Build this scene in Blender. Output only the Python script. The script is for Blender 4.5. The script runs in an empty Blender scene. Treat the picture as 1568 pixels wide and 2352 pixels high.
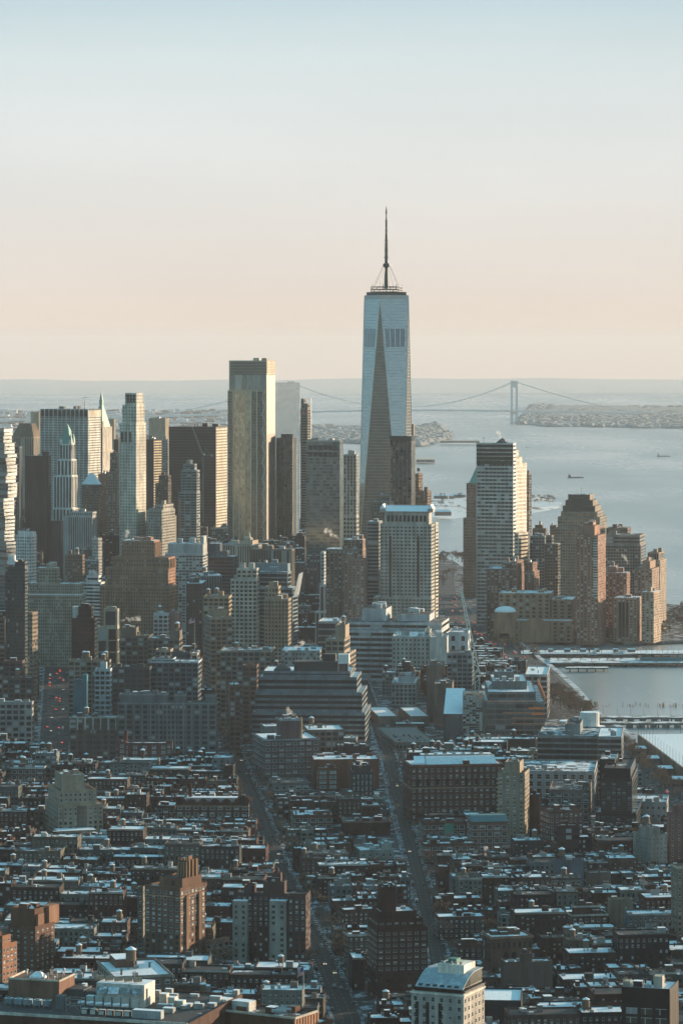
import bpy, math, random
from mathutils import Vector
D = bpy.data
SC = bpy.context.scene
COL = SC.collection
R = math.radians
rnd = random.Random(7)

# ---------------------------------------------------------------- camera, world, sun, exposure
CAM_H = 348.0
cam_data = D.cameras.new('camera')
cam = D.objects.new('camera', cam_data); COL.objects.link(cam)
cam.location = (0, 0, CAM_H); cam.rotation_euler = (R(90), 0, 0)
cam_data.sensor_fit = 'VERTICAL'; cam_data.sensor_height = 36.0; cam_data.sensor_width = 24.0
cam_data.lens = 36.0 * 8000 / 2352
cam_data.shift_y = -376 / 2352
cam_data.clip_start = 5; cam_data.clip_end = 200000
SC.camera = cam

SUN_AZ, SUN_EL = 55.0, 8.5            # degrees to the right of the view axis, degrees above the horizon
sun_vec = Vector((math.sin(R(SUN_AZ)) * math.cos(R(SUN_EL)), math.cos(R(SUN_AZ)) * math.cos(R(SUN_EL)), math.sin(R(SUN_EL))))
sd = D.lights.new('sun', 'SUN'); sd.energy = 4.6; sd.angle = R(0.5); sd.color = (1.0, 0.77, 0.53)
so = D.objects.new('sun', sd); COL.objects.link(so)
so.rotation_euler = (-sun_vec).to_track_quat('-Z', 'Y').to_euler(); so.location = (3000, 2000, 1500)

W = D.worlds.new('World'); SC.world = W; W.use_nodes = True
nt = W.node_tree; nt.nodes.clear()
def N(t, tree, **kw):
    n = tree.nodes.new(t)
    for k, v in kw.items(): setattr(n, k, v)
    return n
out = N('ShaderNodeOutputWorld', nt); bg = N('ShaderNodeBackground', nt)
tc = N('ShaderNodeTexCoord', nt); sep = N('ShaderNodeSeparateXYZ', nt)
nt.links.new(tc.outputs['Generated'], sep.inputs[0])
ramp = N('ShaderNodeValToRGB', nt)
mr = N('ShaderNodeMapRange', nt); mr.inputs['From Min'].default_value = -0.03; mr.inputs['From Max'].default_value = 0.97
nt.links.new(sep.outputs['Z'], mr.inputs['Value']); nt.links.new(mr.outputs[0], ramp.inputs[0])
stops = [(0.0, (.84, .63, .50)), (0.022, (.85, .645, .515)), (0.035, (.84, .69, .575)), (0.055, (.81, .75, .69)), (0.085, (.79, .81, .80)),
         (0.112, (.71, .795, .81)), (0.131, (.55, .695, .755)), (0.2, (.48, .65, .72)), (0.4, (.34, .62, .72)), (1.0, (.20, .48, .59))]
el = ramp.color_ramp.elements
while len(el) < len(stops): el.new(0.5)
for e, (p, c) in zip(el, stops): e.position = p; e.color = (*c, 1)
sky = N('ShaderNodeTexSky', nt); sky.sky_type = 'NISHITA'; sky.sun_disc = False
sky.sun_elevation = R(SUN_EL); sky.sun_rotation = R(SUN_AZ); sky.air_density = 1.2; sky.dust_density = 2.0
sc_ = N('ShaderNodeMix', nt, data_type='RGBA', blend_type='MULTIPLY'); sc_.inputs[0].default_value = 1
sc_.inputs[7].default_value = (.05, .05, .05, 1)
nt.links.new(sky.outputs[0], sc_.inputs[6])
# soft unevenness of the thin high cloud veil
no = N('ShaderNodeTexNoise', nt); no.inputs['Scale'].default_value = 7; no.inputs['Detail'].default_value = 4
mp = N('ShaderNodeMapping', nt); mp.inputs['Scale'].default_value = (1, 1, 4)
nt.links.new(tc.outputs['Generated'], mp.inputs[0]); nt.links.new(mp.outputs[0], no.inputs['Vector'])
nr = N('ShaderNodeMapRange', nt); nr.inputs['From Min'].default_value = .3; nr.inputs['From Max'].default_value = .7
nr.inputs['To Min'].default_value = .965; nr.inputs['To Max'].default_value = 1.03
nt.links.new(no.outputs[0], nr.inputs[0])
# the half of the sky away from the sun is darker
dot = N('ShaderNodeVectorMath', nt, operation='DOT_PRODUCT'); dot.inputs[1].default_value = (math.sin(R(SUN_AZ)), math.cos(R(SUN_AZ)), 0)
nt.links.new(tc.outputs['Generated'], dot.inputs[0])
dr = N('ShaderNodeMapRange', nt); dr.inputs['From Min'].default_value = -1; dr.inputs['From Max'].default_value = .45
dr.inputs['To Min'].default_value = .95; dr.inputs['To Max'].default_value = 1.0
nt.links.new(dot.outputs['Value'], dr.inputs[0])
mm = N('ShaderNodeMath', nt, operation='MULTIPLY'); nt.links.new(nr.outputs[0], mm.inputs[0]); nt.links.new(dr.outputs[0], mm.inputs[1])
mx = N('ShaderNodeVectorMath', nt, operation='SCALE'); nt.links.new(ramp.outputs[0], mx.inputs[0]); nt.links.new(mm.outputs[0], mx.inputs['Scale'])
tm = N('ShaderNodeMix', nt, data_type='RGBA'); tm.inputs[6].default_value = (.44, .85, 1.0, 1); tm.inputs[7].default_value = (1, 1, 1, 1)
tr = N('ShaderNodeMapRange', nt); tr.inputs['From Min'].default_value = -.7; tr.inputs['From Max'].default_value = .5; nt.links.new(dot.outputs['Value'], tr.inputs[0]); nt.links.new(tr.outputs[0], tm.inputs[0])
mt_ = N('ShaderNodeVectorMath', nt, operation='MULTIPLY'); nt.links.new(mx.outputs[0], mt_.inputs[0]); nt.links.new(tm.outputs[2], mt_.inputs[1])
mixs = N('ShaderNodeMix', nt, data_type='RGBA'); mixs.inputs[0].default_value = .06
nt.links.new(mt_.outputs[0], mixs.inputs[6]); nt.links.new(sc_.outputs[2], mixs.inputs[7])
nt.links.new(mixs.outputs[2], bg.inputs[0]); bg.inputs[1].default_value = 0.452
nt.links.new(bg.outputs[0], out.inputs[0])

SC.view_settings.view_transform = 'Standard'; SC.view_settings.look = 'None'
SC.view_settings.exposure = 1.2; SC.view_settings.gamma = 1
SC.render.engine = 'CYCLES'
SC.cycles.use_denoising = True
SC.cycles.max_bounces = 5; SC.cycles.diffuse_bounces = 2; SC.cycles.glossy_bounces = 2
SC.cycles.transparent_max_bounces = 6; SC.cycles.volume_bounces = 0
SC.cycles.sample_clamp_indirect = 3
HAZE = 1.8e-5

# ---------------------------------------------------------------- projection helpers (photo measures -> metres)
F, CX, CY = 8000.0, 784.0, 800.0
R2 = 2 * 7.4e6
def drop(x, y): return -(x * x + y * y) / R2
def X(px, d): return (px - CX) * d / F
def Z(py, d): return CAM_H - (py - CY) * d / F
def gd(py, z=0.0): return F * (CAM_H - z) / (py - CY)
def gw(py, z=-2.5):                       # distance of the water line seen at py (curved sea)
    t = (py - CY) / F; h = CAM_H - z
    return (t - math.sqrt(max(0, t * t - 4 * h / R2))) / (2 / R2)
def gp(px, py, z=0.0):
    d = gd(py, z); return (X(px, d), d)

# ---------------------------------------------------------------- mesh collector
class MB:
    def __init__(s): s.v = []; s.f = []; s.m = []
    def face(s, pts, mi=0):
        n = len(s.v); s.v.extend(pts); s.f.append(tuple(range(n, n + len(pts)))); s.m.append(mi)
    def box(s, x0, x1, y0, y1, z0, z1, mi=0, top=None, bottom=False):
        a = [(x0, y0, z0), (x1, y0, z0), (x1, y1, z0), (x0, y1, z0), (x0, y0, z1), (x1, y0, z1), (x1, y1, z1), (x0, y1, z1)]
        n = len(s.v); s.v.extend(a)
        fs = [(0, 1, 5, 4), (1, 2, 6, 5), (2, 3, 7, 6), (3, 0, 4, 7), (4, 5, 6, 7)]
        if bottom: fs.append((3, 2, 1, 0))
        for k, q in enumerate(fs):
            s.f.append(tuple(n + i for i in q)); s.m.append(top if (k == 4 and top is not None) else mi)
    def frus(s, b, t, z0, z1, mi=0, cap=None):          # b, t = (x0,x1,y0,y1)
        a = [(b[0], b[2], z0), (b[1], b[2], z0), (b[1], b[3], z0), (b[0], b[3], z0), (t[0], t[2], z1), (t[1], t[2], z1), (t[1], t[3], z1), (t[0], t[3], z1)]
        n = len(s.v); s.v.extend(a)
        for k, q in enumerate([(0, 1, 5, 4), (1, 2, 6, 5), (2, 3, 7, 6), (3, 0, 4, 7), (4, 5, 6, 7)]):
            s.f.append(tuple(n + i for i in q)); s.m.append(cap if (k == 4 and cap is not None) else mi)
    def prism(s, pts, z0, z1, mi=0, top=None, bottom=False):   # pts counter-clockwise
        n = len(s.v); k = len(pts)
        s.v.extend([(p[0], p[1], z0) for p in pts]); s.v.extend([(p[0], p[1], z1) for p in pts])
        for i in range(k):
            j = (i + 1) % k; s.f.append((n + i, n + j, n + k + j, n + k + i)); s.m.append(mi)
        s.f.append(tuple(n + k + i for i in range(k))); s.m.append(mi if top is None else top)
        if bottom: s.f.append(tuple(n + i for i in reversed(range(k)))); s.m.append(mi)
    def cyl(s, x, y, r0, r1, z0, z1, k=10, mi=0, top=None):
        n = len(s.v)
        for r, z in ((r0, z0), (r1, z1)):
            for i in range(k):
                a = 2 * math.pi * i / k; s.v.append((x + r * math.cos(a), y + r * math.sin(a), z))
        for i in range(k):
            j = (i + 1) % k; s.f.append((n + i, n + j, n + k + j, n + k + i)); s.m.append(mi)
        if r1 > .01: s.f.append(tuple(n + k + i for i in range(k))); s.m.append(mi if top is None else top)
    def bar(s, p, q, r, mi=0, r2=None, k=4):
        p = Vector(p); q = Vector(q); d = (q - p)
        if d.length < 1e-6: return
        d.normalize(); u = d.cross(Vector((0, 0, 1)) if abs(d.z) < .9 else Vector((1, 0, 0))).normalized(); w = d.cross(u)
        r2 = r if r2 is None else r2; n = len(s.v)
        for c, rr in ((p, r), (q, r2)):
            for i in range(k):
                a = 2 * math.pi * (i + .5) / k; s.v.append(tuple(c + u * (rr * math.cos(a)) + w * (rr * math.sin(a))))
        for i in range(k):
            j = (i + 1) % k; s.f.append((n + i, n + j, n + k + j, n + k + i)); s.m.append(mi)
        s.f.append(tuple(n + k + i for i in range(k))); s.m.append(mi)
        s.f.append(tuple(n + i for i in reversed(range(k)))); s.m.append(mi)
    def build(s, name, mats, parent=None, loc=None, smooth=False):
        if not s.v: return None
        me = D.meshes.new(name); me.from_pydata(s.v, [], s.f)
        if not isinstance(mats, (list, tuple)): mats = [mats]
        for m in mats: me.materials.append(m)
        if len(mats) > 1: me.polygons.foreach_set('material_index', s.m)
        if smooth: me.polygons.foreach_set('use_smooth', [True] * len(s.f))
        me.update()
        o = D.objects.new(name, me); COL.objects.link(o)
        if parent: o.parent = parent
        if loc: o.location = loc
        return o

def tag(o, label=None, cat=None, group=None, kind=None):
    if label: o['label'] = label
    if cat: o['category'] = cat
    if group: o['group'] = group
    if kind: o['kind'] = kind
    return o
def empty(name, loc, rz=0.0):
    o = D.objects.new(name, None); COL.objects.link(o); o.location = loc; o.rotation_euler = (0, 0, rz); o.empty_display_size = 1
    return o
def kids(o): return [c for c in o.children]
def copy_tree(o, parent=None):
    c = o.copy(); COL.objects.link(c); c.parent = parent
    for ch in o.children: copy_tree(ch, c)
    return c

# ---------------------------------------------------------------- materials
def new_mat(name):
    m = D.materials.new(name); m.use_nodes = True; t = m.node_tree; t.nodes.clear()
    o = N('ShaderNodeOutputMaterial', t); p = N('ShaderNodeBsdfPrincipled', t)
    t.links.new(p.outputs[0], o.inputs[0]); return m, t, p
_wc = {}
def wall(col, rough=.85, var=.35, scale=.12, spec=.12):
    key = (tuple(col), rough, var, scale)
    if key in _wc: return _wc[key]
    m, t, p = new_mat('masonry')
    tc = N('ShaderNodeTexCoord', t); oi = N('ShaderNodeObjectInfo', t)
    def noise(sc, det, mapping=None):
        n = N('ShaderNodeTexNoise', t); n.inputs['Scale'].default_value = sc; n.inputs['Detail'].default_value = det
        mpn = N('ShaderNodeMapping', t); mpn.inputs['Scale'].default_value = mapping or (1, 1, 1)
        t.links.new(tc.outputs['Object'], mpn.inputs[0]); t.links.new(mpn.outputs[0], n.inputs['Vector']); return n
    a = noise(scale, 3, (1, 1, .35)); b = noise(1.4, 2, (1, 1, 1.6)); c = noise(.5, 2, (1, 1, .05))
    def rng(n, lo, hi):
        r = N('ShaderNodeMapRange', t); r.inputs[1].default_value = .3; r.inputs[2].default_value = .7; r.inputs[3].default_value = lo; r.inputs[4].default_value = hi
        t.links.new(n.outputs[0], r.inputs[0]); return r
    ra, rb, rc = rng(a, 1 - var, 1 + var * .8), rng(b, 1 - var * .6, 1 + var * .6), rng(c, 1 - var * .5, 1 + var * .3)
    m1 = N('ShaderNodeMath', t, operation='MULTIPLY'); t.links.new(ra.outputs[0], m1.inputs[0]); t.links.new(rb.outputs[0], m1.inputs[1])
    m2 = N('ShaderNodeMath', t, operation='MULTIPLY'); t.links.new(m1.outputs[0], m2.inputs[0]); t.links.new(rc.outputs[0], m2.inputs[1])
    v = N('ShaderNodeVectorMath', t, operation='SCALE'); v.inputs[0].default_value = col; t.links.new(m2.outputs[0], v.inputs['Scale'])
    t.links.new(v.outputs[0], p.inputs['Base Color']); p.inputs['Roughness'].default_value = rough
    p.inputs['Specular IOR Level'].default_value = spec
    _wc[key] = m; return m
_gc = {}
def glass(col, metal=.0, rough=.12, var=.5, pale=0.0, spec=.35, palecol=(.28, .3, .3)):
    """window glass: tone varies from pane to pane; a share (pale) have drawn blinds"""
    key = (tuple(col), metal, rough, var, pale)
    if key in _gc: return _gc[key]
    m, t, p = new_mat('window_glass')
    g = N('ShaderNodeNewGeometry', t); oi = N('ShaderNodeObjectInfo', t)
    ad = N('ShaderNodeMath', t, operation='ADD'); t.links.new(g.outputs['Random Per Island'], ad.inputs[0]); t.links.new(oi.outputs['Random'], ad.inputs[1])
    fr = N('ShaderNodeMath', t, operation='FRACT'); t.links.new(ad.outputs[0], fr.inputs[0])
    r = N('ShaderNodeMapRange', t); r.inputs[3].default_value = 1 - var; r.inputs[4].default_value = 1 + var; t.links.new(fr.outputs[0], r.inputs[0])
    v = N('ShaderNodeVectorMath', t, operation='SCALE'); v.inputs[0].default_value = col; t.links.new(r.outputs[0], v.inputs['Scale'])
    if pale > 0:
        gt = N('ShaderNodeMath', t, operation='GREATER_THAN'); gt.inputs[1].default_value = 1 - pale; t.links.new(fr.outputs[0], gt.inputs[0])
        mx = N('ShaderNodeMix', t, data_type='RGBA'); t.links.new(gt.outputs[0], mx.inputs[0]); t.links.new(v.outputs[0], mx.inputs[6]); mx.inputs[7].default_value = (*palecol, 1)
        t.links.new(mx.outputs[2], p.inputs['Base Color'])
    else: t.links.new(v.outputs[0], p.inputs['Base Color'])
    p.inputs['Metallic'].default_value = metal; p.inputs['Roughness'].default_value = rough; p.inputs['Specular IOR Level'].default_value = spec
    _gc[key] = m; return m
def snow_mat(name, dark, lo=.45, hi=.53, snow=(.74, .78, .82), scale=.16, fine=.9):
    """flat roof or ground: snow lying in patches over a dark surface"""
    m, t, p = new_mat(name)
    tc = N('ShaderNodeTexCoord', t); oi = N('ShaderNodeObjectInfo', t); geo = N('ShaderNodeNewGeometry', t)
    ad = N('ShaderNodeVectorMath', t, operation='ADD')
    sc2 = N('ShaderNodeMath', t, operation='MULTIPLY'); sc2.inputs[1].default_value = 60; t.links.new(oi.outputs['Random'], sc2.inputs[0])
    t.links.new(geo.outputs['Position'], ad.inputs[0]); t.links.new(sc2.outputs[0], ad.inputs[1])
    n = N('ShaderNodeTexNoise', t); n.inputs['Scale'].default_value = scale; n.inputs['Detail'].default_value = 5; n.inputs['Roughness'].default_value = .6
    t.links.new(ad.outputs[0], n.inputs['Vector'])
    # bare share differs from roof to roof
    of = N('ShaderNodeMapRange', t); of.inputs[3].default_value = -.16; of.inputs[4].default_value = .16; t.links.new(oi.outputs['Random'], of.inputs[0])
    s = N('ShaderNodeMath', t, operation='ADD'); t.links.new(n.outputs[0], s.inputs[0]); t.links.new(of.outputs[0], s.inputs[1])
    r = N('ShaderNodeMapRange', t); r.inputs[1].default_value = lo; r.inputs[2].default_value = hi; t.links.new(s.outputs[0], r.inputs[0])
    n2 = N('ShaderNodeTexNoise', t); n2.inputs['Scale'].default_value = fine; n2.inputs['Detail'].default_value = 3; t.links.new(geo.outputs['Position'], n2.inputs['Vector'])
    r2 = N('ShaderNodeMapRange', t); r2.inputs[1].default_value = .3; r2.inputs[2].default_value = .7; r2.inputs[3].default_value = .75; r2.inputs[4].default_value = 1.1; t.links.new(n2.outputs[0], r2.inputs[0])
    mx = N('ShaderNodeMix', t, data_type='RGBA'); t.links.new(r.outputs[0], mx.inputs[0]); mx.inputs[6].default_value = (*dark, 1); mx.inputs[7].default_value = (*snow, 1)
    v = N('ShaderNodeVectorMath', t, operation='SCALE'); t.links.new(mx.outputs[2], v.inputs[0]); t.links.new(r2.outputs[0], v.inputs['Scale'])
    t.links.new(v.outputs[0], p.inputs['Base Color']); p.inputs['Roughness'].default_value = .8; p.inputs['Specular IOR Level'].default_value = .2
    return m
def plain(name, col, rough=.6, metal=0.0, emit=0.0, spec=.4):
    m, t, p = new_mat(name)
    tc = N('ShaderNodeTexCoord', t); n = N('ShaderNodeTexNoise', t); n.inputs['Scale'].default_value = .8; n.inputs['Detail'].default_value = 3
    t.links.new(tc.outputs['Object'], n.inputs['Vector'])
    r = N('ShaderNodeMapRange', t); r.inputs[1].default_value = .3; r.inputs[2].default_value = .7; r.inputs[3].default_value = .8; r.inputs[4].default_value = 1.15; t.links.new(n.outputs[0], r.inputs[0])
    v = N('ShaderNodeVectorMath', t, operation='SCALE'); v.inputs[0].default_value = col; t.links.new(r.outputs[0], v.inputs['Scale'])
    t.links.new(v.outputs[0], p.inputs['Base Color'])
    p.inputs['Roughness'].default_value = rough; p.inputs['Metallic'].default_value = metal; p.inputs['Specular IOR Level'].default_value = spec
    if emit: p.inputs['Emission Color'].default_value = (*col, 1); p.inputs['Emission Strength'].default_value = emit
    return m

# wall colours
BRICK, BROWN, RUST = (.10, .06, .048), (.14, .1, .075), (.17, .075, .05)
DBRICK, TAN, CREAM = (.07, .045, .038), (.27, .215, .155), (.46, .41, .33)
STONE, GREY, WHITE = (.32, .3, .265), (.2, .205, .2), (.56, .56, .54)
DARK, PINK, SLATE = (.032, .035, .038), (.3, .17, .14), (.1, .12, .13)
ROOF = snow_mat('snowy_roof', (.05, .052, .055), .5, .56)
ROOF_WHITE = snow_mat('snow_covered_roof', (.1, .1, .1), .26, .34)
ROOF_DARK = snow_mat('dark_roof', (.05, .052, .055), .62, .68)
SNOW = plain('snow', (.74, .78, .82), .8)
TAR = plain('tar', (.05, .052, .055), .8)
METAL = plain('galvanised_metal', (.34, .35, .35), .45, .6)
DMETAL = plain('dark_metal', (.05, .052, .055), .5, .3)
WOOD = plain('weathered_wood', (.16, .11, .075), .85)
WHITEM = plain('white_panel', (.6, .6, .58), .6)
COPPER = plain('green_copper', (.10, .27, .23), .6)
CONC = wall((.3, .29, .27))
GL = glass((.022, .03, .034), 0, .12, .6, .12)
GLB = glass((.05, .075, .085), .3, .12, .4, .05)
GLD = glass((.014, .018, .02), 0, .15, .5, .0)
GLDARK = GLD
GLN = glass((.022, .03, .034), 0, .15, .6, .3, palecol=(.4, .43, .42))     # flats: some pale blinds
FRAME = plain('pale_window_frame', (.42, .42, .4), .6)
DFRAME = plain('dark_window_frame', (.06, .055, .05), .6)
# ---------------------------------------------------------------- generic building
HERO = []
ST = {
 'off':   dict(k='punch', bw=3.2, fh=3.9, fw=.55, fv=.5, g=GL),
 'offd':  dict(k='punch', bw=2.4, fh=3.7, fw=.5, fv=.5, g=GL),
 'apt':   dict(k='punch', bw=3.4, fh=3.05, fw=.5, fv=.5, g=GLN),
 'aptp':  dict(k='punch', bw=4.6, fh=3.05, fw=.42, fv=.5, g=GLN),
 'loft':  dict(k='punch', bw=5.2, fh=4.2, fw=.76, fv=.62, g=GL),
 'grid':  dict(k='punch', bw=3.6, fh=3.8, fw=.8, fv=.72, g=GL),
 'rib':   dict(k='ribbon', fh=4.0, fv=.5, g=GL),
 'ribd':  dict(k='ribbon', fh=4.0, fv=.66, g=GLD),
 'pier':  dict(k='strip', bw=3.0, fw=.5, g=GL),
 'pierw': dict(k='strip', bw=5.0, fw=.6, g=GL),
 'none':  None,
}
def place(fl, fr, d, r, side=None, dep=30):
    q = place1(fl, fr, d, r, side, dep)
    if side is None or 5 < q[1] < 90: return q
    if 0 < q[1] <= 5: return place1(fl, fr, d, r, None, 12)
    for k in range(1, 16):
        q = place1(fl, fr, d, r - k if r <= 0 else r + k, side, dep)
        if 5 < q[1] < 90: return q
    return place1(fl, fr, d, r, None, dep)
def place1(fl, fr, d, r, side=None, dep=30):
    a = R(r); c, s = math.cos(a), math.sin(a)
    if r <= 0:
        P = (X(fr, d), d); k = (fl - CX) / F; w = (P[0] - k * P[1]) / (c - k * s)
        if side is not None:
            k = (side - CX) / F; dep = (k * P[1] - P[0]) / (-s - k * c)
        ctr = (P[0] - w / 2 * c - dep / 2 * s, P[1] - w / 2 * s + dep / 2 * c)
    else:
        P = (X(fl, d), d); k = (fr - CX) / F; w = (k * P[1] - P[0]) / (c - k * s)
        if side is not None:
            k = (side - CX) / F; dep = (P[0] - k * P[1]) / (s + k * c)
        ctr = (P[0] + w / 2 * c - dep / 2 * s, P[1] + w / 2 * s + dep / 2 * c)
    return w, dep, ctr[0], ctr[1], a

def facade(x0, x1, y0, y1, z0, z1, st, faces='frl', off=.07):
    """window rectangles on the walls of a box: (face, u0, u1, z0, z1) turned into corner points"""
    res = []
    for fc in faces:
        L = (x1 - x0) if fc == 'f' or fc == 'b' else (y1 - y0)
        def P(u, z, fc=fc):
            if fc == 'f': return (x0 + u, y0 - off, z)
            if fc == 'r': return (x1 + off, y0 + u, z)
            if fc == 'b': return (x1 - u, y1 + off, z)
            return (x0 - off, y1 - u, z)
        k = st['k']; Ht = z1 - z0
        b0 = st.get('z0', 1.0); b1 = st.get('z1', 1.6)
        if k == 'punch':
            nx = max(1, round(L / st['bw'])); ny = max(1, round((Ht - b0 - b1) / st['fh']))
            bw = L / nx; fh = (Ht - b0 - b1) / ny
            if fh < 1.2: continue
            for j in range(ny):
                for i in range(nx):
                    uc = (i + .5) * bw; zc = z0 + b0 + (j + .5) * fh; hw = bw * st['fw'] / 2; hh = fh * st['fv'] / 2
                    if st.get('pair'):
                        q = hw * .12
                        res.append((fc, P(uc - hw, zc - hh), P(uc - q, zc - hh), P(uc - q, zc + hh), P(uc - hw, zc + hh)))
                        res.append((fc, P(uc + q, zc - hh), P(uc + hw, zc - hh), P(uc + hw, zc + hh), P(uc + q, zc + hh)))
                    else:
                        res.append((fc, P(uc - hw, zc - hh), P(uc + hw, zc - hh), P(uc + hw, zc + hh), P(uc - hw, zc + hh)))
        elif k == 'ribbon':
            ny = max(1, round((Ht - b0 - b1) / st['fh'])); fh = (Ht - b0 - b1) / ny
            m = st.get('m', .8); nseg = max(1, round((L - 2 * m) / st.get('seg', 9)))
            sw = (L - 2 * m) / nseg
            for j in range(ny):
                zc = z0 + b0 + (j + .5) * fh; hh = fh * st['fv'] / 2
                for i in range(nseg):
                    g = st.get('mul', .12)
                    res.append((fc, P(m + i * sw + g, zc - hh), P(m + (i + 1) * sw - g, zc - hh), P(m + (i + 1) * sw - g, zc + hh), P(m + i * sw + g, zc + hh)))
        elif k == 'strip':
            nx = max(1, round(L / st['bw'])); bw = L / nx
            fh = st.get('fh', 0)
            for i in range(nx):
                uc = (i + .5) * bw; hw = bw * st['fw'] / 2
                if fh:
                    ny = max(1, round((Ht - b0 - b1) / fh)); f2 = (Ht - b0 - b1) / ny
                    for j in range(ny):
                        za = z0 + b0 + j * f2
                        res.append((fc, P(uc - hw, za + f2 * .14), P(uc + hw, za + f2 * .14), P(uc + hw, za + f2 * .94), P(uc - hw, za + f2 * .94)))
                else: res.append((fc, P(uc - hw, z0 + b0), P(uc + hw, z0 + b0), P(uc + hw, z1 - b1), P(uc - hw, z1 - b1)))
        elif k == 'lines':                    # floor lines (and mullions) on a glass wall
            ny = max(1, round(Ht / st['fh'])); t = st.get('t', .45)
            for j in range(1, ny + 1):
                zc = z0 + j * Ht / ny - t * .6
                res.append((fc, P(0, zc - t), P(L, zc - t), P(L, zc), P(0, zc)))
        elif k == 'mull':
            nx = max(1, round(L / st['bw'])); t = st.get('t', .3)
            for i in range(0, nx + 1):
                uc = min(max(i * L / nx, t), L - t)
                res.append((fc, P(uc - t, z0 + b0), P(uc + t, z0 + b0), P(uc + t, z1 - b1), P(uc - t, z1 - b1)))
    return res

_wm = {}
def window_mesh(g, fr):
    k = (g.name, fr.name)
    if k in _wm: return _wm[k]
    b = MB()
    b.box(-.5, .5, -.03, .03, -.5, .5, 1)                                  # frame
    for za, zb in ((-.44, -.02), (.02, .44)):
        b.face([(-.42, -.045, za), (.42, -.045, za), (.42, -.045, zb), (-.42, -.045, zb)], 0)
    b.box(-.56, .56, -.2, -.03, -.56, -.5, 1)                               # sill
    me = D.meshes.new('window'); me.from_pydata(b.v, [], b.f); me.materials.append(g); me.materials.append(fr)
    me.polygons.foreach_set('material_index', b.m); me.update(); _wm[k] = me; return me
def put_windows(root, wins, g, fr, most=100, nm='window'):
    """up to MOST windows as parts, the rest as one part"""
    me = window_mesh(g, fr)
    for q in wins[:most]:
        fc, a, b_, c, d_ = q
        o = D.objects.new(nm, me); COL.objects.link(o); o.parent = root
        o.location = tuple((a[i] + c[i]) / 2 for i in range(3))
        wd = math.hypot(b_[0] - a[0], b_[1] - a[1]); o.scale = (wd, 1, c[2] - a[2])
        o.rotation_euler = (0, 0, {'f': 0, 'r': R(90), 'l': R(-90), 'b': R(180)}[fc])
    if len(wins) > most:
        m = MB()
        for q in wins[most:]: m.face(list(q[1:]))
        tag(m.build('window_rows', g, root), kind='stuff')

def water_tank(root, x, y, z, r=2.1, h=4.2, leg=3.2, mat=None):
    b = MB()
    for sx, sy in ((-1, -1), (1, -1), (1, 1), (-1, 1)):
        b.bar((x + sx * r * .62, y + sy * r * .62, z), (x + sx * r * .62, y + sy * r * .62, z + leg), .16)
    b.bar((x - r * .62, y - r * .62, z + .3), (x + r * .62, y - r * .62, z + leg - .2), .08); b.bar((x + r * .62, y - r * .62, z + .3), (x - r * .62, y - r * .62, z + leg - .2), .08)
    b.cyl(x, y, r * 1.05, r * 1.05, z + leg - .25, z + leg, 12); b.cyl(x, y, r, r * .97, z + leg, z + leg + h, 14)
    t = b.build('water_tank', mat or WOOD, root)
    c = MB(); c.cyl(x, y, r * 1.12, .02, z + leg + h, z + leg + h + r * .62, 14); c.build('tank_roof', SNOW, t)
    return t
def clutter(root, x0, x1, y0, y1, z, n, seed, wm, scale=1.0):
    rg = random.Random(seed); w = x1 - x0; dp = y1 - y0
    for i in range(n):
        t = rg.random(); bw = min(w * .4, rg.uniform(2.6, 6) * scale); bd = min(dp * .4, rg.uniform(2.6, 5) * scale); bh = rg.uniform(1.6, 3.6) * scale
        x = rg.uniform(x0 + .5, max(x0 + .6, x1 - bw - .5)); y = rg.uniform(y0 + .5, max(y0 + .6, y1 - bd - .5))
        b = MB()
        if t < .5:
            b.box(x, x + bw, y, y + bd, z, z + bh, 0, 1); b.build('bulkhead', [wm, SNOW if rg.random() < .75 else TAR], root)
        elif t < .75:
            b.box(x, x + bw * .7, y, y + bd * .5, z + .3, z + bh * .6, 0, 1); b.box(x + .2, x + .5, y + .2, y + .5, z, z + .3); b.box(x + bw * .5, x + bw * .5 + .3, y + .2, y + .5, z, z + .3)
            b.cyl(x + bw * .35, y + bd * .25, .5 * scale, .5 * scale, z + bh * .6, z + bh * .6 + .35, 10); b.build('cooling_unit', [METAL, SNOW], root)
        else:
            b.box(x, x + .9, y, y + .7, z, z + bh * .75); b.box(x - .1, x + 1.0, y - .1, y + .8, z + bh * .75, z + bh * .75 + .2); b.build('chimney', wm, root)

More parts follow.
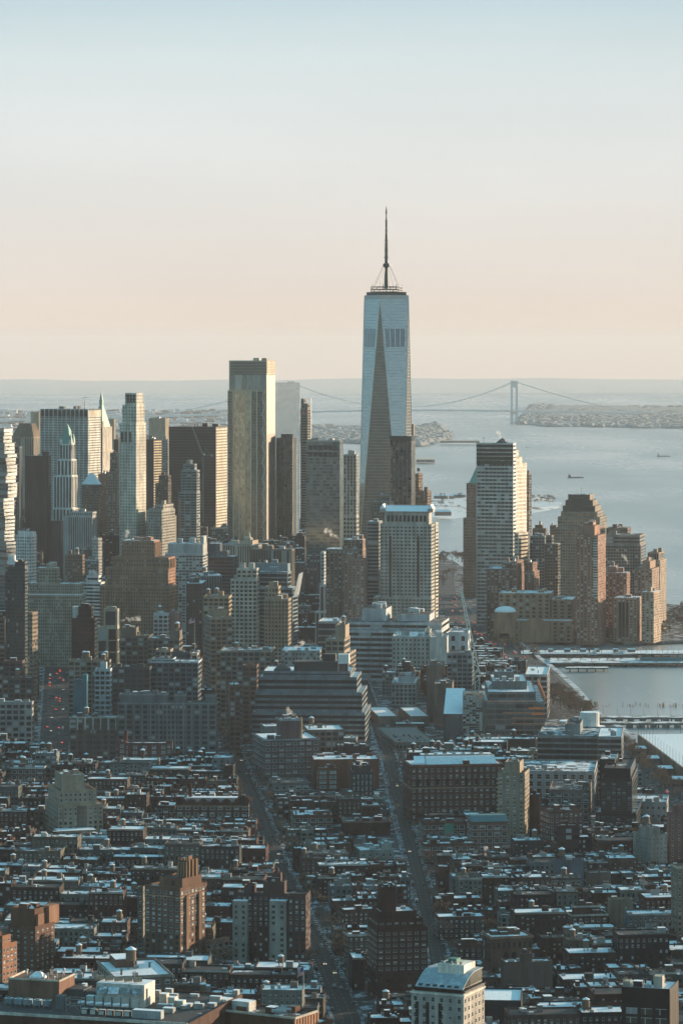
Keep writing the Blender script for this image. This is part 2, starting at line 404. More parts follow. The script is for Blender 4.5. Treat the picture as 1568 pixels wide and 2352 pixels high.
def bld(name, label, short, fl, fr, ytop, d, r=-18, side=None, dep=30, wc=STONE, st='off', tiers=None, roof=None, ind=False, clut=2, tank=0,
        corn=False, group=None, rimh=None, faces='frl', extra=None, frame=None, z_top=None, spec=.12, rough=.85, wm=None, cat='building', lineM=None, belt=None):
    w, dp, cx, cy, a = place(fl, fr, d, r, side, dep)
    root = empty(name, (cx, cy, 0), a); tag(root, label, cat, group)
    if wm is None:
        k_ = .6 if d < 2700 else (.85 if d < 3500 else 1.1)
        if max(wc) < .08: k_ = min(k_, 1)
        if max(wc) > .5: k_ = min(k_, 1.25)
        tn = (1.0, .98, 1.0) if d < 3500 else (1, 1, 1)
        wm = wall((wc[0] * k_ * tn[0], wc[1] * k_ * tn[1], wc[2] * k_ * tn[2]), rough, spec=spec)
    tiers = tiers or [(fl, fr, 0, 1, None, ytop)]
    seed = hash((round(fl), round(ytop))) & 0xffff
    rim = (.9 if d < 3600 else .0) if rimh is None else rimh
    sts = st if isinstance(st, list) else [st]
    sts = [ST[s] if isinstance(s, str) else s for s in sts]
    roof = roof or (ROOF if d < 4200 else ROOF_DARK)
    zt = 0; info = dict(root=root, w=w, dep=dp, cx=cx, cy=cy, a=a, wm=wm, tiers=[])
    W_ = MB(); acc = {}
    for ti, t in enumerate(tiers):
        x0 = -w / 2 + w * (t[0] - fl) / (fr - fl); x1 = -w / 2 + w * (t[1] - fl) / (fr - fl)
        y0 = -dp / 2 + dp * t[2]; y1 = -dp / 2 + dp * t[3]
        z1 = Z(t[5], d); z0 = 0 if t[4] is None else Z(t[4], d)
        if ti and t[4] is not None: x0 += .15; x1 -= .15; y0 += .15; y1 -= .15
        zb = z0 - (1.2 if z0 > 1 else 0)
        if rim:
            n = .45
            for q in (((x0, y0), (x1, y0)), ((x1, y0), (x1, y1)), ((x1, y1), (x0, y1)), ((x0, y1), (x0, y0))):
                W_.face([(*q[0], zb), (*q[1], zb), (*q[1], z1), (*q[0], z1)])
            o = [(x0, y0), (x1, y0), (x1, y1), (x0, y1)]; i_ = [(x0 + n, y0 + n), (x1 - n, y0 + n), (x1 - n, y1 - n), (x0 + n, y1 - n)]
            for k in range(4):
                j = (k + 1) % 4
                W_.face([(*o[k], z1), (*o[j], z1), (*i_[j], z1), (*i_[k], z1)])
                W_.face([(*i_[j], z1 - rim), (*i_[k], z1 - rim), (*i_[k], z1), (*i_[j], z1)])
            rb = MB(); rb.face([(*p, z1 - rim) for p in i_]); rb.build('roof', roof, root)
        else:
            for q in (((x0, y0), (x1, y0)), ((x1, y0), (x1, y1)), ((x1, y1), (x0, y1)), ((x0, y1), (x0, y0))):
                W_.face([(*q[0], zb), (*q[1], zb), (*q[1], z1), (*q[0], z1)])
            rb = MB(); rb.face([(x0, y0, z1), (x1, y0, z1), (x1, y1, z1), (x0, y1, z1)]); rb.build('roof', roof, root)
        tst = sts if len(t) < 7 or t[6] is None else [ST[t[6]] if isinstance(t[6], str) else t[6]]
        for s_ in tst:
            if s_ is None: continue
            for q in facade(x0, x1, y0, y1, z0, z1, s_, t[7] if len(t) > 7 else s_.get('faces', faces)):
                acc.setdefault(id(s_), (s_, []))[1].append(q)
        if corn:
            cb = MB(); h = 1.0; e = .55
            cb.box(x0 - e, x1 + e, y0 - e, y0, z1 - h - .3, z1 - .25); cb.box(x1, x1 + e, y0, y1 + e, z1 - h - .3, z1 - .25); cb.box(x0 - e, x0, y0, y1 + e, z1 - h - .3, z1 - .25)
            cb.build('cornice', wall(corn) if isinstance(corn, tuple) else wm, root)
        if belt:
            for zz in belt:
                zc = Z(zz, d)
                if z0 < zc < z1:
                    cb = MB(); cb.box(x0 - .25, x1 + .25, y0 - .25, y0, zc, zc + .7); cb.box(x1, x1 + .25, y0, y1 + .25, zc, zc + .7); cb.box(x0 - .25, x0, y0, y1, zc, zc + .7)
                    cb.build('belt_course', wall(TAN), root)
        info['tiers'].append((x0, x1, y0, y1, z0, z1)); zt = max(zt, z1)
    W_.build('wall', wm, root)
    for s_, wins in acc.values():
        g = s_.get('g', GL)
        if s_['k'] in ('lines', 'mull'):
            m = MB()
            for q in wins: m.face(list(q[1:]))
            m.build('floor_lines' if s_['k'] == 'lines' else 'mullions', s_.get('g', DMETAL), root)
        elif ind and s_['k'] == 'punch':
            wins.sort(key=lambda q: (0 if q[0] == 'f' or (q[0] == 'r' and r < -12) or (q[0] == 'l' and r > 8) else 1, -q[1][2]))
            put_windows(root, wins, g, frame or FRAME, 100)
        elif s_['k'] == 'strip' and not s_.get('fh') and len(wins) <= 100:
            for q in wins: m = MB(); m.face(list(q[1:])); m.build('window_strip', g, root)
        elif s_['k'] == 'ribbon' and d < 3700:
            rows = {}
            for q in wins: rows.setdefault((q[0], round(q[1][2], 2)), []).append(q)
            for qs in list(rows.values())[:100]:
                m = MB()
                for q in qs: m.face(list(q[1:]))
                m.build('window_band', g, root)
        else:
            m = MB()
            for q in wins: m.face(list(q[1:]))
            tag(m.build('window_rows', g, root), kind='stuff')
    if clut:
        for t in sorted(info['tiers'], key=lambda t: -t[5])[:2]:
            if (t[1] - t[0]) > 5 and (t[3] - t[2]) > 5: clutter(root, t[0] + 1, t[1] - 1, t[2] + 1, t[3] - 1, t[5] - rim, clut, seed + int(t[5]), wm, 1.0 if d < 3500 else 1.6)
    for k in range(tank):
        t = max(info['tiers'], key=lambda t: t[5]); rg = random.Random(seed + k)
        water_tank(root, rg.uniform(t[0] + 3, t[1] - 3), rg.uniform(t[2] + 3, t[3] - 3), t[5] - rim)
    info['h'] = zt
    HERO.append(dict(cx=cx, cy=cy, w=w, dep=dp, a=a, h=zt, short=short, d=d))
    return info
# ---------------------------------------------------------------- water, land, far shores
def water_mat():
    m, t, p = new_mat('harbour_water')
    geo = N('ShaderNodeNewGeometry', t)
    def noise(sc, det, scale):
        mpn = N('ShaderNodeMapping', t); mpn.inputs['Scale'].default_value = scale; t.links.new(geo.outputs['Position'], mpn.inputs[0])
        n = N('ShaderNodeTexNoise', t); n.inputs['Scale'].default_value = sc; n.inputs['Detail'].default_value = det; n.inputs['Roughness'].default_value = .6
        t.links.new(mpn.outputs[0], n.inputs['Vector']); return n
    wv = noise(.09, 4, (1, .55, 1)); big = noise(.0016, 4, (1, .35, 1)); ice = noise(.0011, 6, (1, .22, 1))
    bp = N('ShaderNodeBump', t); bp.inputs['Strength'].default_value = .14; bp.inputs['Distance'].default_value = 1.2
    t.links.new(wv.outputs[0], bp.inputs['Height']); t.links.new(bp.outputs[0], p.inputs['Normal'])
    r = N('ShaderNodeMapRange', t); r.inputs[1].default_value = .35; r.inputs[2].default_value = .7; r.inputs[3].default_value = .22; r.inputs[4].default_value = .42
    t.links.new(big.outputs[0], r.inputs[0]); t.links.new(r.outputs[0], p.inputs['Roughness'])
    r2 = N('ShaderNodeMapRange', t); r2.inputs[1].default_value = .56; r2.inputs[2].default_value = .85; t.links.new(ice.outputs[0], r2.inputs[0])
    mx = N('ShaderNodeMix', t, data_type='RGBA'); mx.inputs[6].default_value = (.25, .275, .28, 1); mx.inputs[7].default_value = (.2, .25, .26, 1); t.links.new(r2.outputs[0], mx.inputs[0])
    t.links.new(mx.outputs[2], p.inputs['Base Color']); p.inputs['IOR'].default_value = 1.33; p.inputs['Specular IOR Level'].default_value = .9
    return m
WATER = water_mat()
b = MB(); rings = [0, 800, 1600, 2400, 3200, 4000, 5000, 6000, 7000, 8500, 10000, 12000, 14000, 16500, 19000, 22000, 26000, 30000, 35000, 40000, 46000, 52000, 58000, 64000, 70000, 76000, 84000]
na = 240
for r_ in rings:
    for i in range(na):
        a = 2 * math.pi * i / na; x, y = r_ * math.sin(a), r_ * math.cos(a); b.v.append((x, y, -2.5 + drop(x, y)))
for k in range(len(rings) - 1):
    for i in range(na):
        j = (i + 1) % na
        if k == 0: b.f.append((0, (k + 1) * na + j, (k + 1) * na + i)[::-1] if False else (0, (k + 1) * na + j, (k + 1) * na + i)); b.m.append(0)
        else: b.f.append((k * na + i, k * na + j, (k + 1) * na + j, (k + 1) * na + i)); b.m.append(0)
tag(b.build('water', WATER), 'pale grey harbour water stretching to the far shore', kind='structure')

GROUND = snow_mat('city_ground', (.028, .03, .031), .58, .68, snow=(.4, .44, .48), scale=.09)
PARK = snow_mat('snowy_park', (.11, .09, .07), .42, .52, scale=.05)
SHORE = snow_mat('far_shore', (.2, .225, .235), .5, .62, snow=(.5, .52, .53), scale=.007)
SEAWALL = wall((.16, .15, .135))
# the island the city stands on: outline in metres, west bank read from the photo
west = [gp(1640, 1905), gp(1497, 1762), gp(1436, 1706), gp(1396, 1672), gp(1330, 1638), gp(1283, 1600), gp(1262, 1548), gp(1214, 1534), gp(1196, 1512), gp(1135, 1486),
        gp(1133, 1476), gp(1330, 1473), gp(1400, 1470), gp(1432, 1476), gp(1500, 1474), gp(1640, 1468)]
outline = [(-2600, -9000), (2600, -9000), (900, 0), (420, 1500)] + west + [(520, 4500), (430, 4800), (400, 5100), (300, 5350), gp(1058, 1300), gp(1040, 1287), (120, 5950), (-150, 6050), (-500, 5900), (-1000, 5200), (-2200, 4300), (-2600, 2000)]
b = MB(); b.prism([(x, y) for x, y in outline], -3, 0, 1, 0)
g = b.build('ground', [GROUND, SEAWALL]); tag(g, 'dark city ground with snow patches between the buildings', kind='structure')

def shore(name, label, pts, h, mat, bumps=0, seed=1, kind='structure'):
    """a far shore: pts = near waterline (x,y) list then far; a low uneven land sheet with a bank"""
    rg = random.Random(seed); b = MB()
    near, far = pts
    n = len(near); rows = 7
    for k in range(rows):
        t = k / (rows - 1)
        for i in range(n):
            x = near[i][0] * (1 - t) + far[i][0] * t; y = near[i][1] * (1 - t) + far[i][1] * t
            e = 0 if k == 0 else h * min(1, .35 + t) * (1 + bumps * (rg.random() - .5)) if k < rows - 1 else h * .2
            b.v.append((x, y, drop(x, y) - 2.8 + e))
    for k in range(rows - 1):
        for i in range(n - 1): b.f.append((k * n + i, k * n + i + 1, (k + 1) * n + i + 1, (k + 1) * n + i)); b.m.append(0)
    o = b.build(name, mat, smooth=True); tag(o, label, kind=kind); return o
def lerp_pts(a, b_, n): return [(a[0] + (b_[0] - a[0]) * i / (n - 1), a[1] + (b_[1] - a[1]) * i / (n - 1)) for i in range(n)]
def wp(px, py): d = gw(py); return (X(px, d), d)
# hills across the lower bay, closing the view below the sky
hx = [-9000 + 300 * i for i in range(61)]
prof = lambda x: 90 + 5 * math.sin(x / 370.0) + 4 * math.sin(x / 210.0 + 2) + 14 * math.sin(x / 2300.0) + 8 * math.sin(x / 900.0 + 1) + (9 if 1500 < x < 3600 else 0) - max(0, x) * .003
b = MB(); ys = [31800, 34000, 38000, 42000, 45000, 48000, 60000, 78000]; hh = [1, 14, 30, 55, 1.0, 40, 20, 5]
for k, y in enumerate(ys):
    for x in hx:
        z = prof(x * 45000 / max(y, 45000)) if k == 4 else hh[k] * (1 + .2 * math.sin(x / 500.0 + k))
        sx = x * (1 if y < 46000 else y / 45000)
        b.v.append((sx, y + 300 * math.sin(x / 1400.0 + k), drop(sx, y) - 2.5 + z))
n = len(hx)
for k in range(len(ys) - 1):
    for i in range(n - 1): b.f.append((k * n + i, k * n + i + 1, (k + 1) * n + i + 1, (k + 1) * n + i)); b.m.append(0)
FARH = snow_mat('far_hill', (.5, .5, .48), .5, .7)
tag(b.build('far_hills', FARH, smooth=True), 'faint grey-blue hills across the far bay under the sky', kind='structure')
# island shore to the right of the bridge
near = [wp(px, py) for px, py in ((1186, 975), (1230, 976), (1250, 980), (1330, 981), (1420, 983), (1500, 984), (1580, 984), (1700, 986))]
far = [(p[0] * 1.25 + 250, p[1] + 6800) for p in near]
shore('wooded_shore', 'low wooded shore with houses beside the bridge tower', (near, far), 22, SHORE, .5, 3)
# two spits of the near shore left and right of the glass tower
near = [wp(px, py) for px, py in ((600, 1012), (690, 1013), (760, 1016), (830, 1020), (900, 1024), (960, 1026), (985, 1020), (1030, 1006), (1042, 1003))]
far = [(p[0] * 1.02, p[1] + 2900 * (1 if i < 6 else .6 if i < 7 else .15)) for i, p in enumerate(near)]
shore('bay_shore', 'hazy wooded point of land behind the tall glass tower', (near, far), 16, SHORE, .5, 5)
near = [wp(px, py) for px, py in ((-60, 1010), (60, 1008), (150, 1010), (260, 1010), (380, 1008), (480, 1006), (560, 1004), (640, 1002))]
far = [(p[0] * 1.5, p[1] + 7000) for p in near]
shore('city_shore', 'flat hazy built-up shore beyond the towers', (near, far), 9, SHORE, .6, 6)
# harbour island with snowy lawns
near = [wp(px, py) for px, py in ((930, 1200), (990, 1197), (1040, 1192), (1075, 1187), (1130, 1188), (1180, 1183), (1225, 1178), (1260, 1172), (1290, 1165))]
far = [wp(px, py) for px, py in ((930, 1148), (985, 1146), (1040, 1146), (1080, 1146), (1130, 1146), (1180, 1146), (1225, 1148), (1262, 1152), (1291, 1160))]
ISLE = snow_mat('snowy_lawn', (.12, .1, .075), .5, .6, snow=(.6, .63, .66), scale=.012)
shore('harbour_island', 'harbour island of snowy lawns and low sea wall', (near, far), 9, ISLE, .8, 8)

# ---------------------------------------------------------------- streets
ASPH = snow_mat('asphalt', (.02, .022, .024), .62, .78, snow=(.2, .23, .26), scale=.25)
SIDEW = snow_mat('pavement', (.035, .037, .04), .56, .72, snow=(.3, .34, .38), scale=.2)
PAINT = plain('road_paint', (.2, .2, .19), .7)
def ribbon(pts, w, z, mat, name, label, mb=None):
    b = mb or MB(); n = len(pts); base = len(b.v)
    for i, p in enumerate(pts):
        q0 = pts[max(0, i - 1)]; q1 = pts[min(n - 1, i + 1)]
        t = Vector((q1[0] - q0[0], q1[1] - q0[1])).normalized(); nn = Vector((t.y, -t.x))
        b.v.append((p[0] - nn.x * w / 2, p[1] - nn.y * w / 2, z)); b.v.append((p[0] + nn.x * w / 2, p[1] + nn.y * w / 2, z))
    for i in range(n - 1): b.f.append((base + 2 * i, base + 2 * i + 1, base + 2 * i + 3, base + 2 * i + 2)); b.m.append(0)
    if mb is None:
        o = b.build(name, mat); tag(o, label, kind='structure'); return o
AVE_M = [(6, 1500), gp(798, 2340), gp(752, 2230), gp(690, 2100), gp(638, 1990), gp(600, 1880), gp(562, 1790), gp(528, 1700), gp(505, 1640), gp(480, 1560), gp(458, 1480), gp(444, 1420), gp(425, 1380), (-236, 5200)]
AVE_R = [(66, 1500), gp(1030, 2340), gp(1003, 2200), gp(968, 2040), gp(938, 1930), gp(912, 1830), gp(893, 1740), gp(862, 1650), (20, 3700)]
AVE_L = [gp(118, 1752), gp(126, 1700), gp(130, 1600), gp(132, 1500), gp(140, 1440), (-395, 5000)]
AVE_W = [gp(1660, 1905), gp(1568, 1832), gp(1500, 1772), gp(1440, 1722), gp(1385, 1690), gp(1310, 1640), gp(1262, 1580), gp(1215, 1535), gp(1160, 1492), gp(1110, 1450), gp(1060, 1420), gp(1035, 1390), gp(1016, 1365), gp(1012, 1330), gp(1020, 1300)]
SIDEP = snow_mat('trodden_path', (.09, .085, .08), .46, .6, snow=(.5, .54, .58), scale=.06)
def off_pts(pts, d): return [(p[0] + d, p[1]) for p in pts]
AVES = [(AVE_M, 13.5, 'avenue'), (AVE_R, 12, 'avenue'), (AVE_L, 26, 'avenue'), (AVE_W, 34, 'riverside_highway')]
LBL = ['straight avenue running away through the middle of the low town', 'narrow avenue with parked cars past the big red brick block', 'wide avenue full of red tail lights beside the dark tower', 'riverside highway curving along the piers']
for (pts, w, nm), lb in zip(AVES, LBL):
    ribbon(pts, w + 4, .004, SIDEW, 'pavement', 'snowy pavement beside the ' + lb.split(' ')[0] + ' ' + lb.split(' ')[1])
    ribbon(pts, w, .12, ASPH, nm, lb)
    # lane dashes
    b = MB()
    for i in range(len(pts) - 1):
        p, q = Vector(pts[i]), Vector(pts[i + 1]); L = (q - p).length; t = (q - p) / L; nn = Vector((t.y, -t.x)); s = 0
        while s < L:
            for off in (-w * .17, w * .17):
                c = p + t * s + nn * off; e = c + t * 4
                b.face([(c.x - nn.x * .12, c.y - nn.y * .12, .126), (c.x + nn.x * .12, c.y + nn.y * .12, .126), (e.x + nn.x * .12, e.y + nn.y * .12, .126), (e.x - nn.x * .12, e.y - nn.y * .12, .126)])
            s += 11
    tag(b.build('road_markings', PAINT), 'pale lane dashes on the ' + lb.split(' ')[0] + ' ' + lb.split(' ')[1], kind='structure')
ribbon(off_pts(AVE_W[4:11], 27), 6, .008, SIDEP, 'riverside_path', 'snowy path along the river bank beside the highway')
def ave_clear(x, y, marg):
    """distance test to every avenue"""
    for pts, w, _ in AVES:
        for i in range(len(pts) - 1):
            p, q = pts[i], pts[i + 1]; vx, vy = q[0] - p[0], q[1] - p[1]; L2 = vx * vx + vy * vy
            t = max(0, min(1, ((x - p[0]) * vx + (y - p[1]) * vy) / L2))
            if math.hypot(x - p[0] - t * vx, y - p[1] - t * vy) < w / 2 + marg: return False
    return True
def west_x(y):
    """x of the west bank at depth y"""
    best = 1e9
    for i in range(len(west) - 1):
        (x0, y0), (x1, y1) = west[i], west[i + 1]
        if min(y0, y1) <= y <= max(y0, y1) and abs(y1 - y0) > 1e-6: best = min(best, x0 + (x1 - x0) * (y - y0) / (y1 - y0))
    return best

# woods and houses on the far shores
def scatter(name, label, quads, n, hmin, hmax, wmin, wmax, mats, seed, lift, trees=True):
    rg = random.Random(seed); b = MB()
    for _ in range(n):
        (near, far) = rg.choice(quads); i = rg.randrange(len(near) - 1); f, t = rg.random(), rg.random() ** 1.15
        a = (near[i][0] + (near[i + 1][0] - near[i][0]) * f, near[i][1] + (near[i + 1][1] - near[i][1]) * f); c = (far[i][0] + (far[i + 1][0] - far[i][0]) * f, far[i][1] + (far[i + 1][1] - far[i][1]) * f)
        x, y = a[0] + (c[0] - a[0]) * t, a[1] + (c[1] - a[1]) * t; z = drop(x, y) - 3 + lift * min(1, .3 + t); w = rg.uniform(wmin, wmax); h = rg.uniform(hmin, hmax)
        if trees and rg.random() < .8: b.cyl(x, y, w, w * rg.uniform(.3, .6), z, z + h, 6, 0)
        else: b.box(x - w * .6, x + w * .6, y - w * .4, y + w * .4, z, z + h * .8, rg.choice([1, 2]), 2)
    tag(b.build(name, mats), label, kind='stuff')
FW = [plain('far_bare_woods', (.22, .235, .24), .9), wall((.2, .17, .15)), plain('snowy_far_roof', (.6, .6, .6), .8)]
n1 = [wp(px, py) for px, py in ((1186, 975), (1230, 976), (1250, 980), (1330, 981), (1420, 983), (1500, 984), (1580, 984))]
n2 = [wp(px, py) for px, py in ((690, 1013), (760, 1016), (830, 1020), (900, 1024), (960, 1026), (985, 1020), (1030, 1006))]
n3 = [wp(px, py) for px, py in ((-30, 1010), (60, 1008), (150, 1010), (260, 1010), (380, 1008), (480, 1006), (560, 1004), (620, 1002))]
scatter('far_woods', 'bare woods and snowy roofs along the hazy shores beside and behind the tallest tower', [(n1, [(p[0] * 1.22 + 220, p[1] + 6000) for p in n1]), (n2, [(p[0] * 1.02, p[1] + 2300) for p in n2])], 4200, 5, 13, 14, 40, FW, 4, 13)
scatter('far_city', 'hazy spread of low houses on the flat shore beyond the towers', [(n3, [(p[0] * 1.5, p[1] + 6500) for p in n3])], 1300, 8, 26, 18, 55, FW, 5, 5, False)
# ---------------------------------------------------------------- the skyline of towers
MULL = plain('pale_mullion', (.5, .5, .47), .5)
DLINE = plain('floor_joint', (.1, .12, .13), .5)
GOLDM = plain('bronze_mullion', (.5, .44, .33), .45, .2)
G3 = glass((.34, .30, .23), .35, .22, .4)  # warm tan base colour stands in for golden reflections
G3T = glass((.2, .24, .235), .6, .15, .3)
G4 = glass((.6, .61, .6), .9, .12, .04)
G7 = glass((.22, .25, .24), .65, .16, .3)
G1 = glass((.25, .34, .37), .92, .07, .06)
G111 = glass((.05, .055, .055), .35, .2, .9)
GBLUE = glass((.05, .09, .11), .5, .15, .4)
DK = wall((.028, .031, .034), .5, .2)

# far blocks on the hazy shore
for i, (a, b_, c, y, d, lb) in enumerate([(71, 90, 94, 946, 8200, 'pale hazy slab block far behind the ribbed white tower'), (249, 262, 266, 962, 7600, 'hazy tan block beside the green roofed spire'),
                                          (342, 380, 388, 961, 7400, 'wide hazy block on the far shore behind the cream tower')]):
    bld('apartment_block', lb, 'the far hazy block', a, b_, y, d, -25, side=c, wc=TAN, st='none', clut=1)
# 60-storey stone tower with a cut pyramid top
t = bld('office_tower', 'stone tower with dark cut-off pyramid roof at the far left of the skyline', 'the pyramid-topped tower', 27, 78, 1004, 5600, -22, side=96, wc=TAN, st=dict(k='strip', bw=4, fw=.5, g=GL), clut=0)
b = MB(); x, y = t['w'] / 2, t['dep'] / 2; z0, z1 = Z(1004, 5600), Z(973, 5600)
b.frus((-x, x, -y, y), (-x * .45, x * .62, -y * .5, y * .5), z0, z1, 0); b.build('pyramid_roof', wall((.16, .12, .09)), t['root'])
# ribbed white slab
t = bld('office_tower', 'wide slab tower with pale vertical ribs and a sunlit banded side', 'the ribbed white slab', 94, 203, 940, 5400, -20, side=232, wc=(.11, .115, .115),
        st=[dict(k='punch', bw=7.4, fh=3.9, fw=.96, fv=.46, g=wall((.42, .42, .39)), faces='fl'), dict(k='ribbon', fh=3.9, fv=.6, seg=40, g=wall((.6, .57, .5)), faces='r')], clut=3)  # right side's lighter, warmer bands have the sunlight painted in
b = MB(); x, y = t['w'] / 2, t['dep'] / 2; n = 11
for i in range(n + 1):
    u = -x + 2 * x * i / n; b.box(u - .75, u + .55, -y - 1.1, -y, 0, t['h'])
b.build('ribs', wall((.52, .52, .49)), t['root'])
b = MB(); zc = Z(957, 5400); b.box(-x, x, -y - .5, -y, zc, Z(943, 5400)); b.box(x, x + .4, -y, y, zc, Z(943, 5400), 1); b.build('louvre_band', [DK, wall((.5, .44, .36))], t['root'])  # same band twice: dark in front, sunlit tone painted on the side
b = MB(); b.bar((x * .6, 0, t['h']), (x * .6, 0, t['h'] + 22), .9, r2=.25); b.bar((x * .6 - 5, 0, t['h'] + 17), (x * .6 + 5, 0, t['h'] + 18), .4); b.build('antenna_mast', DMETAL, t['root'])
# gothic white tower with copper crown
d = 4850
t = bld('gothic_tower', 'white gothic tower stepping up to a green copper crown', 'the gothic white tower', 122, 168, 1168, d, -20, side=186, wc=(.6, .6, .56), st='pierw',
        tiers=[(122, 168, 0, 1, None, 1168), (123, 165, .03, .8, 1168, 1093), (130, 164, .08, .72, 1093, 1056), (135, 162, .14, .64, 1056, 1020)], clut=0)
x0, x1, y0, y1, _, zt = t['tiers'][-1]
b = MB(); xm, ym = (x0 + x1) / 2, (y0 + y1) / 2
b.frus((x0, x1, y0, y1), (xm - 4.2, xm + 4.2, ym - 4.2, ym + 4.2), zt, Z(996, d)); b.box(xm - 4, xm + 4, ym - 4, ym + 4, Z(996, d), Z(990, d)); b.frus((xm - 4, xm + 4, ym - 4, ym + 4), (xm - .3, xm + .3, ym - .3, ym + .3), Z(990, d), Z(974, d))
b.build('copper_crown', COPPER, t['root'])
for ux, uy in ((x0, y0), (x1 - 4, y0), (x0, y1 - 4), (x1 - 4, y1 - 4)):
    b = MB(); b.box(ux, ux + 4, uy, uy + 4, zt - 8, zt + 6); b.frus((ux, ux + 4, uy, uy + 4), (ux + 1.9, ux + 2.1, uy + 1.9, uy + 2.1), zt + 6, zt + 15, 1); b.build('corner_turret', [t['wm'], COPPER], t['root'])
# dark slabs at the left
bld('office_tower', 'plain dark brown slab in front of the pyramid-topped tower', 'the plain dark slab', 58, 112, 1047, 4650, -12, side=118, wc=(.05, .042, .04), st=dict(k='strip', bw=2.5, fw=.5, g=GLD), clut=2)
bld('office_tower', 'narrow dark tower with fine vertical lines beside the stacked-box tower', 'the narrow dark tower', 33, 45, 1026, 4800, -20, side=52, wc=(.12, .13, .135), st='pier', clut=1)
# green pyramid spire
d = 5500
t = bld('office_tower', 'sunlit stone tower under a steep green copper pyramid and needle spire', 'the green spire tower', 203, 236, 981, d, -24, side=262, wc=(.46, .39, .3), st='pier',
        tiers=[(203, 236, 0, 1, None, 1035), (207, 235, .05, .9, 1035, 981)], clut=0)
x0, x1, y0, y1, _, zt = t['tiers'][-1]; xm, ym = (x0 + x1) / 2 , (y0 + y1) / 2
b = MB(); b.frus((x0 + 2, x1 - 2, y0 + 2, y1 - 2), (xm - 2, xm + 2, ym - 2, ym + 2), zt, Z(928, d)); b.build('copper_pyramid', COPPER, t['root'])
b = MB(); b.box(xm - 2.6, xm + 2.6, ym - 2.6, ym + 2.6, Z(929, d), Z(919, d)); b.frus((xm - 2.2, xm + 2.2, ym - 2.2, ym + 2.2), (xm - .1, xm + .1, ym - .1, ym + .1), Z(919, d), Z(898, d)); b.build('spire', COPPER, t['root'])
for ux in (x0, x1 - 5):
    b = MB(); b.box(ux, ux + 5, y0 - .5, y0 + 5, zt - 2, zt + 9); b.build('dormer', t['wm'], t['root'])
# brown blocks between
bld('office_tower', 'brown tower with pale pyramid roof in front of the ribbed slab', 'the small pyramid-roofed tower', 188, 226, 1113, 4750, -20, side=234, wc=BROWN, st='offd', clut=0)
t_ = HERO[-1]
b = MB(); w2, d2 = t_['w'] / 2, t_['dep'] / 2; b.frus((-w2, w2, -d2, d2), (-w2 * .2, w2 * .2, -d2 * .2, d2 * .2), t_['h'], t_['h'] + 15, 0); b.build('pyramid_roof', SNOW, [o for o in D.objects if o.get('label', '').startswith('brown tower with pale pyramid')][0])
bld('office_tower', 'brown stone block right of the pyramid-roofed brown tower', 'the brown stone block', 226, 246, 1088, 4900, -20, side=258, wc=BROWN, st='offd', clut=2)
bld('office_tower', 'slim brown office tower left of the tall cream tower', 'the slim brown tower', 244, 270, 1040, 4850, -16, side=277, wc=(.15, .125, .1), st='off', tiers=[(244, 270, 0, 1, None, 1085), (252, 270, .1, .9, 1085, 1040)], clut=1)
bld('office_tower', 'near-black block behind the slim brown tower', 'the near-black block', 262, 272, 1009, 5600, -16, side=277, wc=DARK, st='none', clut=0)
# tall cream residential tower
d = 4700
t = bld('residential_tower', 'tall slim cream stone tower with stepped crown and sunlit right side', 'the tall cream tower', 275, 313, 972, d, -24, side=336, wc=(.47, .44, .37), st=dict(k='punch', bw=4.4, fh=4.1, fw=.42, fv=.5, g=GL, pair=1),
        tiers=[(275, 313, 0, 1, None, 972), (280, 313, .04, .86, 972, 930), (285, 312, .1, .76, 930, 903)], clut=0)
x0, x1, y0, y1, z0, zt = t['tiers'][-1]
for i in range(3):
    b = MB(); u = x0 + 2 + (x1 - x0 - 4) * (i + .15) / 3; b.face([(u, y0 - .12, z0 + 3), (u + 3.4, y0 - .12, z0 + 3), (u + 3.4, y0 - .12, zt - 2), (u, y0 - .12, zt - 2)]); b.build('crown_opening', GLDARK, t['root'])
b = MB(); zz = Z(972, d)
for k in range(3):
    b.box(t['tiers'][0][0] + 2 + k * 6, t['tiers'][0][0] + 5.6 + k * 6, -t['dep'] / 2 - .12, -t['dep'] / 2 - .05, zz - 26, zz - 12)
b.build('loggia_openings', GLDARK, t['root'])
# black tower, sunlight painted as warm bands on its right side
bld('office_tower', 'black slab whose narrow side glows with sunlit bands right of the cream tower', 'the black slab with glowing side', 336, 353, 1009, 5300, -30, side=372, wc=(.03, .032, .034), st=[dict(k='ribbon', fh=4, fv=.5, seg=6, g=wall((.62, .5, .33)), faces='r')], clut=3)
bld('office_tower', 'grey stone block with small windows behind the black slab', 'the grey stone block', 370, 386, 1009, 5450, -14, side=389, wc=(.24, .24, .22), st='off', clut=1)
bld('office_tower', 'dark brown stone block below the black slab', 'the dark brown block', 357, 386, 1092, 4980, -18, side=394, wc=(.08, .07, .06), st='offd', tiers=[(357, 386, 0, 1, None, 1110), (364, 386, .1, .9, 1110, 1092)], clut=1)
# big black steel tower
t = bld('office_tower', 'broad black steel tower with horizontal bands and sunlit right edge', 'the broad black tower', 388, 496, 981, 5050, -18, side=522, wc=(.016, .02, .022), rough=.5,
        st=[dict(k='ribbon', fh=4.1, fv=.45, seg=60, g=glass((.03, .034, .035), .1, .3, .2), faces='fl'), dict(k='ribbon', fh=4.1, fv=.5, seg=60, g=wall((.62, .53, .4)), faces='r')], clut=5)  # warm bands on the right face paint its sunlit side
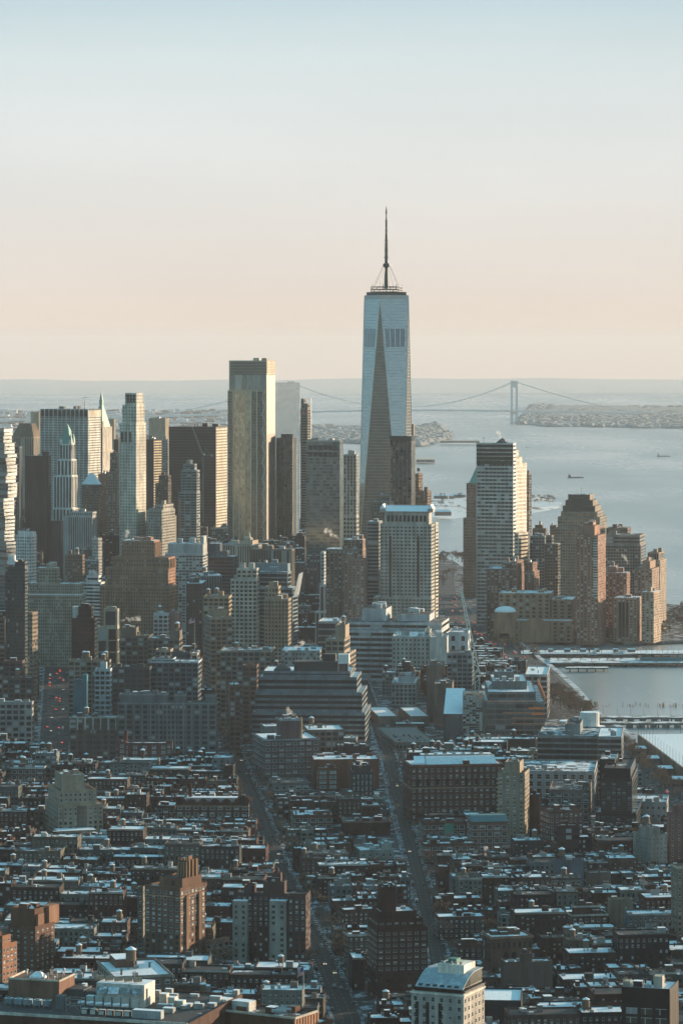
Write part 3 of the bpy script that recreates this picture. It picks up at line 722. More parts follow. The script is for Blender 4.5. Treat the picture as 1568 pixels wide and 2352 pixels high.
# construction tower and its crane
d = 4620
t = bld('unfinished_tower', 'unfinished concrete tower with bare floor slabs and netting', 'the unfinished tower', 410, 452, 1090, d, -12, side=460, wc=(.2, .21, .2), st=[dict(k='ribbon', fh=3.6, fv=.55, seg=7, mul=.4, g=GL)],
        tiers=[(410, 452, 0, 1, None, 1130), (415, 452, .1, .9, 1130, 1080), (420, 446, .2, .8, 1080, 1066)], clut=2)
b = MB(); x0, x1, y0, y1, z0, z1 = t['tiers'][0]
for i in range(14): b.box(x0 + .2, x0 + 3.5, y0 - .5, y0 - .1, z1 - 12 - i * 3.6, z1 - 10.4 - i * 3.6)
b.build('safety_netting', plain('orange_netting', (.42, .15, .09), .8), t['root'])
b = MB()
for i in range(16): b.box(x0 + 1, x0 + 2, y0 - .9, y0 - .1, 12 + i * 5, 15 + i * 5)
b.build('hoist_mast', WHITEM, t['root'])
def tower_crane(px, d, zb, zt, tipx, tipz, jibback, label, mat, rr=1.1, lat=2.0):
    x = X(px, d); root = empty('tower_crane', (x, d, zb)); tag(root, label, 'crane')
    H_ = zt - zb; b = MB(); h = lat
    for sx, sy in ((-h, -h), (h, -h), (h, h), (-h, h)): b.bar((sx / 2, sy / 2, 0), (sx / 2, sy / 2, H_), .5)
    z = 0; s = 1
    while z < H_ - 1:
        for sy in (-h / 2, h / 2): b.bar((-s * h / 2, sy, z), (s * h / 2, sy, z + h), .3)
        for sx in (-h / 2, h / 2): b.bar((sx, -s * h / 2, z), (sx, s * h / 2, z + h), .3)
        z += h; s = -s
    b.build('mast', mat, root)
    b = MB(); tip = Vector((X(tipx, d) - x, 0, tipz - zb)); base = Vector((0, 0, H_)); dv = tip - base; L = dv.length; dv.normalize()
    n = Vector((dv.z, 0, -dv.x)); yv = Vector((0, 1, 0)); k = int(L / h)
    for off in (n * h * .5 + yv * h * .5, n * h * .5 - yv * h * .5, -n * h * .5 + yv * h * .5, -n * h * .5 - yv * h * .5): b.bar(base + off, tip + off * .35, .62)
    for i in range(k):
        f0, f1 = i / k, (i + 1) / k; q0, q1 = 1 - .65 * f0, 1 - .65 * f1; s = 1 if i % 2 else -1
        for yo in (-.5, .5):
            b.bar(base + dv * L * f0 + n * h * .5 * s * q0 + yv * h * yo * q0, base + dv * L * f1 - n * h * .5 * s * q1 + yv * h * yo * q1, .36)
        b.bar(base + dv * L * f0 + n * h * .5 * q0 + yv * h * .5 * s * q0, base + dv * L * f1 + n * h * .5 * q1 - yv * h * .5 * s * q1, .3)
    b.build('boom', mat, root)
    b = MB(); b.box(-2, 2, -1.6, 1.6, H_ - 2.5, H_ + .5); b.build('slewing_platform', DMETAL, root)
    b = MB(); b.bar((0, 0, H_), (jibback * .4, 0, H_ + L * .22), .3); b.bar((jibback, 0, H_), (jibback * .4, 0, H_ + L * .22), .2); b.bar((0, 0, H_), (jibback, 0, H_), .6); b.build('back_mast', mat, root)
    b = MB(); b.box(min(jibback, jibback + 3), max(jibback, jibback + 3), -1.5, 1.5, H_ - 2, H_ + 1, bottom=True); b.build('counterweight', CONC, root)
    b = MB(); top = Vector((jibback * .4, 0, H_ + L * .22)); b.bar(top, tip, .14); b.bar(top + yv * .5, base + dv * L * .6, .07); b.build('stay_cable', DMETAL, root)
    b = MB(); b.bar(tip, tip - Vector((0, 0, L * .45)), .06); b.box(tip.x - .5, tip.x + .5, -.4, .4, tip.z - L * .45 - 1.2, tip.z - L * .45); b.build('hoist_line', DMETAL, root)
    b = MB(); b.box(1.2, 2.8, -2.6, -1, H_ - .5, H_ + 2); b.build('cab', WHITEM, root)
    return root
tower_crane(466, 4560, 120, Z(1045, 4560), 441, Z(979, 4560), 10, 'thin luffing crane rising beside the unfinished tower', plain('grey_crane_steel', (.2, .17, .15), .6), lat=1.6)
# tall glass tower, golden reflections painted into the facade colours
d = 4850
t = bld('glass_tower', 'tall bronze-tinted glass tower with golden reflections and X bracing', 'the bronze glass tower', 523, 612, 828, d, -20, side=632, wm=G3, rough=.2,
        st='none', tiers=[(523, 612, 0, 1, None, 897, None, 'f'), (525, 612, .04, 1, 897, 828, 'none')], clut=2, roof=ROOF_DARK)
x0, x1, y0, y1, z0, z1 = t['tiers'][0]; u0, u1, v0, v1, w0, w1 = t['tiers'][1]
for i in range(1, 6):
    b = MB(); u = x0 + (x1 - x0) * i / 6.6; b.box(u - .75, u + .8, y0 - .6, y0, 0, z1); b.build('pilaster', GOLDM, t['root'])
def panels(b, xa, xb, y, za, zb_, nx, fh, rg, jit):
    ny = max(1, round((zb_ - za) / fh)); w_ = (xb - xa) / nx; h_ = (zb_ - za) / ny
    for j_ in range(ny):
        for i_ in range(nx):
            q = [(xa + i_ * w_ + .05, za + j_ * h_), (xa + (i_ + 1) * w_ - .05, za + j_ * h_), (xa + (i_ + 1) * w_ - .05, za + (j_ + 1) * h_ - .7), (xa + i_ * w_ + .05, za + (j_ + 1) * h_ - .7)]
            b.face([(u_, y - .1 - rg.random() * jit, z_) for u_, z_ in q])
rgp = random.Random(40)
for i, gt in enumerate(((.1, .11, .105), (.36, .315, .23), (.4, .35, .255), (.34, .3, .22), (.11, .115, .105), (.075, .08, .078))):  # dark and gold bay tints imitate mirrored surroundings
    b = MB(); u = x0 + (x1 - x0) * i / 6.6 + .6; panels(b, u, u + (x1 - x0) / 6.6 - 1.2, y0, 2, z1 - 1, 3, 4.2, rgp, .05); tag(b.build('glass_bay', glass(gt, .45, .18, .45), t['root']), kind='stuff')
b = MB()
for i in range(6):
    u = u0 + (u1 - u0) * (i + .04) / 6.2
    b.face([(u + .8, v0 - .3, w0 + 1), (u + (u1 - u0) / 6.2 - .8, v0 - .3, w0 + 1), (u + (u1 - u0) / 6.2 - .8, v0 - .3, w1 - 20), (u + .8, v0 - .3, w1 - 20)])
b.build('upper_glazing', G3T, t['root'])
b = MB()
for k in range(9): b.box(u0 + 2, u1 - 1, v0 - .45, v0 - .3, w1 - 3 - k * 2.1, w1 - 1.9 - k * 2.1)
b.build('crown_louvres', DK, t['root'])
b = MB(); h = 0; n = 26; seg = z1 / n
for i in range(n):
    a, c = (x1 - 6.5, x1 - 1) if i % 2 else (x1 - 1, x1 - 6.5); b.bar((a, y0 - .7, i * seg), (c, y0 - .7, (i + 1) * seg), .5)
b.build('x_brace', MULL, t['root'])
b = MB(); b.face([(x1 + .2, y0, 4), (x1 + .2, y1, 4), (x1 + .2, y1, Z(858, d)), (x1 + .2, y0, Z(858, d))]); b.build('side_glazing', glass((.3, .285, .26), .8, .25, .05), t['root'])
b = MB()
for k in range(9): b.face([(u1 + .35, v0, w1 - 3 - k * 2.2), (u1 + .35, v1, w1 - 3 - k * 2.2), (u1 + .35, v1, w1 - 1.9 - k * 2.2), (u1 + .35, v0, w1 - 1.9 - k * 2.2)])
b.build('side_louvres', wall((.5, .44, .34)), t['root'])  # crown louvres again, sunlit tone put into their colour
# dark patches painted on the facade as reflections of darker things
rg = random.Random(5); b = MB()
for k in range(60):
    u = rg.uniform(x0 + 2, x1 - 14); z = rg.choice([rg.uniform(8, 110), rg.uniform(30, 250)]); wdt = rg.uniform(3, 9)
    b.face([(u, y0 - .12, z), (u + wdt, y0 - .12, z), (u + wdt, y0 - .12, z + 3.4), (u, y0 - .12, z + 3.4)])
b.build('painted_reflection_panes', glass((.09, .075, .055), .5, .2, .5), t['root'])
# pale mirror tower
d = 5000
t = bld('glass_tower', 'pale mirror-glass tower reflecting the bright sky beside the bronze tower', 'the pale mirror tower', 633, 688, 879, d, 34, side=631, dep=45, wm=G4, st=dict(k='punch', bw=6, fh=4.2, fw=.99, fv=.95, g=glass((.62, .64, .63), .9, .1, .07)), clut=0, roof=ROOF_DARK)
bld('glass_tower', 'dark glass slab added for the dark reflection in the pale mirror tower', 'the dark glass slab', 634, 672, 1006, 4880, -18, side=682, wm=glass((.05, .055, .055), .5, .2, .5), st=[dict(k='punch', bw=4, fh=4, fw=.97, fv=.8, g=glass((.05, .055, .05), .5, .2, .8)), dict(k='mull', bw=14, t=.5, g=GOLDM)], clut=4, roof=ROOF_DARK)  # slab added where the mirror tower shows a dark reflection
# tower under construction
d = 5250
t = bld('unfinished_tower', 'slender unfinished tower with raw slabs right of the pale mirror tower', 'the slender unfinished tower', 690, 706, 940, d, -18, side=713, wc=(.17, .15, .125), st=[dict(k='ribbon', fh=4, fv=.5, seg=6, g=GLD)],
        tiers=[(690, 706, 0, 1, None, 938), (690, 697, .1, .9, 938, 916), (700, 706, .1, .8, 938, 927)], clut=1, roof=ROOF_DARK)
b = MB(); x0, x1, y0, y1, z0, z1 = t['tiers'][0]; b.bar((x1 + 4, y0 + 4, 0), (x1 + 4, y0 + 4, z1 + 16), .8); b.build('hoist_mast', METAL, t['root'])
b = MB(); b.box(x0, x1, y0 - .6, y0 - .1, z1 - 8, z1 - 6.5); b.build('orange_guard_rail', plain('orange_guard', (.5, .14, .06), .7), t['root'])
# broad glass tower and limestone flats
t = bld('glass_tower', 'broad grey-bronze glass tower with fine horizontal lines left of the tapering tower', 'the broad glass tower', 703, 780, 1012, 4480, -14, side=788, wm=G7, st=[dict(k='punch', bw=4.5, fh=4.1, fw=.97, fv=.74, g=glass((.13, .15, .145), .55, .15, .55))], clut=5, roof=ROOF_DARK)
x0, x1, y0, y1, z0, z1 = t['tiers'][0]; b = MB()
for r_ in range(2):
    for i in range(6): b.box(x0 + 3 + i * 6.6, x0 + 8.6 + i * 6.6, y0 - .3, y0 - .05, z1 - 12 - 9 * r_, z1 - 6 - 9 * r_)
b.build('louvre', DK, t['root'])
t = bld('residential_tower', 'pale stone tower with tall window strips and a square grid base', 'the pale strip-windowed tower', 788, 818, 1044, 4560, -14, side=824, wc=(.3, .3, .27), st=[dict(k='strip', bw=4.4, fw=.5, fh=4, g=GL)],
        tiers=[(788, 818, 0, 1, None, 1185, dict(k='punch', bw=4.2, fh=5.4, fw=.6, fv=.55, g=GLD)), (788, 818, .02, .98, 1185, 1044)], clut=3)

# ---- the tapering tower with its mast
d = 4706; cx = X(887, d); root = empty('skyscraper', (cx, d, 0)); tag(root, 'tallest tower, tapering blue glass with a long triangular facet and spired mast', 'skyscraper')
phi = R(16.5); zb, zt = 58.0, 414.0
top = [Vector((-math.sin(phi) * 31, -math.cos(phi) * 31, zt)), Vector((math.cos(phi) * 31, -math.sin(phi) * 31, zt)), Vector((math.sin(phi) * 31, math.cos(phi) * 31, zt)), Vector((-math.cos(phi) * 31, math.sin(phi) * 31, zt))]
bot = []
for i in range(4):
    m = (top[i] + top[(i + 1) % 4]) / 2; v = Vector((m.x, m.y, 0)).normalized() * 43.8; bot.append(Vector((v.x, v.y, zb)))   # bot[i] lies under edge i,i+1
b = MB(); b.prism([(p.x, p.y) for p in bot], 0, zb, 0); b.build('base', glass((.3, .32, .3), .5, .3, .2), root)
fl = MB(); ms = MB(); sv = MB(); sv2 = MB()
def tri_lines(A0, A1, B0, B1):
    """A0->A1 and B0->B1 are the two edges bottom to top"""
    nn = (A1 - A0).cross(B1 - A0) + (B0 - A0).cross(B1 - A0); nn.z = 0
    if nn.dot(Vector(((A0.x + B0.x + A1.x + B1.x), (A0.y + B0.y + A1.y + B1.y), 0))) < 0: nn = -nn
    nn = nn.normalized() * .06; z = zb + 4
    while z < zt:
        t0, t1 = (z - zb) / (zt - zb), (z + .3 - zb) / (zt - zb)
        p, q = A0.lerp(A1, t0) + nn, B0.lerp(B1, t0) + nn; p2, q2 = A0.lerp(A1, t1) + nn, B0.lerp(B1, t1) + nn
        fl.face([tuple(p), tuple(q), tuple(q2), tuple(p2)]); z += 4.2
def tri_panels(A0, A1, B0, B1, mat, name, rgx, jit):
    nn = (A1 - A0).cross(B1 - A0) + (B0 - A0).cross(B1 - A0)
    if nn.x * (A0.x + B0.x + A1.x + B1.x) + nn.y * (A0.y + B0.y + A1.y + B1.y) < 0: nn = -nn
    nn = nn.normalized(); b = MB(); n = 84
    for k in range(n):
        t0, t1 = k / n, (k + 1) / n; P, Q, P2, Q2 = A0.lerp(A1, t0), B0.lerp(B1, t0), A0.lerp(A1, t1), B0.lerp(B1, t1); m = max(1, round(((Q - P).length + (Q2 - P2).length) / 2 / 5))
        for i in range(m):
            b.face([tuple(v + nn * (rgx.random() * jit + .02)) for v in (P.lerp(Q, i / m), P.lerp(Q, (i + 1) / m), P2.lerp(Q2, (i + 1) / m), P2.lerp(Q2, i / m))])
    tag(b.build(name, mat, root), kind='stuff')
rgt = random.Random(11)
G1P = glass((.25, .34, .37), .92, .07, .09); GUP = glass((.155, .15, .135), .7, .16, .22)  # browner tint of upright facets imitates their darker reflection
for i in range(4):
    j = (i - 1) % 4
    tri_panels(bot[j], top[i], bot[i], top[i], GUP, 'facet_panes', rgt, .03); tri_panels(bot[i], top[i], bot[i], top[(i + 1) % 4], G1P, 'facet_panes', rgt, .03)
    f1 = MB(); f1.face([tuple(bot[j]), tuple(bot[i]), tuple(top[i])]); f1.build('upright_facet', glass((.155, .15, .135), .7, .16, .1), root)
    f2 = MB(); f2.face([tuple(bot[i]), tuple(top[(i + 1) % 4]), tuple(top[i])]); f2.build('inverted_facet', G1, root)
    tri_lines(bot[j], top[i], bot[i], top[i]); tri_lines(bot[i], top[i], bot[i], top[(i + 1) % 4])
    for T in (top[i],):
        ms.bar(bot[i], top[i], .55); ms.bar(bot[j], top[i], .55)
    # louvred plant floors on the inverted facets
    za, zc = Z(797, d), Z(755, d); t0, t1 = (za - zb) / (zt - zb), (zc - zb) / (zt - zb)
    pa, qa = bot[i].lerp(top[i], t0), bot[i].lerp(top[(i + 1) % 4], t0); pb, qb = bot[i].lerp(top[i], t1), bot[i].lerp(top[(i + 1) % 4], t1)
    nn = Vector((bot[i].x, bot[i].y, 0)).normalized() * .1
    for g_ in range(4):
        for s_ in range(5):
            f = .1 + .82 * (g_ / 4 + s_ / 5 * .2); w_ = .018
            sq = sv if i == 0 else sv2; P = [pa.lerp(qa, f) + nn, pa.lerp(qa, f + w_) + nn, pb.lerp(qb, f + w_) + nn, pb.lerp(qb, f) + nn]; sq.face([tuple(v) for v in P])
fl.build('floor_lines', plain('glass_joint', (.2, .27, .29), .4), root); ms.build('edge_trim', plain('steel_edge', (.5, .46, .4), .35, .5), root); sv.build('plant_louvres', plain('louvre_steel', (.05, .075, .085), .5), root); sv2.build('plant_louvres', plain('pale_louvre_steel', (.2, .26, .28), .4, .4), root)
b = MB(); b.prism([(p.x * 1.005, p.y * 1.005) for p in top], zt, zt + 5.5); b.build('parapet', plain('parapet_steel', (.42, .42, .4), .5), root)
zp = zt + 5.5
b = MB(); b.prism([(p.x * .9, p.y * .9) for p in top], zp, zp + 4.5); b.build('roof_plant', DMETAL, root)
b = MB(); k = 28; Rr = 21
def ring(z, r_, t_):
    for i in range(k):
        a0, a1 = 2 * math.pi * i / k, 2 * math.pi * (i + 1) / k; b.bar((r_ * math.cos(a0), r_ * math.sin(a0), z), (r_ * math.cos(a1), r_ * math.sin(a1), z), t_)
for z_ in (zp + 4.6, zp + 8, zp + 11.4): ring(z_, Rr, .6)
for i in range(k):
    a0, a1 = 2 * math.pi * i / k, 2 * math.pi * (i + 1) / k; s = i % 2
    b.bar((Rr * math.cos(a0), Rr * math.sin(a0), zp + 4.6), (Rr * math.cos(a0), Rr * math.sin(a0), zp + 11.4 + (3.5 if i % 4 == 0 else 0)), .22)
    b.bar((Rr * math.cos(a0 if s else a1), Rr * math.sin(a0 if s else a1), zp + 4.6), (Rr * math.cos(a1 if s else a0), Rr * math.sin(a1 if s else a0), zp + 11), .18)
b.build('ring_truss', DMETAL, root)
b = MB(); zz = lambda py: Z(py, d)
prof_ = [(663, 3.2), (640, 2.6), (622, 2.0), (615, 2.0), (612, 4.6), (606, 4.6), (604, 2.2), (560, 1.9), (558, 1.6), (542, 1.8), (530, 1.1), (517, 1.5), (500, .9), (492, .7), (489, 1.5), (472, .1)]
for (ya, ra), (yb, rb) in zip(prof_, prof_[1:]): b.cyl(0, 0, ra, max(rb, .05), zz(ya), zz(yb), 10)
for ya, ra in ((575, 3.3), (553, 3.0), (531, 2.6), (509, 2.2), (592, 3.4)): b.cyl(0, 0, ra, ra, zz(ya), zz(ya) + 1.0, 10)
for i in range(26):
    z_ = zz(596) + i * .95
    for a in (0, math.pi / 2): b.bar((-3.2 * math.cos(a), -3.2 * math.sin(a), z_), (3.2 * math.cos(a), 3.2 * math.sin(a), z_), .13)
b.build('mast', plain('mast_steel', (.045, .06, .06), .5, .2), root)
b = MB()
for i in range(8):
    a = 2 * math.pi * (i + .3) / 8; b.bar((4.4 * math.cos(a), 4.4 * math.sin(a), zz(609)), (19 * math.cos(a), 17 * math.sin(a), zp + 10), .18)
b.build('guy_cable', DMETAL, root)
HERO.append(dict(cx=cx, cy=d, w=75, dep=75, a=0, h=420, short='the tapering tower', d=d))

# dark flared residential tower
d = 4360
t = bld('residential_tower', 'dark flared glass tower in front of the tapering tower', 'the dark flared tower', 896, 944, 1010, d, -16, side=952, wm=G111, st=[dict(k='punch', bw=3.4, fh=3.8, fw=.95, fv=.8, g=glass((.06, .063, .06), .45, .2, .95, .05, palecol=(.22, .2, .16))), dict(k='mull', bw=5, t=.3, g=plain('dark_mullion', (.12, .115, .1), .5))], clut=0, roof=ROOF_DARK)
x0, x1, y0, y1, z0, z1 = t['tiers'][0]; b = MB(); b.frus((x0, x1, y0, y1), (x0 - 1.2, x1 + 1.2, y0 - 1.2, y1 + 1.2), z1 - 2, z1 + 4.5); b.build('flared_crown', G111, t['root'])
bld('residential_tower', 'thin ribbed tower peeping out right of the tapering tower', 'the thin ribbed tower', 940, 949, 974, 5200, -20, side=953, wc=(.22, .2, .17), st='pier', clut=1)
bld('office_tower', 'brown brick block with roof tank behind the gabled stone tower', 'the brown tank block', 953, 981, 1128, 4750, -18, side=990, wc=BROWN, st='off', tiers=[(953, 961, 0, 1, None, 1088), (961, 981, 0, 1, None, 1128)], tank=1, clut=2)
bld('office_tower', 'brown block with white plant boxes between the tapering tower and gabled stone tower', 'the brown plant-box block', 852, 896, 1152, 4250, -12, side=904, wc=(.15, .13, .11), st='off', tiers=[(852, 896, 0, 1, None, 1152), (868, 892, .2, .8, 1152, 1138)], clut=4)
# stone tower with gabled crown
d = 3900
t = bld('office_tower', 'big grey stone tower with square windows under a white gabled roof', 'the gabled stone tower', 872, 990, 1195, d, -10, side=998, wc=(.31, .3, .27), st=dict(k='punch', bw=4.3, fh=4.0, fw=.62, fv=.5, g=GLD, pair=1),
        tiers=[(858, 990, 0, 1, None, 1372), (872, 990, .03, .97, 1372, 1205), (882, 984, .08, .92, 1205, 1175, 'none')], clut=0)
x0, x1, y0, y1, z0, z1 = t['tiers'][2]; b = MB()
n_ = 10
for i in range(n_): u = x0 + 2 + (x1 - x0 - 4) * i / n_; b.box(u + .6, u + (x1 - x0 - 4) / n_ - .8, y0 - .2, y0 - .02, z0 + 3, z0 + 10)
b.build('attic_windows', GLD, t['root'])
b = MB(); b.frus((x0 - 3, x1 + 3, y0 - 3, y1 + 3), (x0 - 1, x1 + 1, y0 + 12, y1 - 12), z1, z1 + 6.5); b.build('gabled_roof', SNOW, t['root'])
for ux in (x0 - 5, x1 - 1):
    b = MB(); b.prism([(ux, y0 - 3), (ux + 6, y0 - 3), (ux + 6, y0 + 14), (ux, y0 + 14)], z1 - 1, z1 + 3); b.frus((ux, ux + 6, y0 - 3, y0 + 14), (ux + 2.8, ux + 3.2, y0 - 3, y0 + 14), z1 + 3, z1 + 8, 1); b.build('roof_gable', [t['wm'], SNOW], t['root'])
X0, X1, Y0, Y1, Z0, Z1 = t['tiers'][1]; b = MB()
for f in (.2, .745): u = X0 + (X1 - X0) * f; b.box(u - 1.2, u + 1.2, Y0 - .25, Y0, 12, Z(1232, d))
b.build('recessed_strips', GLD, t['root'])
bld('office_tower', 'curved glass wing with horizontal bands attached left of the gabled stone tower', 'the glass wing', 842, 870, 1198, 3935, -10, dep=26, wc=(.2, .2, .18), st='rib', clut=1)
bld('office_tower', 'narrow banded glass wing glowing at the right edge of the gabled stone tower', 'the narrow glass wing', 994, 1000, 1200, 3930, -14, side=1006, wc=(.42, .38, .3), st='rib', clut=0)

# ---- right cluster
d = 4360
t = bld('office_tower', 'tall white-banded office tower by the harbour with sunlit stepped side', 'the white-banded tower', 1093, 1178, 1018, d, -14, side=1184, wc=(.45, .43, .385), spec=.5, rough=.5, st=dict(k='ribbon', fh=4.7, fv=.55, seg=5, mul=.25, g=GL), clut=2, roof=ROOF_DARK)
x0, x1, y0, y1, z0, z1 = t['tiers'][0]
b = MB()
for k_ in range(5): b.box(x0 + .5, x1 - .3, y0 - .3, y0 - .1, z1 - 5.5 - k_ * 5.2, z1 - 1.8 - k_ * 5.2)
b.build('crown_glazing', glass((.02, .035, .032), .2, .15, .3), t['root'])
b = MB(); b.frus((x0 + 24, x0 + 38, y0 + 4, y0 + 18), (x0 + 30, x0 + 32, y0 + 10, y0 + 12), z1, z1 + 6); b.build('skylight', DMETAL, t['root'])
b = MB(); b.bar((x0 + 9, y0 + 3, z1), (x0 + 9, y0 + 3, z1 + 7), .35); b.bar((x0 + 7, y0 + 3, z1 + 6), (x0 + 11, y0 + 3, z1 + 6.6), .3); b.build('roof_davit', DMETAL, t['root'])
t = bld('office_tower', 'sunlit stepped wing of bands attached behind the white-banded tower', 'the sunlit stepped wing', 1172, 1182, 1064, 4420, -30, side=1209, wc=(.52, .46, .38), st=dict(k='ribbon', fh=4.7, fv=.4, seg=30, g=glass((.12, .11, .1), .2, .2, .2)),
        tiers=[(1172, 1182, 0, 1, None, 1064), (1172, 1182, .0, .62, 1064, 1050), (1172, 1182, .0, .35, 1050, 1034)], clut=0)
bld('office_tower', 'low sunlit banded wing at the foot of the white-banded tower', 'the low banded wing', 1180, 1190, 1224, 4330, -30, side=1212, wc=(.5, .44, .36), st=dict(k='ribbon', fh=4.7, fv=.4, seg=30, g=GL), clut=0)
bld('office_tower', 'brown glass tower half hidden behind the right of the white-banded tower', 'the half-hidden brown tower', 1200, 1213, 1088, 4800, -20, side=1220, wc=(.15, .12, .095), st='grid', clut=1)
bld('office_tower', 'grid-fronted granite tower with green pyramid behind the left of the white-banded tower', 'the green pyramid granite tower', 1068, 1100, 1112, 4850, -18, dep=40, wc=(.17, .155, .135), st=dict(k='punch', bw=3.2, fh=4, fw=.75, fv=.7, g=glass((.15, .13, .1), .5, .2, .6)),
    tiers=[(1063, 1104, 0, 1, None, 1190), (1069, 1104, .06, .94, 1190, 1110)], clut=0)
h_ = HERO[-1]; o_ = [o for o in D.objects if o.get('label', '').startswith('grid-fronted granite')][0]
b = MB(); w2 = h_['w'] / 2; b.frus((-w2 * .6, w2, -16, 16), (w2 * .05, w2 * .2, -1, 1), h_['h'], h_['h'] + 22); b.build('copper_pyramid', COPPER, o_)
# stepped tower
d = 4700
GS = glass((.17, .145, .11), .5, .25, .6)
t = bld('office_tower', 'broad granite tower with stepped dark terraces at the top, right of the white-banded tower', 'the stepped granite tower', 1276, 1376, 1180, d, -14, side=1393, wc=(.2, .175, .145), st=dict(k='punch', bw=3.4, fh=3.9, fw=.74, fv=.68, g=GS),
        tiers=[(1274, 1378, 0, 1, None, 1213), (1279, 1376, .03, .97, 1213, 1188), (1286, 1370, .06, .94, 1188, 1176), (1290, 1364, .1, .9, 1176, 1163, 'none'), (1295, 1358, .16, .84, 1163, 1150, 'none'), (1300, 1350, .22, .78, 1150, 1137, 'none')], clut=0)
b = MB()
for k_ in (3, 4, 5):
    x0, x1, y0, y1, z0, z1 = t['tiers'][k_]; b.box(x0 - .3, x1 + .02, y0 - .3, y0 - .05, z0 + .4, z1 - .4)
b.build('dark_terrace_bands', plain('dark_green_metal', (.03, .045, .042), .45, .2), t['root'])
b = MB(); x0, x1, y0, y1, z0, z1 = t['tiers'][5]; b.bar(((x0 + x1) / 2, 0, z1), ((x0 + x1) / 2, 0, z1 + 9), .3); b.build('antenna_mast', DMETAL, t['root'])
bld('office_tower', 'pale green glass block left of the stepped granite tower', 'the green glass block', 1216, 1250, 1231, 4320, -14, side=1258, wc=(.16, .18, .17), st='grid', clut=2)
bld('office_tower', 'brown glass block with roof box left of the stepped granite tower', 'the brown roof-box block', 1250, 1280, 1249, 4280, -14, side=1286, wc=(.14, .125, .1), st='grid', tiers=[(1250, 1280, 0, 1, None, 1249), (1252, 1266, .1, .9, 1249, 1230)], clut=1)
bld('apartment_building', 'low brown block beyond the green glass block', 'the low brown block', 1228, 1252, 1212, 4900, -14, side=1256, wc=BROWN, st='off', tiers=[(1222, 1252, 0, 1, None, 1214), (1232, 1244, .1, .9, 1214, 1206)], clut=2)
bld('apartment_building', 'brick flats beyond the stepped granite tower, only the left edge showing', 'the hidden brick flats', 1262, 1276, 1207, 5000, -10, side=1279, wc=BROWN, st='off', clut=1)
# brick block in front of the banded tower
bld('apartment_building', 'red-brown brick flats with many windows at the foot of the white-banded tower', 'the red-brown brick flats', 1117, 1186, 1307, 4190, -14, side=1203, wc=(.17, .1, .075), st='aptp', tiers=[(1117, 1186, 0, 1, None, 1307), (1150, 1170, .1, .9, 1307, 1294), (1172, 1186, .05, .95, 1307, 1290)], clut=4)
bld('apartment_building', 'narrow brick flats with a sunlit side next to the red-brown brick flats', 'the narrow brick flats', 1203, 1226, 1293, 4200, -18, side=1238, wc=(.17, .1, .075), st='aptp', tiers=[(1203, 1226, 0, 1, None, 1312), (1203, 1222, .05, .95, 1312, 1292)], clut=2)
# slender brick tower with a glass corner
d = 4090
t = bld('residential_tower', 'slender red brick tower with a pale glass corner standing on the waterfront', 'the slender brick tower', 1323, 1372, 1230, d, -16, side=1390, wc=(.24, .13, .09), st='aptp', tiers=[(1323, 1372, 0, 1, None, 1230), (1332, 1362, .15, .85, 1230, 1208, 'none')], clut=4)
x0, x1, y0, y1, z0, z1 = t['tiers'][0]; b = MB(); m_ = MB()
for k_ in range(28):
    z_ = z1 - 3 - k_ * 3.05
    if z_ < Z(1372, d): break
    b.box(x0 + 20, x1 - .3, y0 - .5, y0 - .08, z_ - 1.9, z_); m_.box(x0 + 20, x1 - .2, y0 - .7, y0 - .1, z_ - 2.5, z_ - 1.95)
b.build('glass_corner', glass((.14, .18, .18), .4, .15, .6, .25), t['root']); m_.build('slab_edges', WHITEM, t['root'])
b = MB(); b.box(x0 - .4, x1 + .4, y0 - .4, y0, Z(1424, d), Z(1422, d)); b.build('belt_course', wall(TAN), t['root'])
bld('apartment_building', 'wide glass and stone flats directly behind the slender brick tower', 'the wide stone flats', 1388, 1470, 1246, 4420, -12, side=1482, wc=(.21, .19, .165), st='grid', tiers=[(1388, 1470, 0, 1, None, 1251), (1390, 1468, .05, .95, 1251, 1230, 'rib')], clut=3)
bld('apartment_building', 'low rooftop of brown flats behind the wide stone flats', 'the rear brown flats', 1391, 1440, 1213, 4700, -12, side=1448, wc=BROWN, st='off', clut=3)
bld('residential_tower', 'rounded tan tower with a sunlit ribbed side at the right end of the waterfront', 'the rounded tan tower', 1488, 1514, 1285, 4280, -16, side=1529, wc=(.26, .2, .15), st='aptp', tiers=[(1482, 1514, 0, 1, None, 1287), (1484, 1510, .1, .95, 1287, 1270, 'pier')], clut=3)
bld('apartment_building', 'dark brick flats with terrace frame right of the slender brick tower', 'the terrace-frame flats', 1389, 1438, 1316, 4180, -14, side=1446, wc=(.2, .115, .085), st='aptp', tiers=[(1389, 1438, 0, 1, None, 1316), (1393, 1412, .2, .8, 1316, 1302, 'none')], clut=1)
bld('apartment_building', 'tan brick stepped flats with rooftop plant between the terrace-frame flats and rounded tower', 'the tan stepped flats', 1455, 1496, 1307, 4230, -16, side=1512, wc=(.27, .19, .14), st='aptp', tiers=[(1455, 1496, 0, 1, None, 1307), (1472, 1490, .1, .9, 1307, 1290, 'none')], clut=4)
t = bld('apartment_building', 'sunlit low brick flats with tall glass bays on the waterfront', 'the glass-bay flats', 1408, 1462, 1374, 4120, -14, side=1473, wc=(.28, .18, .13), st='aptp', clut=2)
x0, x1, y0, y1, z0, z1 = t['tiers'][0]
for f in (.28, .42, .58):
    b = MB(); u = x0 + (x1 - x0) * f; b.box(u - 1.6, u + 1.6, y0 - .5, y0 - .08, 6, z1 - 5); b.build('glass_bay', GLD, t['root'])
b = MB()
for i in range(12): u = x0 + (x1 - x0) * i / 11; b.bar((u, y0, z1), (u, y0 + 1, z1 + 2.6), .2)
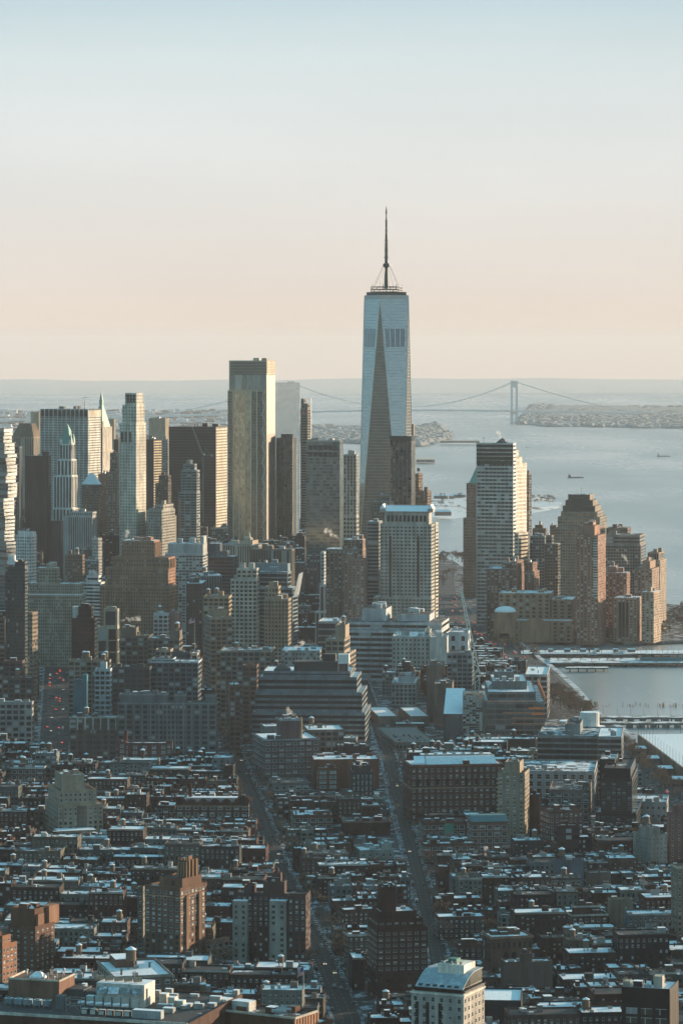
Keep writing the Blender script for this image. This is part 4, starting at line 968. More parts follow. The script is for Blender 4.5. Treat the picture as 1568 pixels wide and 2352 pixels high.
b.box(x0, x1, y0 - .3, y0 + 2.5, z1 + 2.6, z1 + 2.9); b.build('pergola', DMETAL, t['root'])
bld('apartment_building', 'sunlit tan flats with a curved corner at the right end of the low row', 'the curved tan flats', 1472, 1500, 1360, 4110, -20, side=1517, wc=(.33, .24, .175), st='aptp', clut=2)
# school with a rotunda
d = 4120
t = bld('school', 'low sand brick school with a round domed hall and snowy roofs on the waterfront', 'the domed school', 1131, 1312, 1424, d, -6, side=1322, wc=(.27, .175, .115), st=dict(k='punch', bw=8, fh=4.6, fw=.5, fv=.6, g=GL),
        tiers=[(1131, 1312, 0, 1, None, 1426), (1140, 1260, .25, .98, 1426, 1366), (1262, 1312, .3, .98, 1426, 1380)], clut=4, ind=False)
x0, x1, y0, y1, z0, z1 = t['tiers'][0]; zr = Z(1406, d)
b = MB(); cx_ = x0 + 15; b.cyl(cx_, y0 - 2, 13.2, 13.2, 0, zr, 24); b.build('round_hall', t['wm'], t['root'])
b = MB(); n = 24
for k_ in range(5):
    a0, a1 = k_ * 18, (k_ + 1) * 18; b.cyl(cx_, y0 - 2, 13 * math.cos(R(a0)), max(13 * math.cos(R(a1)), .02), zr + 6.5 * math.sin(R(a0)), zr + 6.5 * math.sin(R(a1)), n)
b.build('dome', SNOW, t['root'])
b = MB(); b.box(cx_ - 6, cx_ + 6, y0 - 15.4, y0 - 15.1, 5, 11); b.build('hall_window', GLD, t['root'])
u = x0 + 34; b = MB(); b.prism([(u, y0 - 3), (u + 34, y0 - 3), (u + 34, y0), (u, y0)], 0, z1 - 2); b.face([(u, y0 - 3, z1 - 2), (u + 34, y0 - 3, z1 - 2), (u + 17, y0 - 3, z1 + 4)]); b.build('entrance_gable', t['wm'], t['root'])
b = MB(); X0, X1, Y0, Y1, Z0, Z1 = t['tiers'][1]; b.cyl(0, 0, 3.6, 3.6, 0, .5, 20); o = b.build('round_medallion', plain('stone_roundel', (.2, .14, .1)), t['root']); o.location = (X0 + 44, Y0 - .1, Z1 - 8); o.rotation_euler = (R(90), 0, 0)
# stacked-box tower at the left edge
d = 4050; root = empty('residential_tower', (X(2, d), d + 14, 0), R(-24)); tag(root, 'tower of shifted stacked glass boxes with white slab edges at the far left edge', 'tower')
rg = random.Random(12); z = 0; gb, sb = MB(), MB(); i = 0; top_ = Z(984, d)
while z < top_:
    k_ = rg.choice([1, 1, 2, 3]) if z > top_ * .55 else rg.choice([2, 3, 4]); sh = 5.2 if z > top_ * .6 else 2.6
    hw = 11.5 if z < top_ - 22 else 9
    bx = [rg.uniform(-sh, sh) for _ in range(4)]
    for q in range(k_):
        if z > top_: break
        gb.box(-hw + bx[0] * .5, hw + bx[1] * .5, -hw + bx[2] * .5, hw, z, z + 3.4)
        sb.box(-hw - 1.2 + bx[0] * .5, hw + 1.2 + bx[1] * .5, -hw - 1.2 + bx[2] * .5, hw + 1, z + 3.6, z + 4.25, bottom=True)
        if rg.random() < .75:
            u = rg.uniform(-hw, hw - 8); sb.box(u, u + rg.uniform(5, 9), -hw - 3.2 + bx[2] * .5, -hw, z + 3.5, z + 4.5, bottom=True); 
        if rg.random() < .7:
            u = rg.uniform(-hw, hw - 8); sb.box(hw, hw + 3.4 + bx[1] * .5, u, u + 7, z + 3.5, z + 4.5, bottom=True)
        z += 4.25
gb.build('glass_boxes', glass((.16, .18, .18), .4, .15, .7, .15), root); sb.build('slab_edges', wall((.24, .235, .22)), root)
HERO.append(dict(cx=X(2, d), cy=d + 14, w=34, dep=34, a=0, h=top_, short='the stacked-box tower', d=d))
# ---------------------------------------------------------------- middle distance
DGL = wall((.03, .04, .043), .4, .25)
TEALG = glass((.03, .06, .07), .4, .15, .6, .03)
bld('office_tower', 'small white office block with sunlit right side beside the stacked-box tower', 'the small white office', 35, 73, 1223, 4250, -22, side=85, wc=(.5, .5, .48), st='off', tiers=[(35, 73, 0, 1, None, 1229), (52, 73, .1, .9, 1229, 1222)], clut=2)
bld('office_tower', 'gothic pale office block with tall window strips below the gothic white tower', 'the gothic office block', 147, 212, 1180, 4620, -16, side=224, wc=(.36, .36, .34), st='pier', tiers=[(147, 212, 0, 1, None, 1186), (158, 212, .1, .9, 1186, 1176)], clut=3, roof=ROOF_DARK)
bld('office_tower', 'dark brown slab left of the gothic office block', 'the dark brown slab', 118, 140, 1196, 4450, -16, side=146, wc=(.06, .055, .05), st='pier', clut=1)
bld('office_tower', 'short pale block with sunlit blank side in front of the gothic office block', 'the short pale block', 212, 226, 1236, 4380, -30, side=235, wc=(.42, .4, .36), st='off', clut=1)
bld('apartment_building', 'brown flats with roof tank left of the brick ziggurat', 'the brown tank flats', 150, 190, 1274, 4200, -12, side=195, wc=BROWN, st='off', tank=1, clut=3)
bld('office_tower', 'white office block with ribbon windows touching the left of the brick ziggurat', 'the white ribbon office', 184, 232, 1330, 3960, -14, side=243, wc=(.5, .5, .48), st='rib', tiers=[(184, 232, 0, 1, None, 1337), (198, 226, .1, .9, 1337, 1322)], clut=3)
bld('office_tower', 'stone office block with carved gables right of the tall cream tower', 'the carved stone office', 337, 372, 1164, 4680, -16, side=402, wc=(.27, .26, .23), st='off', tiers=[(337, 372, 0, 1, None, 1172), (352, 372, .1, .9, 1172, 1160)], clut=3, roof=ROOF_DARK)
bld('office_tower', 'plain grey-brown block behind the carved stone office', 'the plain grey-brown block', 372, 398, 1185, 4750, -14, side=406, wc=(.18, .165, .14), st='none', clut=1)
d = 3800
t = bld('office_block', 'wide tan stone block with a raised centre and rows of small windows', 'the wide tan block', 64, 188, 1343, d, -8, side=197, wc=(.25, .215, .165), st='offd', tiers=[(64, 188, 0, 1, None, 1366), (64, 184, .04, .96, 1366, 1341), (84, 131, .1, .8, 1341, 1305, 'off')], clut=4, belt=None)
b = MB(); x0, x1, y0, y1, z0, z1 = t['tiers'][0]; b.box(x0 - .6, x1 + .6, y0 - .6, y0, z1 - .5, z1 + .4); b.build('snowy_ledge', SNOW, t['root'])
d = 3350
t = bld('glass_tower', 'dark teal glass tower with a white tank on top at the left edge', 'the dark teal tower', 13, 58, 1294, d, -14, side=65, wm=DGL, st=dict(k='punch', bw=2.2, fh=3.5, fw=.8, fv=.7, g=TEALG), tiers=[(13, 58, 0, 1, None, 1302), (34, 58, .0, 1, 1302, 1290)], clut=2)
b = MB(); b.cyl(-4, -2, 3.6, 3.6, t['h'], t['h'] + 6, 16); b.box(-8, 0, -5, 3, t['h'] - 3, t['h'] + .5); b.build('roof_tank', WHITEM, t['root'])
bld('apartment_building', 'narrow tan flats with a sunlit corner right of the dark teal tower', 'the narrow tan flats', 64, 75, 1406, 3230, -20, side=80, wc=TAN, st='off', clut=1)
bld('apartment_building', 'dim brown flats at the left edge under the dark teal tower', 'the dim brown flats', -14, 12, 1420, 3400, -14, side=20, wc=BROWN, st='loft', tiers=[(-14, 12, 0, 1, None, 1420)], clut=2)
# brick ziggurat
d = 3850
t = bld('brick_skyscraper', 'huge dark brick ziggurat stepping up with sunlit right-hand buttresses', 'the brick ziggurat', 230, 388, 1348, d, -12, side=408, wc=(.27, .145, .095), st=dict(k='punch', bw=2.9, fh=3.9, fw=.42, fv=.5, g=glass((.05, .045, .04), 0, .2, .8, .1)),
        tiers=[(230, 388, 0, 1, None, 1348), (241, 386, .04, .9, 1348, 1306), (254, 386, .08, .8, 1306, 1281), (277, 352, .12, .75, 1281, 1243)], clut=0)
for k_ in (2, 3):
    x0, x1, y0, y1, z0, z1 = t['tiers'][k_]; b = MB(); n = 4
    for i in range(n + 1): v = y0 + .6 + (y1 - y0 - 1.2) * i / n; b.box(x1 + .02, x1 + 1.4, v - .8, v + .8, z0, z1 - 2)
    b.build('buttresses', wall((.3, .19, .13)), t['root'])
    b = MB()
    for i in range(n): v = y0 + .6 + (y1 - y0 - 1.2) * (i + .5) / n; b.face([(x1 + .1, v - 2, z0 + 3), (x1 + .1, v + 2, z0 + 3), (x1 + .1, v + 2, z1 - 6), (x1 + .1, v - 2, z1 - 6)])
    b.build('tall_openings', GLD, t['root'])
x0, x1, y0, y1, z0, z1 = t['tiers'][3]; clutter(t['root'], x0, x1, y0, y1, z1, 9, 3, t['wm'], 1.2)
# right of the ziggurat
bld('apartment_building', 'pale slab block with blue-grey window rows and two white roof boxes', 'the pale slab block', 379, 466, 1262, 4050, -6, side=477, wc=(.33, .34, .33), st=dict(k='punch', bw=4, fh=3.4, fw=.8, fv=.55, g=GLN),
    tiers=[(379, 466, 0, 1, None, 1272), (385, 466, .05, .95, 1272, 1250, 'none'), (458, 466, .2, .8, 1250, 1233, 'none')], clut=4)
bld('office_tower', 'dark blue-grey glass office with snowy roof right of the pale slab block', 'the dark glass office', 478, 538, 1278, 3980, -12, side=546, wc=(.06, .08, .09), st='ribd', tiers=[(478, 538, 0, 1, None, 1278), (478, 504, .2, .9, 1278, 1249, 'none'), (508, 520, .2, .9, 1278, 1266, 'none')], clut=1)
t = bld('office_tower', 'buff stone block with a small spire and sunlit right wing before the bronze glass tower', 'the spired buff block', 507, 594, 1252, 4280, -14, side=616, wc=(.36, .29, .22), st='pier', tiers=[(507, 594, 0, 1, None, 1252), (546, 576, .2, .8, 1252, 1243, 'none')], clut=3)
b = MB(); x0, x1, y0, y1, z0, z1 = t['tiers'][1]; xm, ym = (x0 + x1) / 2, (y0 + y1) / 2
b.box(xm - 2.4, xm + 2.4, ym - 2.4, ym + 2.4, z1, z1 + 3); b.frus((xm - 1.8, xm + 1.8, ym - 1.8, ym + 1.8), (xm - .1, xm + .1, ym - .1, ym + .1), z1 + 3, z1 + 12); b.build('spire', wall((.45, .4, .34)), t['root'])
bld('office_block', 'low grey-blue block with fine vertical windows below the dark glass office', 'the low grey-blue block', 462, 510, 1322, 3800, 8, side=455, wc=(.13, .15, .155), st='pier', clut=4, tank=1)
bld('loft_building', 'very dark building walling the avenue between ziggurat and tan lofts', 'the dark avenue block', 428, 464, 1340, 3750, -3, dep=60, wc=(.05, .05, .048), st='off', clut=3, tank=1)
bld('loft_building', 'pale beige loft with big square window grid', 'the beige grid loft', 530, 590, 1315, 3640, -6, side=595, wc=(.36, .35, .3), st=dict(k='punch', bw=5.0, fh=4.4, fw=.66, fv=.6, g=GLD), tiers=[(530, 590, 0, 1, None, 1330), (543, 590, .05, .95, 1330, 1306)], clut=4)
t = bld('college_building', 'low blue-grey college block with curved glass bands and slanted white roof trusses', 'the curved college block', 594, 672, 1326, 3660, -14, side=684, wc=(.15, .2, .22), st='ribd', tiers=[(594, 672, 0, 1, None, 1350), (594, 660, .05, .8, 1350, 1314), (576, 655, .5, 1, 1350, 1296, 'none')], clut=3)
x0, x1, y0, y1, z0, z1 = t['tiers'][0]; b = MB()
for i in range(9): b.bar((x1 + 1, y0 + i * 2.6, z1 - 9), (x1 + 8 - i * .4, y0 - 4 + i * 3.4, z1 + 15), .45)
b.build('slanted_trusses', WHITEM, t['root'])
bld('office_block', 'brown panelled hall behind the slanted trusses', 'the brown hall', 575, 670, 1262, 4000, -14, side=677, wc=(.17, .135, .105), st='pier', clut=4)
bld('loft_building', 'tan loft building with rows of dark square windows beside the curved college block', 'the tan square loft', 607, 662, 1376, 3560, -6, side=669, wc=(.26, .21, .155), st=dict(k='punch', bw=3.6, fh=4, fw=.55, fv=.58, g=GLD), tiers=[(607, 662, 0, 1, None, 1376), (607, 638, .2, 1, 1376, 1348)], clut=3)
bld('loft_building', 'tan loft with two roof tanks on the avenue corner', 'the two-tank loft', 467, 526, 1370, 3500, -4, dep=30, wc=(.3, .235, .165), st='loft', tank=2, clut=4)
bld('loft_building', 'tan loft with snow-capped roof box in front of the two-tank loft', 'the snow-capped loft', 484, 534, 1418, 3330, 12, side=467, wc=(.27, .21, .15), st='loft', tiers=[(484, 534, 0, 1, None, 1418), (494, 532, .3, .9, 1418, 1404, 'none')], clut=4)
# brick housing towers and the white college in front of the gabled tower
t = bld('apartment_tower', 'brown brick housing tower with stacked balconies left of the gabled stone tower', 'the brick housing tower', 748, 832, 1262, 3960, -8, side=840, wc=(.2, .125, .095), st='aptp', tiers=[(748, 832, 0, 1, None, 1262), (788, 832, .1, .9, 1262, 1240)], clut=5)
x0, x1, y0, y1, z0, z1 = t['tiers'][0]
bm = MB()
for f in (.08, .5, .9):
    for k_ in range(int(z1 / 3.05) - 1): u = x0 + (x1 - x0) * f; bm.box(u - 1.6, u + 1.6, y0 - 1.3, y0 - .1, 4 + k_ * 3.05, 4.9 + k_ * 3.05, bottom=True)
tag(bm.build('balconies', wall((.3, .25, .2)), t['root']), kind='stuff')
bld('apartment_tower', 'lower brick housing block with roof plant in front of the brick housing tower', 'the lower housing block', 790, 836, 1284, 3890, -8, side=842, wc=(.23, .15, .115), st='aptp', clut=4)
bld('apartment_building', 'narrow white and dark panelled flats left of the brick housing tower', 'the narrow panelled flats', 728, 745, 1370, 3820, -6, side=750, wc=(.35, .36, .36), st='pierw', tiers=[(724, 745, 0, 1, None, 1405), (733, 745, .1, .9, 1405, 1345)], clut=2)
bld('office_tower', 'slim white slab above the narrow panelled flats', 'the slim white slab', 736, 744, 1268, 3990, -6, side=749, wc=(.42, .43, .43), st='off', clut=1)
t = bld('college_building', 'long white-banded low college building with snowy terraces below the gabled stone tower', 'the white-banded college', 792, 1012, 1434, 3640, -5, side=1031, wc=(.36, .38, .385), st=dict(k='ribbon', fh=5.4, fv=.55, seg=12, g=GL), tiers=[(770, 1012, 0, 1, None, 1449), (792, 1012, .1, 1, 1449, 1432), (824, 880, .3, .9, 1432, 1404, 'none'), (905, 980, .3, .9, 1432, 1416, 'none')], clut=4)
t = bld('apartment_tower', 'black and white banded tower block behind the tan penthouse tower', 'the banded tower block', 730, 780, 1427, 3310, -6, side=792, wc=(.35, .35, .34), st=dict(k='ribbon', fh=6.2, fv=.78, seg=60, m=.1, g=plain('near_black', (.02, .02, .02))), clut=3)
t = bld('apartment_tower', 'tan stone apartment tower with penthouse and roof tank above the striped wedding-cake block', 'the tan penthouse tower', 746, 802, 1470, 3230, -8, side=817, wc=(.33, .27, .2), st='loft', tiers=[(746, 802, 0, 1, None, 1500), (746, 790, .05, .95, 1500, 1468), (766, 790, .2, .8, 1468, 1438, 'none')], clut=2, tank=1)
bld('office_block', 'grey stone block with small square windows right of the white-banded college', 'the grey square-windowed block', 900, 985, 1458, 3575, -4, side=992, wc=(.29, .3, .28), st=dict(k='punch', bw=4.4, fh=4.6, fw=.4, fv=.5, g=GLD), tiers=[(900, 985, 0, 1, None, 1462), (972, 985, .2, .8, 1462, 1452)], clut=5)
bld('office_block', 'blank pale grey block attached right of the grey square-windowed block', 'the blank grey block', 986, 1026, 1464, 3570, -4, side=1031, wc=(.36, .37, .35), st='none', clut=3)
bld('apartment_building', 'white block with two big upper windows left of the lattice crane', 'the white two-window block', 1029, 1074, 1452, 3420, -5, side=1080, wc=(.52, .53, .51), st=dict(k='punch', bw=8, fh=9, fw=.36, fv=.5, g=GLD), tiers=[(1029, 1074, 0, 1, None, 1452)], clut=3)
bld('loft_building', 'grid-windowed grey block below the white two-window block', 'the grey grid block', 1026, 1084, 1500, 3250, -5, side=1088, wc=(.22, .24, .24), st='loft', clut=4)
# arched bridge over the highway
p0 = gp(1024, 1437); root = empty('footbridge', (p0[0], 3560, 0)); tag(root, 'white arched truss footbridge over the riverside highway beside the white-banded college', 'bridge')
b = MB(); b.box(0, 46, -2, 2, 7, 7.6, bottom=True); b.build('deck', WHITEM, root)
b = MB(); pr = None
for i in range(13):
    u = 46 * i / 12; zz_ = 7.6 + 7 * math.sin(math.pi * i / 12)
    for v in (-2, 2):
        if pr: b.bar((pr[0], v, pr[1]), (u, v, zz_), .35)
        b.bar((u, v, 7.6), (u, v, zz_), .16)
        if pr: b.bar((pr[0], v, 7.6), (u, v, zz_), .14)
    pr = (u, zz_)
b.build('arch_truss', WHITEM, root)
b = MB(); b.box(0, 2, -2, 2, 0, 7); b.box(44, 46, -2, 2, 0, 7); b.build('pier', CONC, root)

# ---- avenue blocks of the second distance
d = 3350
t = bld('office_tower', 'black windowless-looking tower beside the red-lit avenue', 'the black avenue tower', 165, 218, 1420, d, -6, side=223, wc=(.02, .022, .023), rough=.4, st=dict(k='ribbon', fh=4, fv=.7, seg=5, g=GLD), tiers=[(165, 218, 0, 1, None, 1420), (180, 211, .05, .95, 1420, 1393)], clut=6)
b = MB(); x0, x1, y0, y1, z0, z1 = t['tiers'][0]; b.box(x0 + .5, x0 + 6, y0 + 2, y0 + 9, z1, z1 + 11, 0, 1); b.build('lift_housing', [wall((.4, .41, .38)), SNOW], t['root'])
t = bld('apartment_tower', 'beige framed tower of tall dark glass bays right of the black avenue tower', 'the beige framed tower', 224, 270, 1400, 3330, -5, side=275, wc=(.37, .33, .25), st=dict(k='punch', bw=9, fh=12, fw=.74, fv=.9, g=GL), tiers=[(224, 270, 0, 1, None, 1440), (238, 270, .05, .95, 1440, 1399)], clut=3)
bld('loft_building', 'long brown loft with snow-edged roof behind the tan tank loft', 'the long brown loft', 276, 344, 1452, 3260, -4, side=352, wc=(.15, .13, .105), st='loft', tiers=[(276, 344, 0, 1, None, 1460), (276, 312, .2, .9, 1460, 1443, 'none')], clut=6)
bld('loft_building', 'brown loft with white roof huts and two wooden tanks left of the avenue', 'the two-hut loft', 338, 412, 1466, 3220, -4, side=420, wc=(.17, .15, .12), st='loft', tiers=[(338, 412, 0, 1, None, 1466), (388, 412, .2, .9, 1466, 1450, 'none')], clut=5, tank=2)
bld('apartment_building', 'small white house-front with neat windows at the foot of the ziggurat', 'the small white front', 353, 386, 1409, 3480, -4, side=389, wc=(.48, .5, .5), st='loft', clut=2, tank=1)
bld('apartment_building', 'pink-brown brick house beside the small white front', 'the pink-brown house', 389, 412, 1407, 3490, -4, side=417, wc=(.25, .16, .14), st='none', clut=2)
bld('loft_building', 'tan loft with big openings and snowy cornice near the flagpole', 'the snowy-cornice loft', 357, 392, 1492, 3130, -4, dep=20, wc=(.3, .26, .2), st='loft', clut=1)
bld('office_block', 'dark blue glass block between the snowy-cornice loft and the avenue', 'the dark blue glass block', 394, 436, 1498, 3120, -4, side=440, wc=(.05, .075, .085), st=dict(k='punch', bw=4, fh=4.2, fw=.7, fv=.7, g=TEALG), clut=2)
bld('loft_building', 'beige corner pavilion with a flat snowy roof beside the avenue', 'the beige corner pavilion', 440, 453, 1500, 3110, -4, side=458, wc=(.36, .33, .27), st='loft', clut=0, roof=ROOF_WHITE)
bld('loft_building', 'wide blue-grey loft with white parapet facing the big window-grid block', 'the blue-grey loft', 347, 455, 1516, 3060, -4, side=463, wc=(.12, .155, .17), st='loft', tiers=[(347, 455, 0, 1, None, 1519), (347, 396, .1, .9, 1519, 1514, 'none')], clut=3, corn=(.5, .53, .55))
bld('loft_building', 'low dark loft behind the small pale blue house', 'the low dark loft', 258, 344, 1532, 3030, -4, side=349, wc=(.07, .08, .085), st='loft', clut=6)
bld('loft_building', 'tan loft with three wooden roof tanks beside the red-lit avenue', 'the tan tank loft', 158, 252, 1516, 3080, -4, side=256, wc=(.24, .215, .17), st='loft', tank=3, clut=4)
bld('row_building', 'small pale blue-white house with teal doors', 'the small pale blue house', 218, 254, 1536, 3010, -4, side=258, wc=(.42, .52, .55), st='loft', tiers=[(218, 254, 0, 1, None, 1536), (229, 244, .2, .9, 1536, 1522, 'none')], clut=1, tank=1)
t = bld('row_building', 'teal painted wedge-shaped building by the red-lit avenue', 'the teal wedge', 168, 200, 1566, 2990, -4, side=204, wc=(.05, .17, .2), st='none', clut=2)
x0, x1, y0, y1, z0, z1 = t['tiers'][0]; b = MB(); b.prism([(x0 + 8, y0 + .2), (x1, y0 + .2), (x1, y1), (x0 + 8, y1)], z1 - .9, z1 + 6); b.build('upper_wedge', wall((.05, .17, .2)), t['root'])
# big window-grid block and neighbours
d = 2930
t = bld('loft_building', 'vast grey loft block with a regular grid of wide dark windows', 'the window-grid block', 271, 497, 1612, d, -2, side=501, wc=(.14, .16, .165), st=dict(k='punch', bw=6.4, fh=4.4, fw=.74, fv=.56, g=GL), tiers=[(271, 497, 0, 1, None, 1614), (273, 384, .35, .9, 1614, 1596, 'none'), (400, 424, .3, .8, 1614, 1597, 'none'), (470, 494, .3, .8, 1614, 1598, 'none')], clut=10, corn=(.2, .23, .235))
x0, x1, y0, y1, z0, z1 = t['tiers'][0]
for i in range(13):
    b = MB(); u = x0 + (x1 - x0) * i / 12.0; b.box(max(u - .7, x0), min(u + .7, x1), y0 - .35, y0, 0, z1 - 1.4); b.build('pilaster', wall((.17, .19, .19)), t['root'])
t = bld('loft_building', 'brown brick loft with pale pilasters left of the window-grid block', 'the pale pilaster loft', 161, 267, 1646, 2890, -2, side=271, wc=(.12, .1, .085), st=dict(k='punch', bw=5.9, fh=4.6, fw=.74, fv=.56, g=glass((.035, .05, .052), 0, .15, .7, .15)), clut=7, corn=(.4, .4, .38), tank=1)
x0, x1, y0, y1, z0, z1 = t['tiers'][0]
for i in range(7):
    b = MB(); u = x0 + (x1 - x0) * i / 6.0; b.box(max(u - .6, x0), min(u + .6, x1), y0 - .3, y0, z1 - 11, z1 - 1.4); b.build('pilaster', wall((.42, .41, .38)), t['root'])
    b = MB(); b.box(max(u - .6, x0), min(u + .6, x1), y0 - .3, y0, 0, z1 - 11.2); b.build('lower_pilaster', wall((.11, .09, .075)), t['root'])
t = bld('school', 'red brick school with grouped pale windows in front of the window-grid block', 'the red brick school', 271, 396, 1707, 2830, -2, side=400, wc=(.13, .055, .05), st=dict(k='punch', bw=8.5, fh=4.4, fw=.42, fv=.6, g=glass((.14, .17, .17), 0, .2, .5, .3)), tiers=[(278, 386, .1, 1, None, 1707), (271, 290, 0, .3, None, 1703), (381, 396, 0, .3, None, 1703), (283, 292, .3, .5, 1707, 1681, 'none')], clut=3, ind=True)
bld('loft_building', 'tall pale-framed loft with dark upper floors at the left edge', 'the pale-framed loft', -30, 74, 1612, 2930, -2, side=78, wc=(.3, .32, .31), st=dict(k='punch', bw=5.6, fh=4.6, fw=.7, fv=.6, g=GL), clut=5)
bld('loft_building', 'brown block with a sunlit edge rising behind the pale-framed loft', 'the sunlit-edge loft', -20, 74, 1556, 3040, -3, side=79, wc=(.12, .1, .085), st='loft', clut=5, tank=1)
bld('loft_building', 'dark purple-brown block behind the sunlit-edge loft', 'the purple-brown block', 8, 52, 1518, 3150, -3, side=58, wc=(.11, .075, .075), st='loft', clut=3)
bld('apartment_building', 'brick corner block with roof tank at the lower left below the pale-framed loft', 'the brick corner block', 26, 100, 1762, 2760, -3, side=107, wc=(.12, .07, .06), st='loft', ind=True, tank=1, clut=5, corn=(.4, .42, .42))
# striped wedding-cake block
d = 2960
t = bld('office_block', 'striped wedding-cake office block of dark and pale bands stepping back in tiers', 'the striped wedding-cake block', 578, 838, 1637, d, -3, side=851, wc=(.17, .2, .21), st=dict(k='ribbon', fh=4.4, fv=.55, seg=14, mul=.06, m=.2, g=GLD),
        tiers=[(578, 838, 0, 1, None, 1637), (584, 831, .06, .95, 1637, 1592), (590, 818, .12, .9, 1592, 1558), (600, 802, .17, .85, 1558, 1546)], clut=0, roof=ROOF_WHITE)
x0, x1, y0, y1, z0, z1 = t['tiers'][3]
b = MB(); L = x1 - x0; b.box(x0 + L * .35, x0 + L * .85, y0 + 6, y0 + 26, z1 - .9, z1 + 7.5, 0, 1); b.box(x0 + L * .68, x0 + L * .82, y0 + 14, y0 + 24, z1 + 7.5, z1 + 13.5, 0, 1); b.build('dark_penthouse', [plain('black_cladding', (.02, .024, .026), .5), TAR], t['root'])
b = MB(); b.box(x0 + L * .85 + .4, x0 + L * .98, y0 + 6, y0 + 16, z1 + 6, z1 + 14); b.box(x0 + L * .86, x0 + L * .97, y0 + 7, y0 + 15, z1 - .9, z1 + 6, 1); b.build('roof_tank', [WHITEM, DMETAL], t['root'])
b = MB(); b.box(x0 + L * .12, x0 + L * .3, y0 + 6, y0 + 18, z1 - .9, z1 + 1); b.frus((x0 + L * .12, x0 + L * .3, y0 + 6, y0 + 18), (x0 + L * .18, x0 + L * .24, y0 + 10, y0 + 14), z1 + 1, z1 + 5); b.build('skylight', DMETAL, t['root'])
bld('loft_building', 'ornate grey arcaded block with a curved corner on the avenue', 'the ornate arcaded block', 506, 622, 1494, 3190, -3, side=630, wc=(.19, .185, .155), st='loft', clut=8, corn=(.3, .29, .25), tank=1)
bld('loft_building', 'low snowy-roofed house with steam pipes behind the striped wedding-cake block', 'the snowy-roofed low house', 645, 735, 1494, 3200, -3, side=742, wc=(.28, .3, .29), st='off', clut=6, roof=ROOF_WHITE)
bld('loft_building', 'reddish brick loft wall on the avenue left of the striped wedding-cake block', 'the reddish avenue loft', 557, 590, 1528, 3060, -3, side=594, wc=(.17, .105, .085), st='loft', clut=4)
bld('loft_building', 'small brick loft at the avenue with a snowy roof, left of the reddish avenue loft', 'the snowy avenue loft', 528, 552, 1572, 2960, 6, side=523, wc=(.15, .1, .08), st='loft', clut=2, roof=ROOF_WHITE)
# right of the striped block
bld('apartment_building', 'pale framed glass block with a blue tint right of the striped wedding-cake block', 'the blue-tinted block', 898, 955, 1562, 3390, -3, side=962, wc=(.34, .38, .38), st=dict(k='punch', bw=4, fh=4.2, fw=.74, fv=.7, g=GLB), tiers=[(898, 955, 0, 1, None, 1568), (912, 948, .2, .9, 1568, 1556, 'none')], clut=5)
bld('loft_building', 'brown brick warehouse with sunlit gable beside the white sloping hall', 'the brown gable warehouse', 996, 1038, 1568, 3200, -3, side=1046, wc=(.2, .145, .115), st='none', tiers=[(996, 1038, 0, 1, None, 1570), (974, 1012, .5, 1, None, 1538)], clut=4)
for a, c, sh, lb in [(868, 914, 'the left snowy shed', 'low brown shed with a bright snow-white roof, the left of two'), (942, 986, 'the right snowy shed', 'low brown shed with a bright snow-white roof, the right of two')]:
    bld('shed', lb, sh, a, c, 1645, 3215, 6, dep=88, wc=(.24, .18, .14), st=None, clut=0, roof=SNOW)
t = bld('hall', 'dark hall with a steep white sloping roof next to the netted scaffold', 'the white sloping hall', 1018, 1062, 1640, 3080, -4, dep=60, wc=(.1, .1, .1), st='none', clut=0, roof=SNOW)
x0, x1, y0, y1, z0, z1 = t['tiers'][0]; b = MB(); b.prism([(x0 + .1, y0 + 1), (x1 - .1, y0 + 1), (x1 - .1, y1 - .1), (x0 + .1, y1 - .1)], z1 - 1, z1 - .9)
b.face([(x0, y0 + .5, z1), (x1, y0 + .5, z1), (x1, y1, z1 + 17), (x0, y1, z1 + 17)]); b.face([(x0, y0 + .5, z1 - .5), (x0, y1, z1 + 17), (x0, y1, z1 - .5)], 1); b.face([(x1, y0 + .5, z1 - .5), (x1, y1, z1 - .5), (x1, y1, z1 + 17)], 1); b.face([(x0, y1, z1 - .5), (x0, y1, z1 + 17), (x1, y1, z1 + 17), (x1, y1, z1 - .5)], 1)
b.build('sloping_roof', [SNOW, t['wm']], t['root'])
# rooftop car park
t = bld('car_park', 'low flat-roofed garage with cars parked on its open roof', 'the roof car park', 908, 1000, 1705, 3010, 7, dep=125, wc=(.2, .19, .17), st='off', clut=0, roof=plain('bare_concrete_deck', (.16, .16, .155), .85))
CARPARK = t
# terminal building under construction with netted scaffold
d = 3080
t = bld('unfinished_building', 'large glass office block under construction with orange guard rails and snowy decks', 'the unfinished glass block', 1113, 1250, 1612, d, -1, dep=165, wc=(.16, .17, .165), st=dict(k='ribbon', fh=4.8, fv=.7, seg=8, mul=.3, g=glass((.06, .07, .07), .3, .2, .7, .06)),
        tiers=[(1113, 1250, 0, 1, None, 1612), (1120, 1232, .12, .8, 1612, 1594), (1132, 1214, .3, .75, 1594, 1577, 'none'), (1140, 1186, .42, .62, 1577, 1560, 'none')], clut=6, roof=ROOF_WHITE)
OR_ = plain('orange_guard_rail', (.8, .2, .05), .7)
x0, x1, y0, y1, z0, z1 = t['tiers'][0]
b = MB(); b.box(x0, x1 - 6, y0 - .4, y0 - .1, z1 - .2, z1 + .9); b.build('orange_rail', plain('faded_orange_rail', (.42, .2, .13), .7), t['root'])
b = MB(); b.box(x1 + .1, x1 + .6, y0, y1, z1 - .2, z1 + 5); b.box(x1 - 14, x1 - .2, y0 - .5, y0 - .1, z1 - 6.5, z1 - 5); b.box(x1 - 12, x1 - .2, y0 - .5, y0 - .1, z1 - 11.5, z1 - 10.3); b.build('orange_netting', OR_, t['root'])
b = MB()
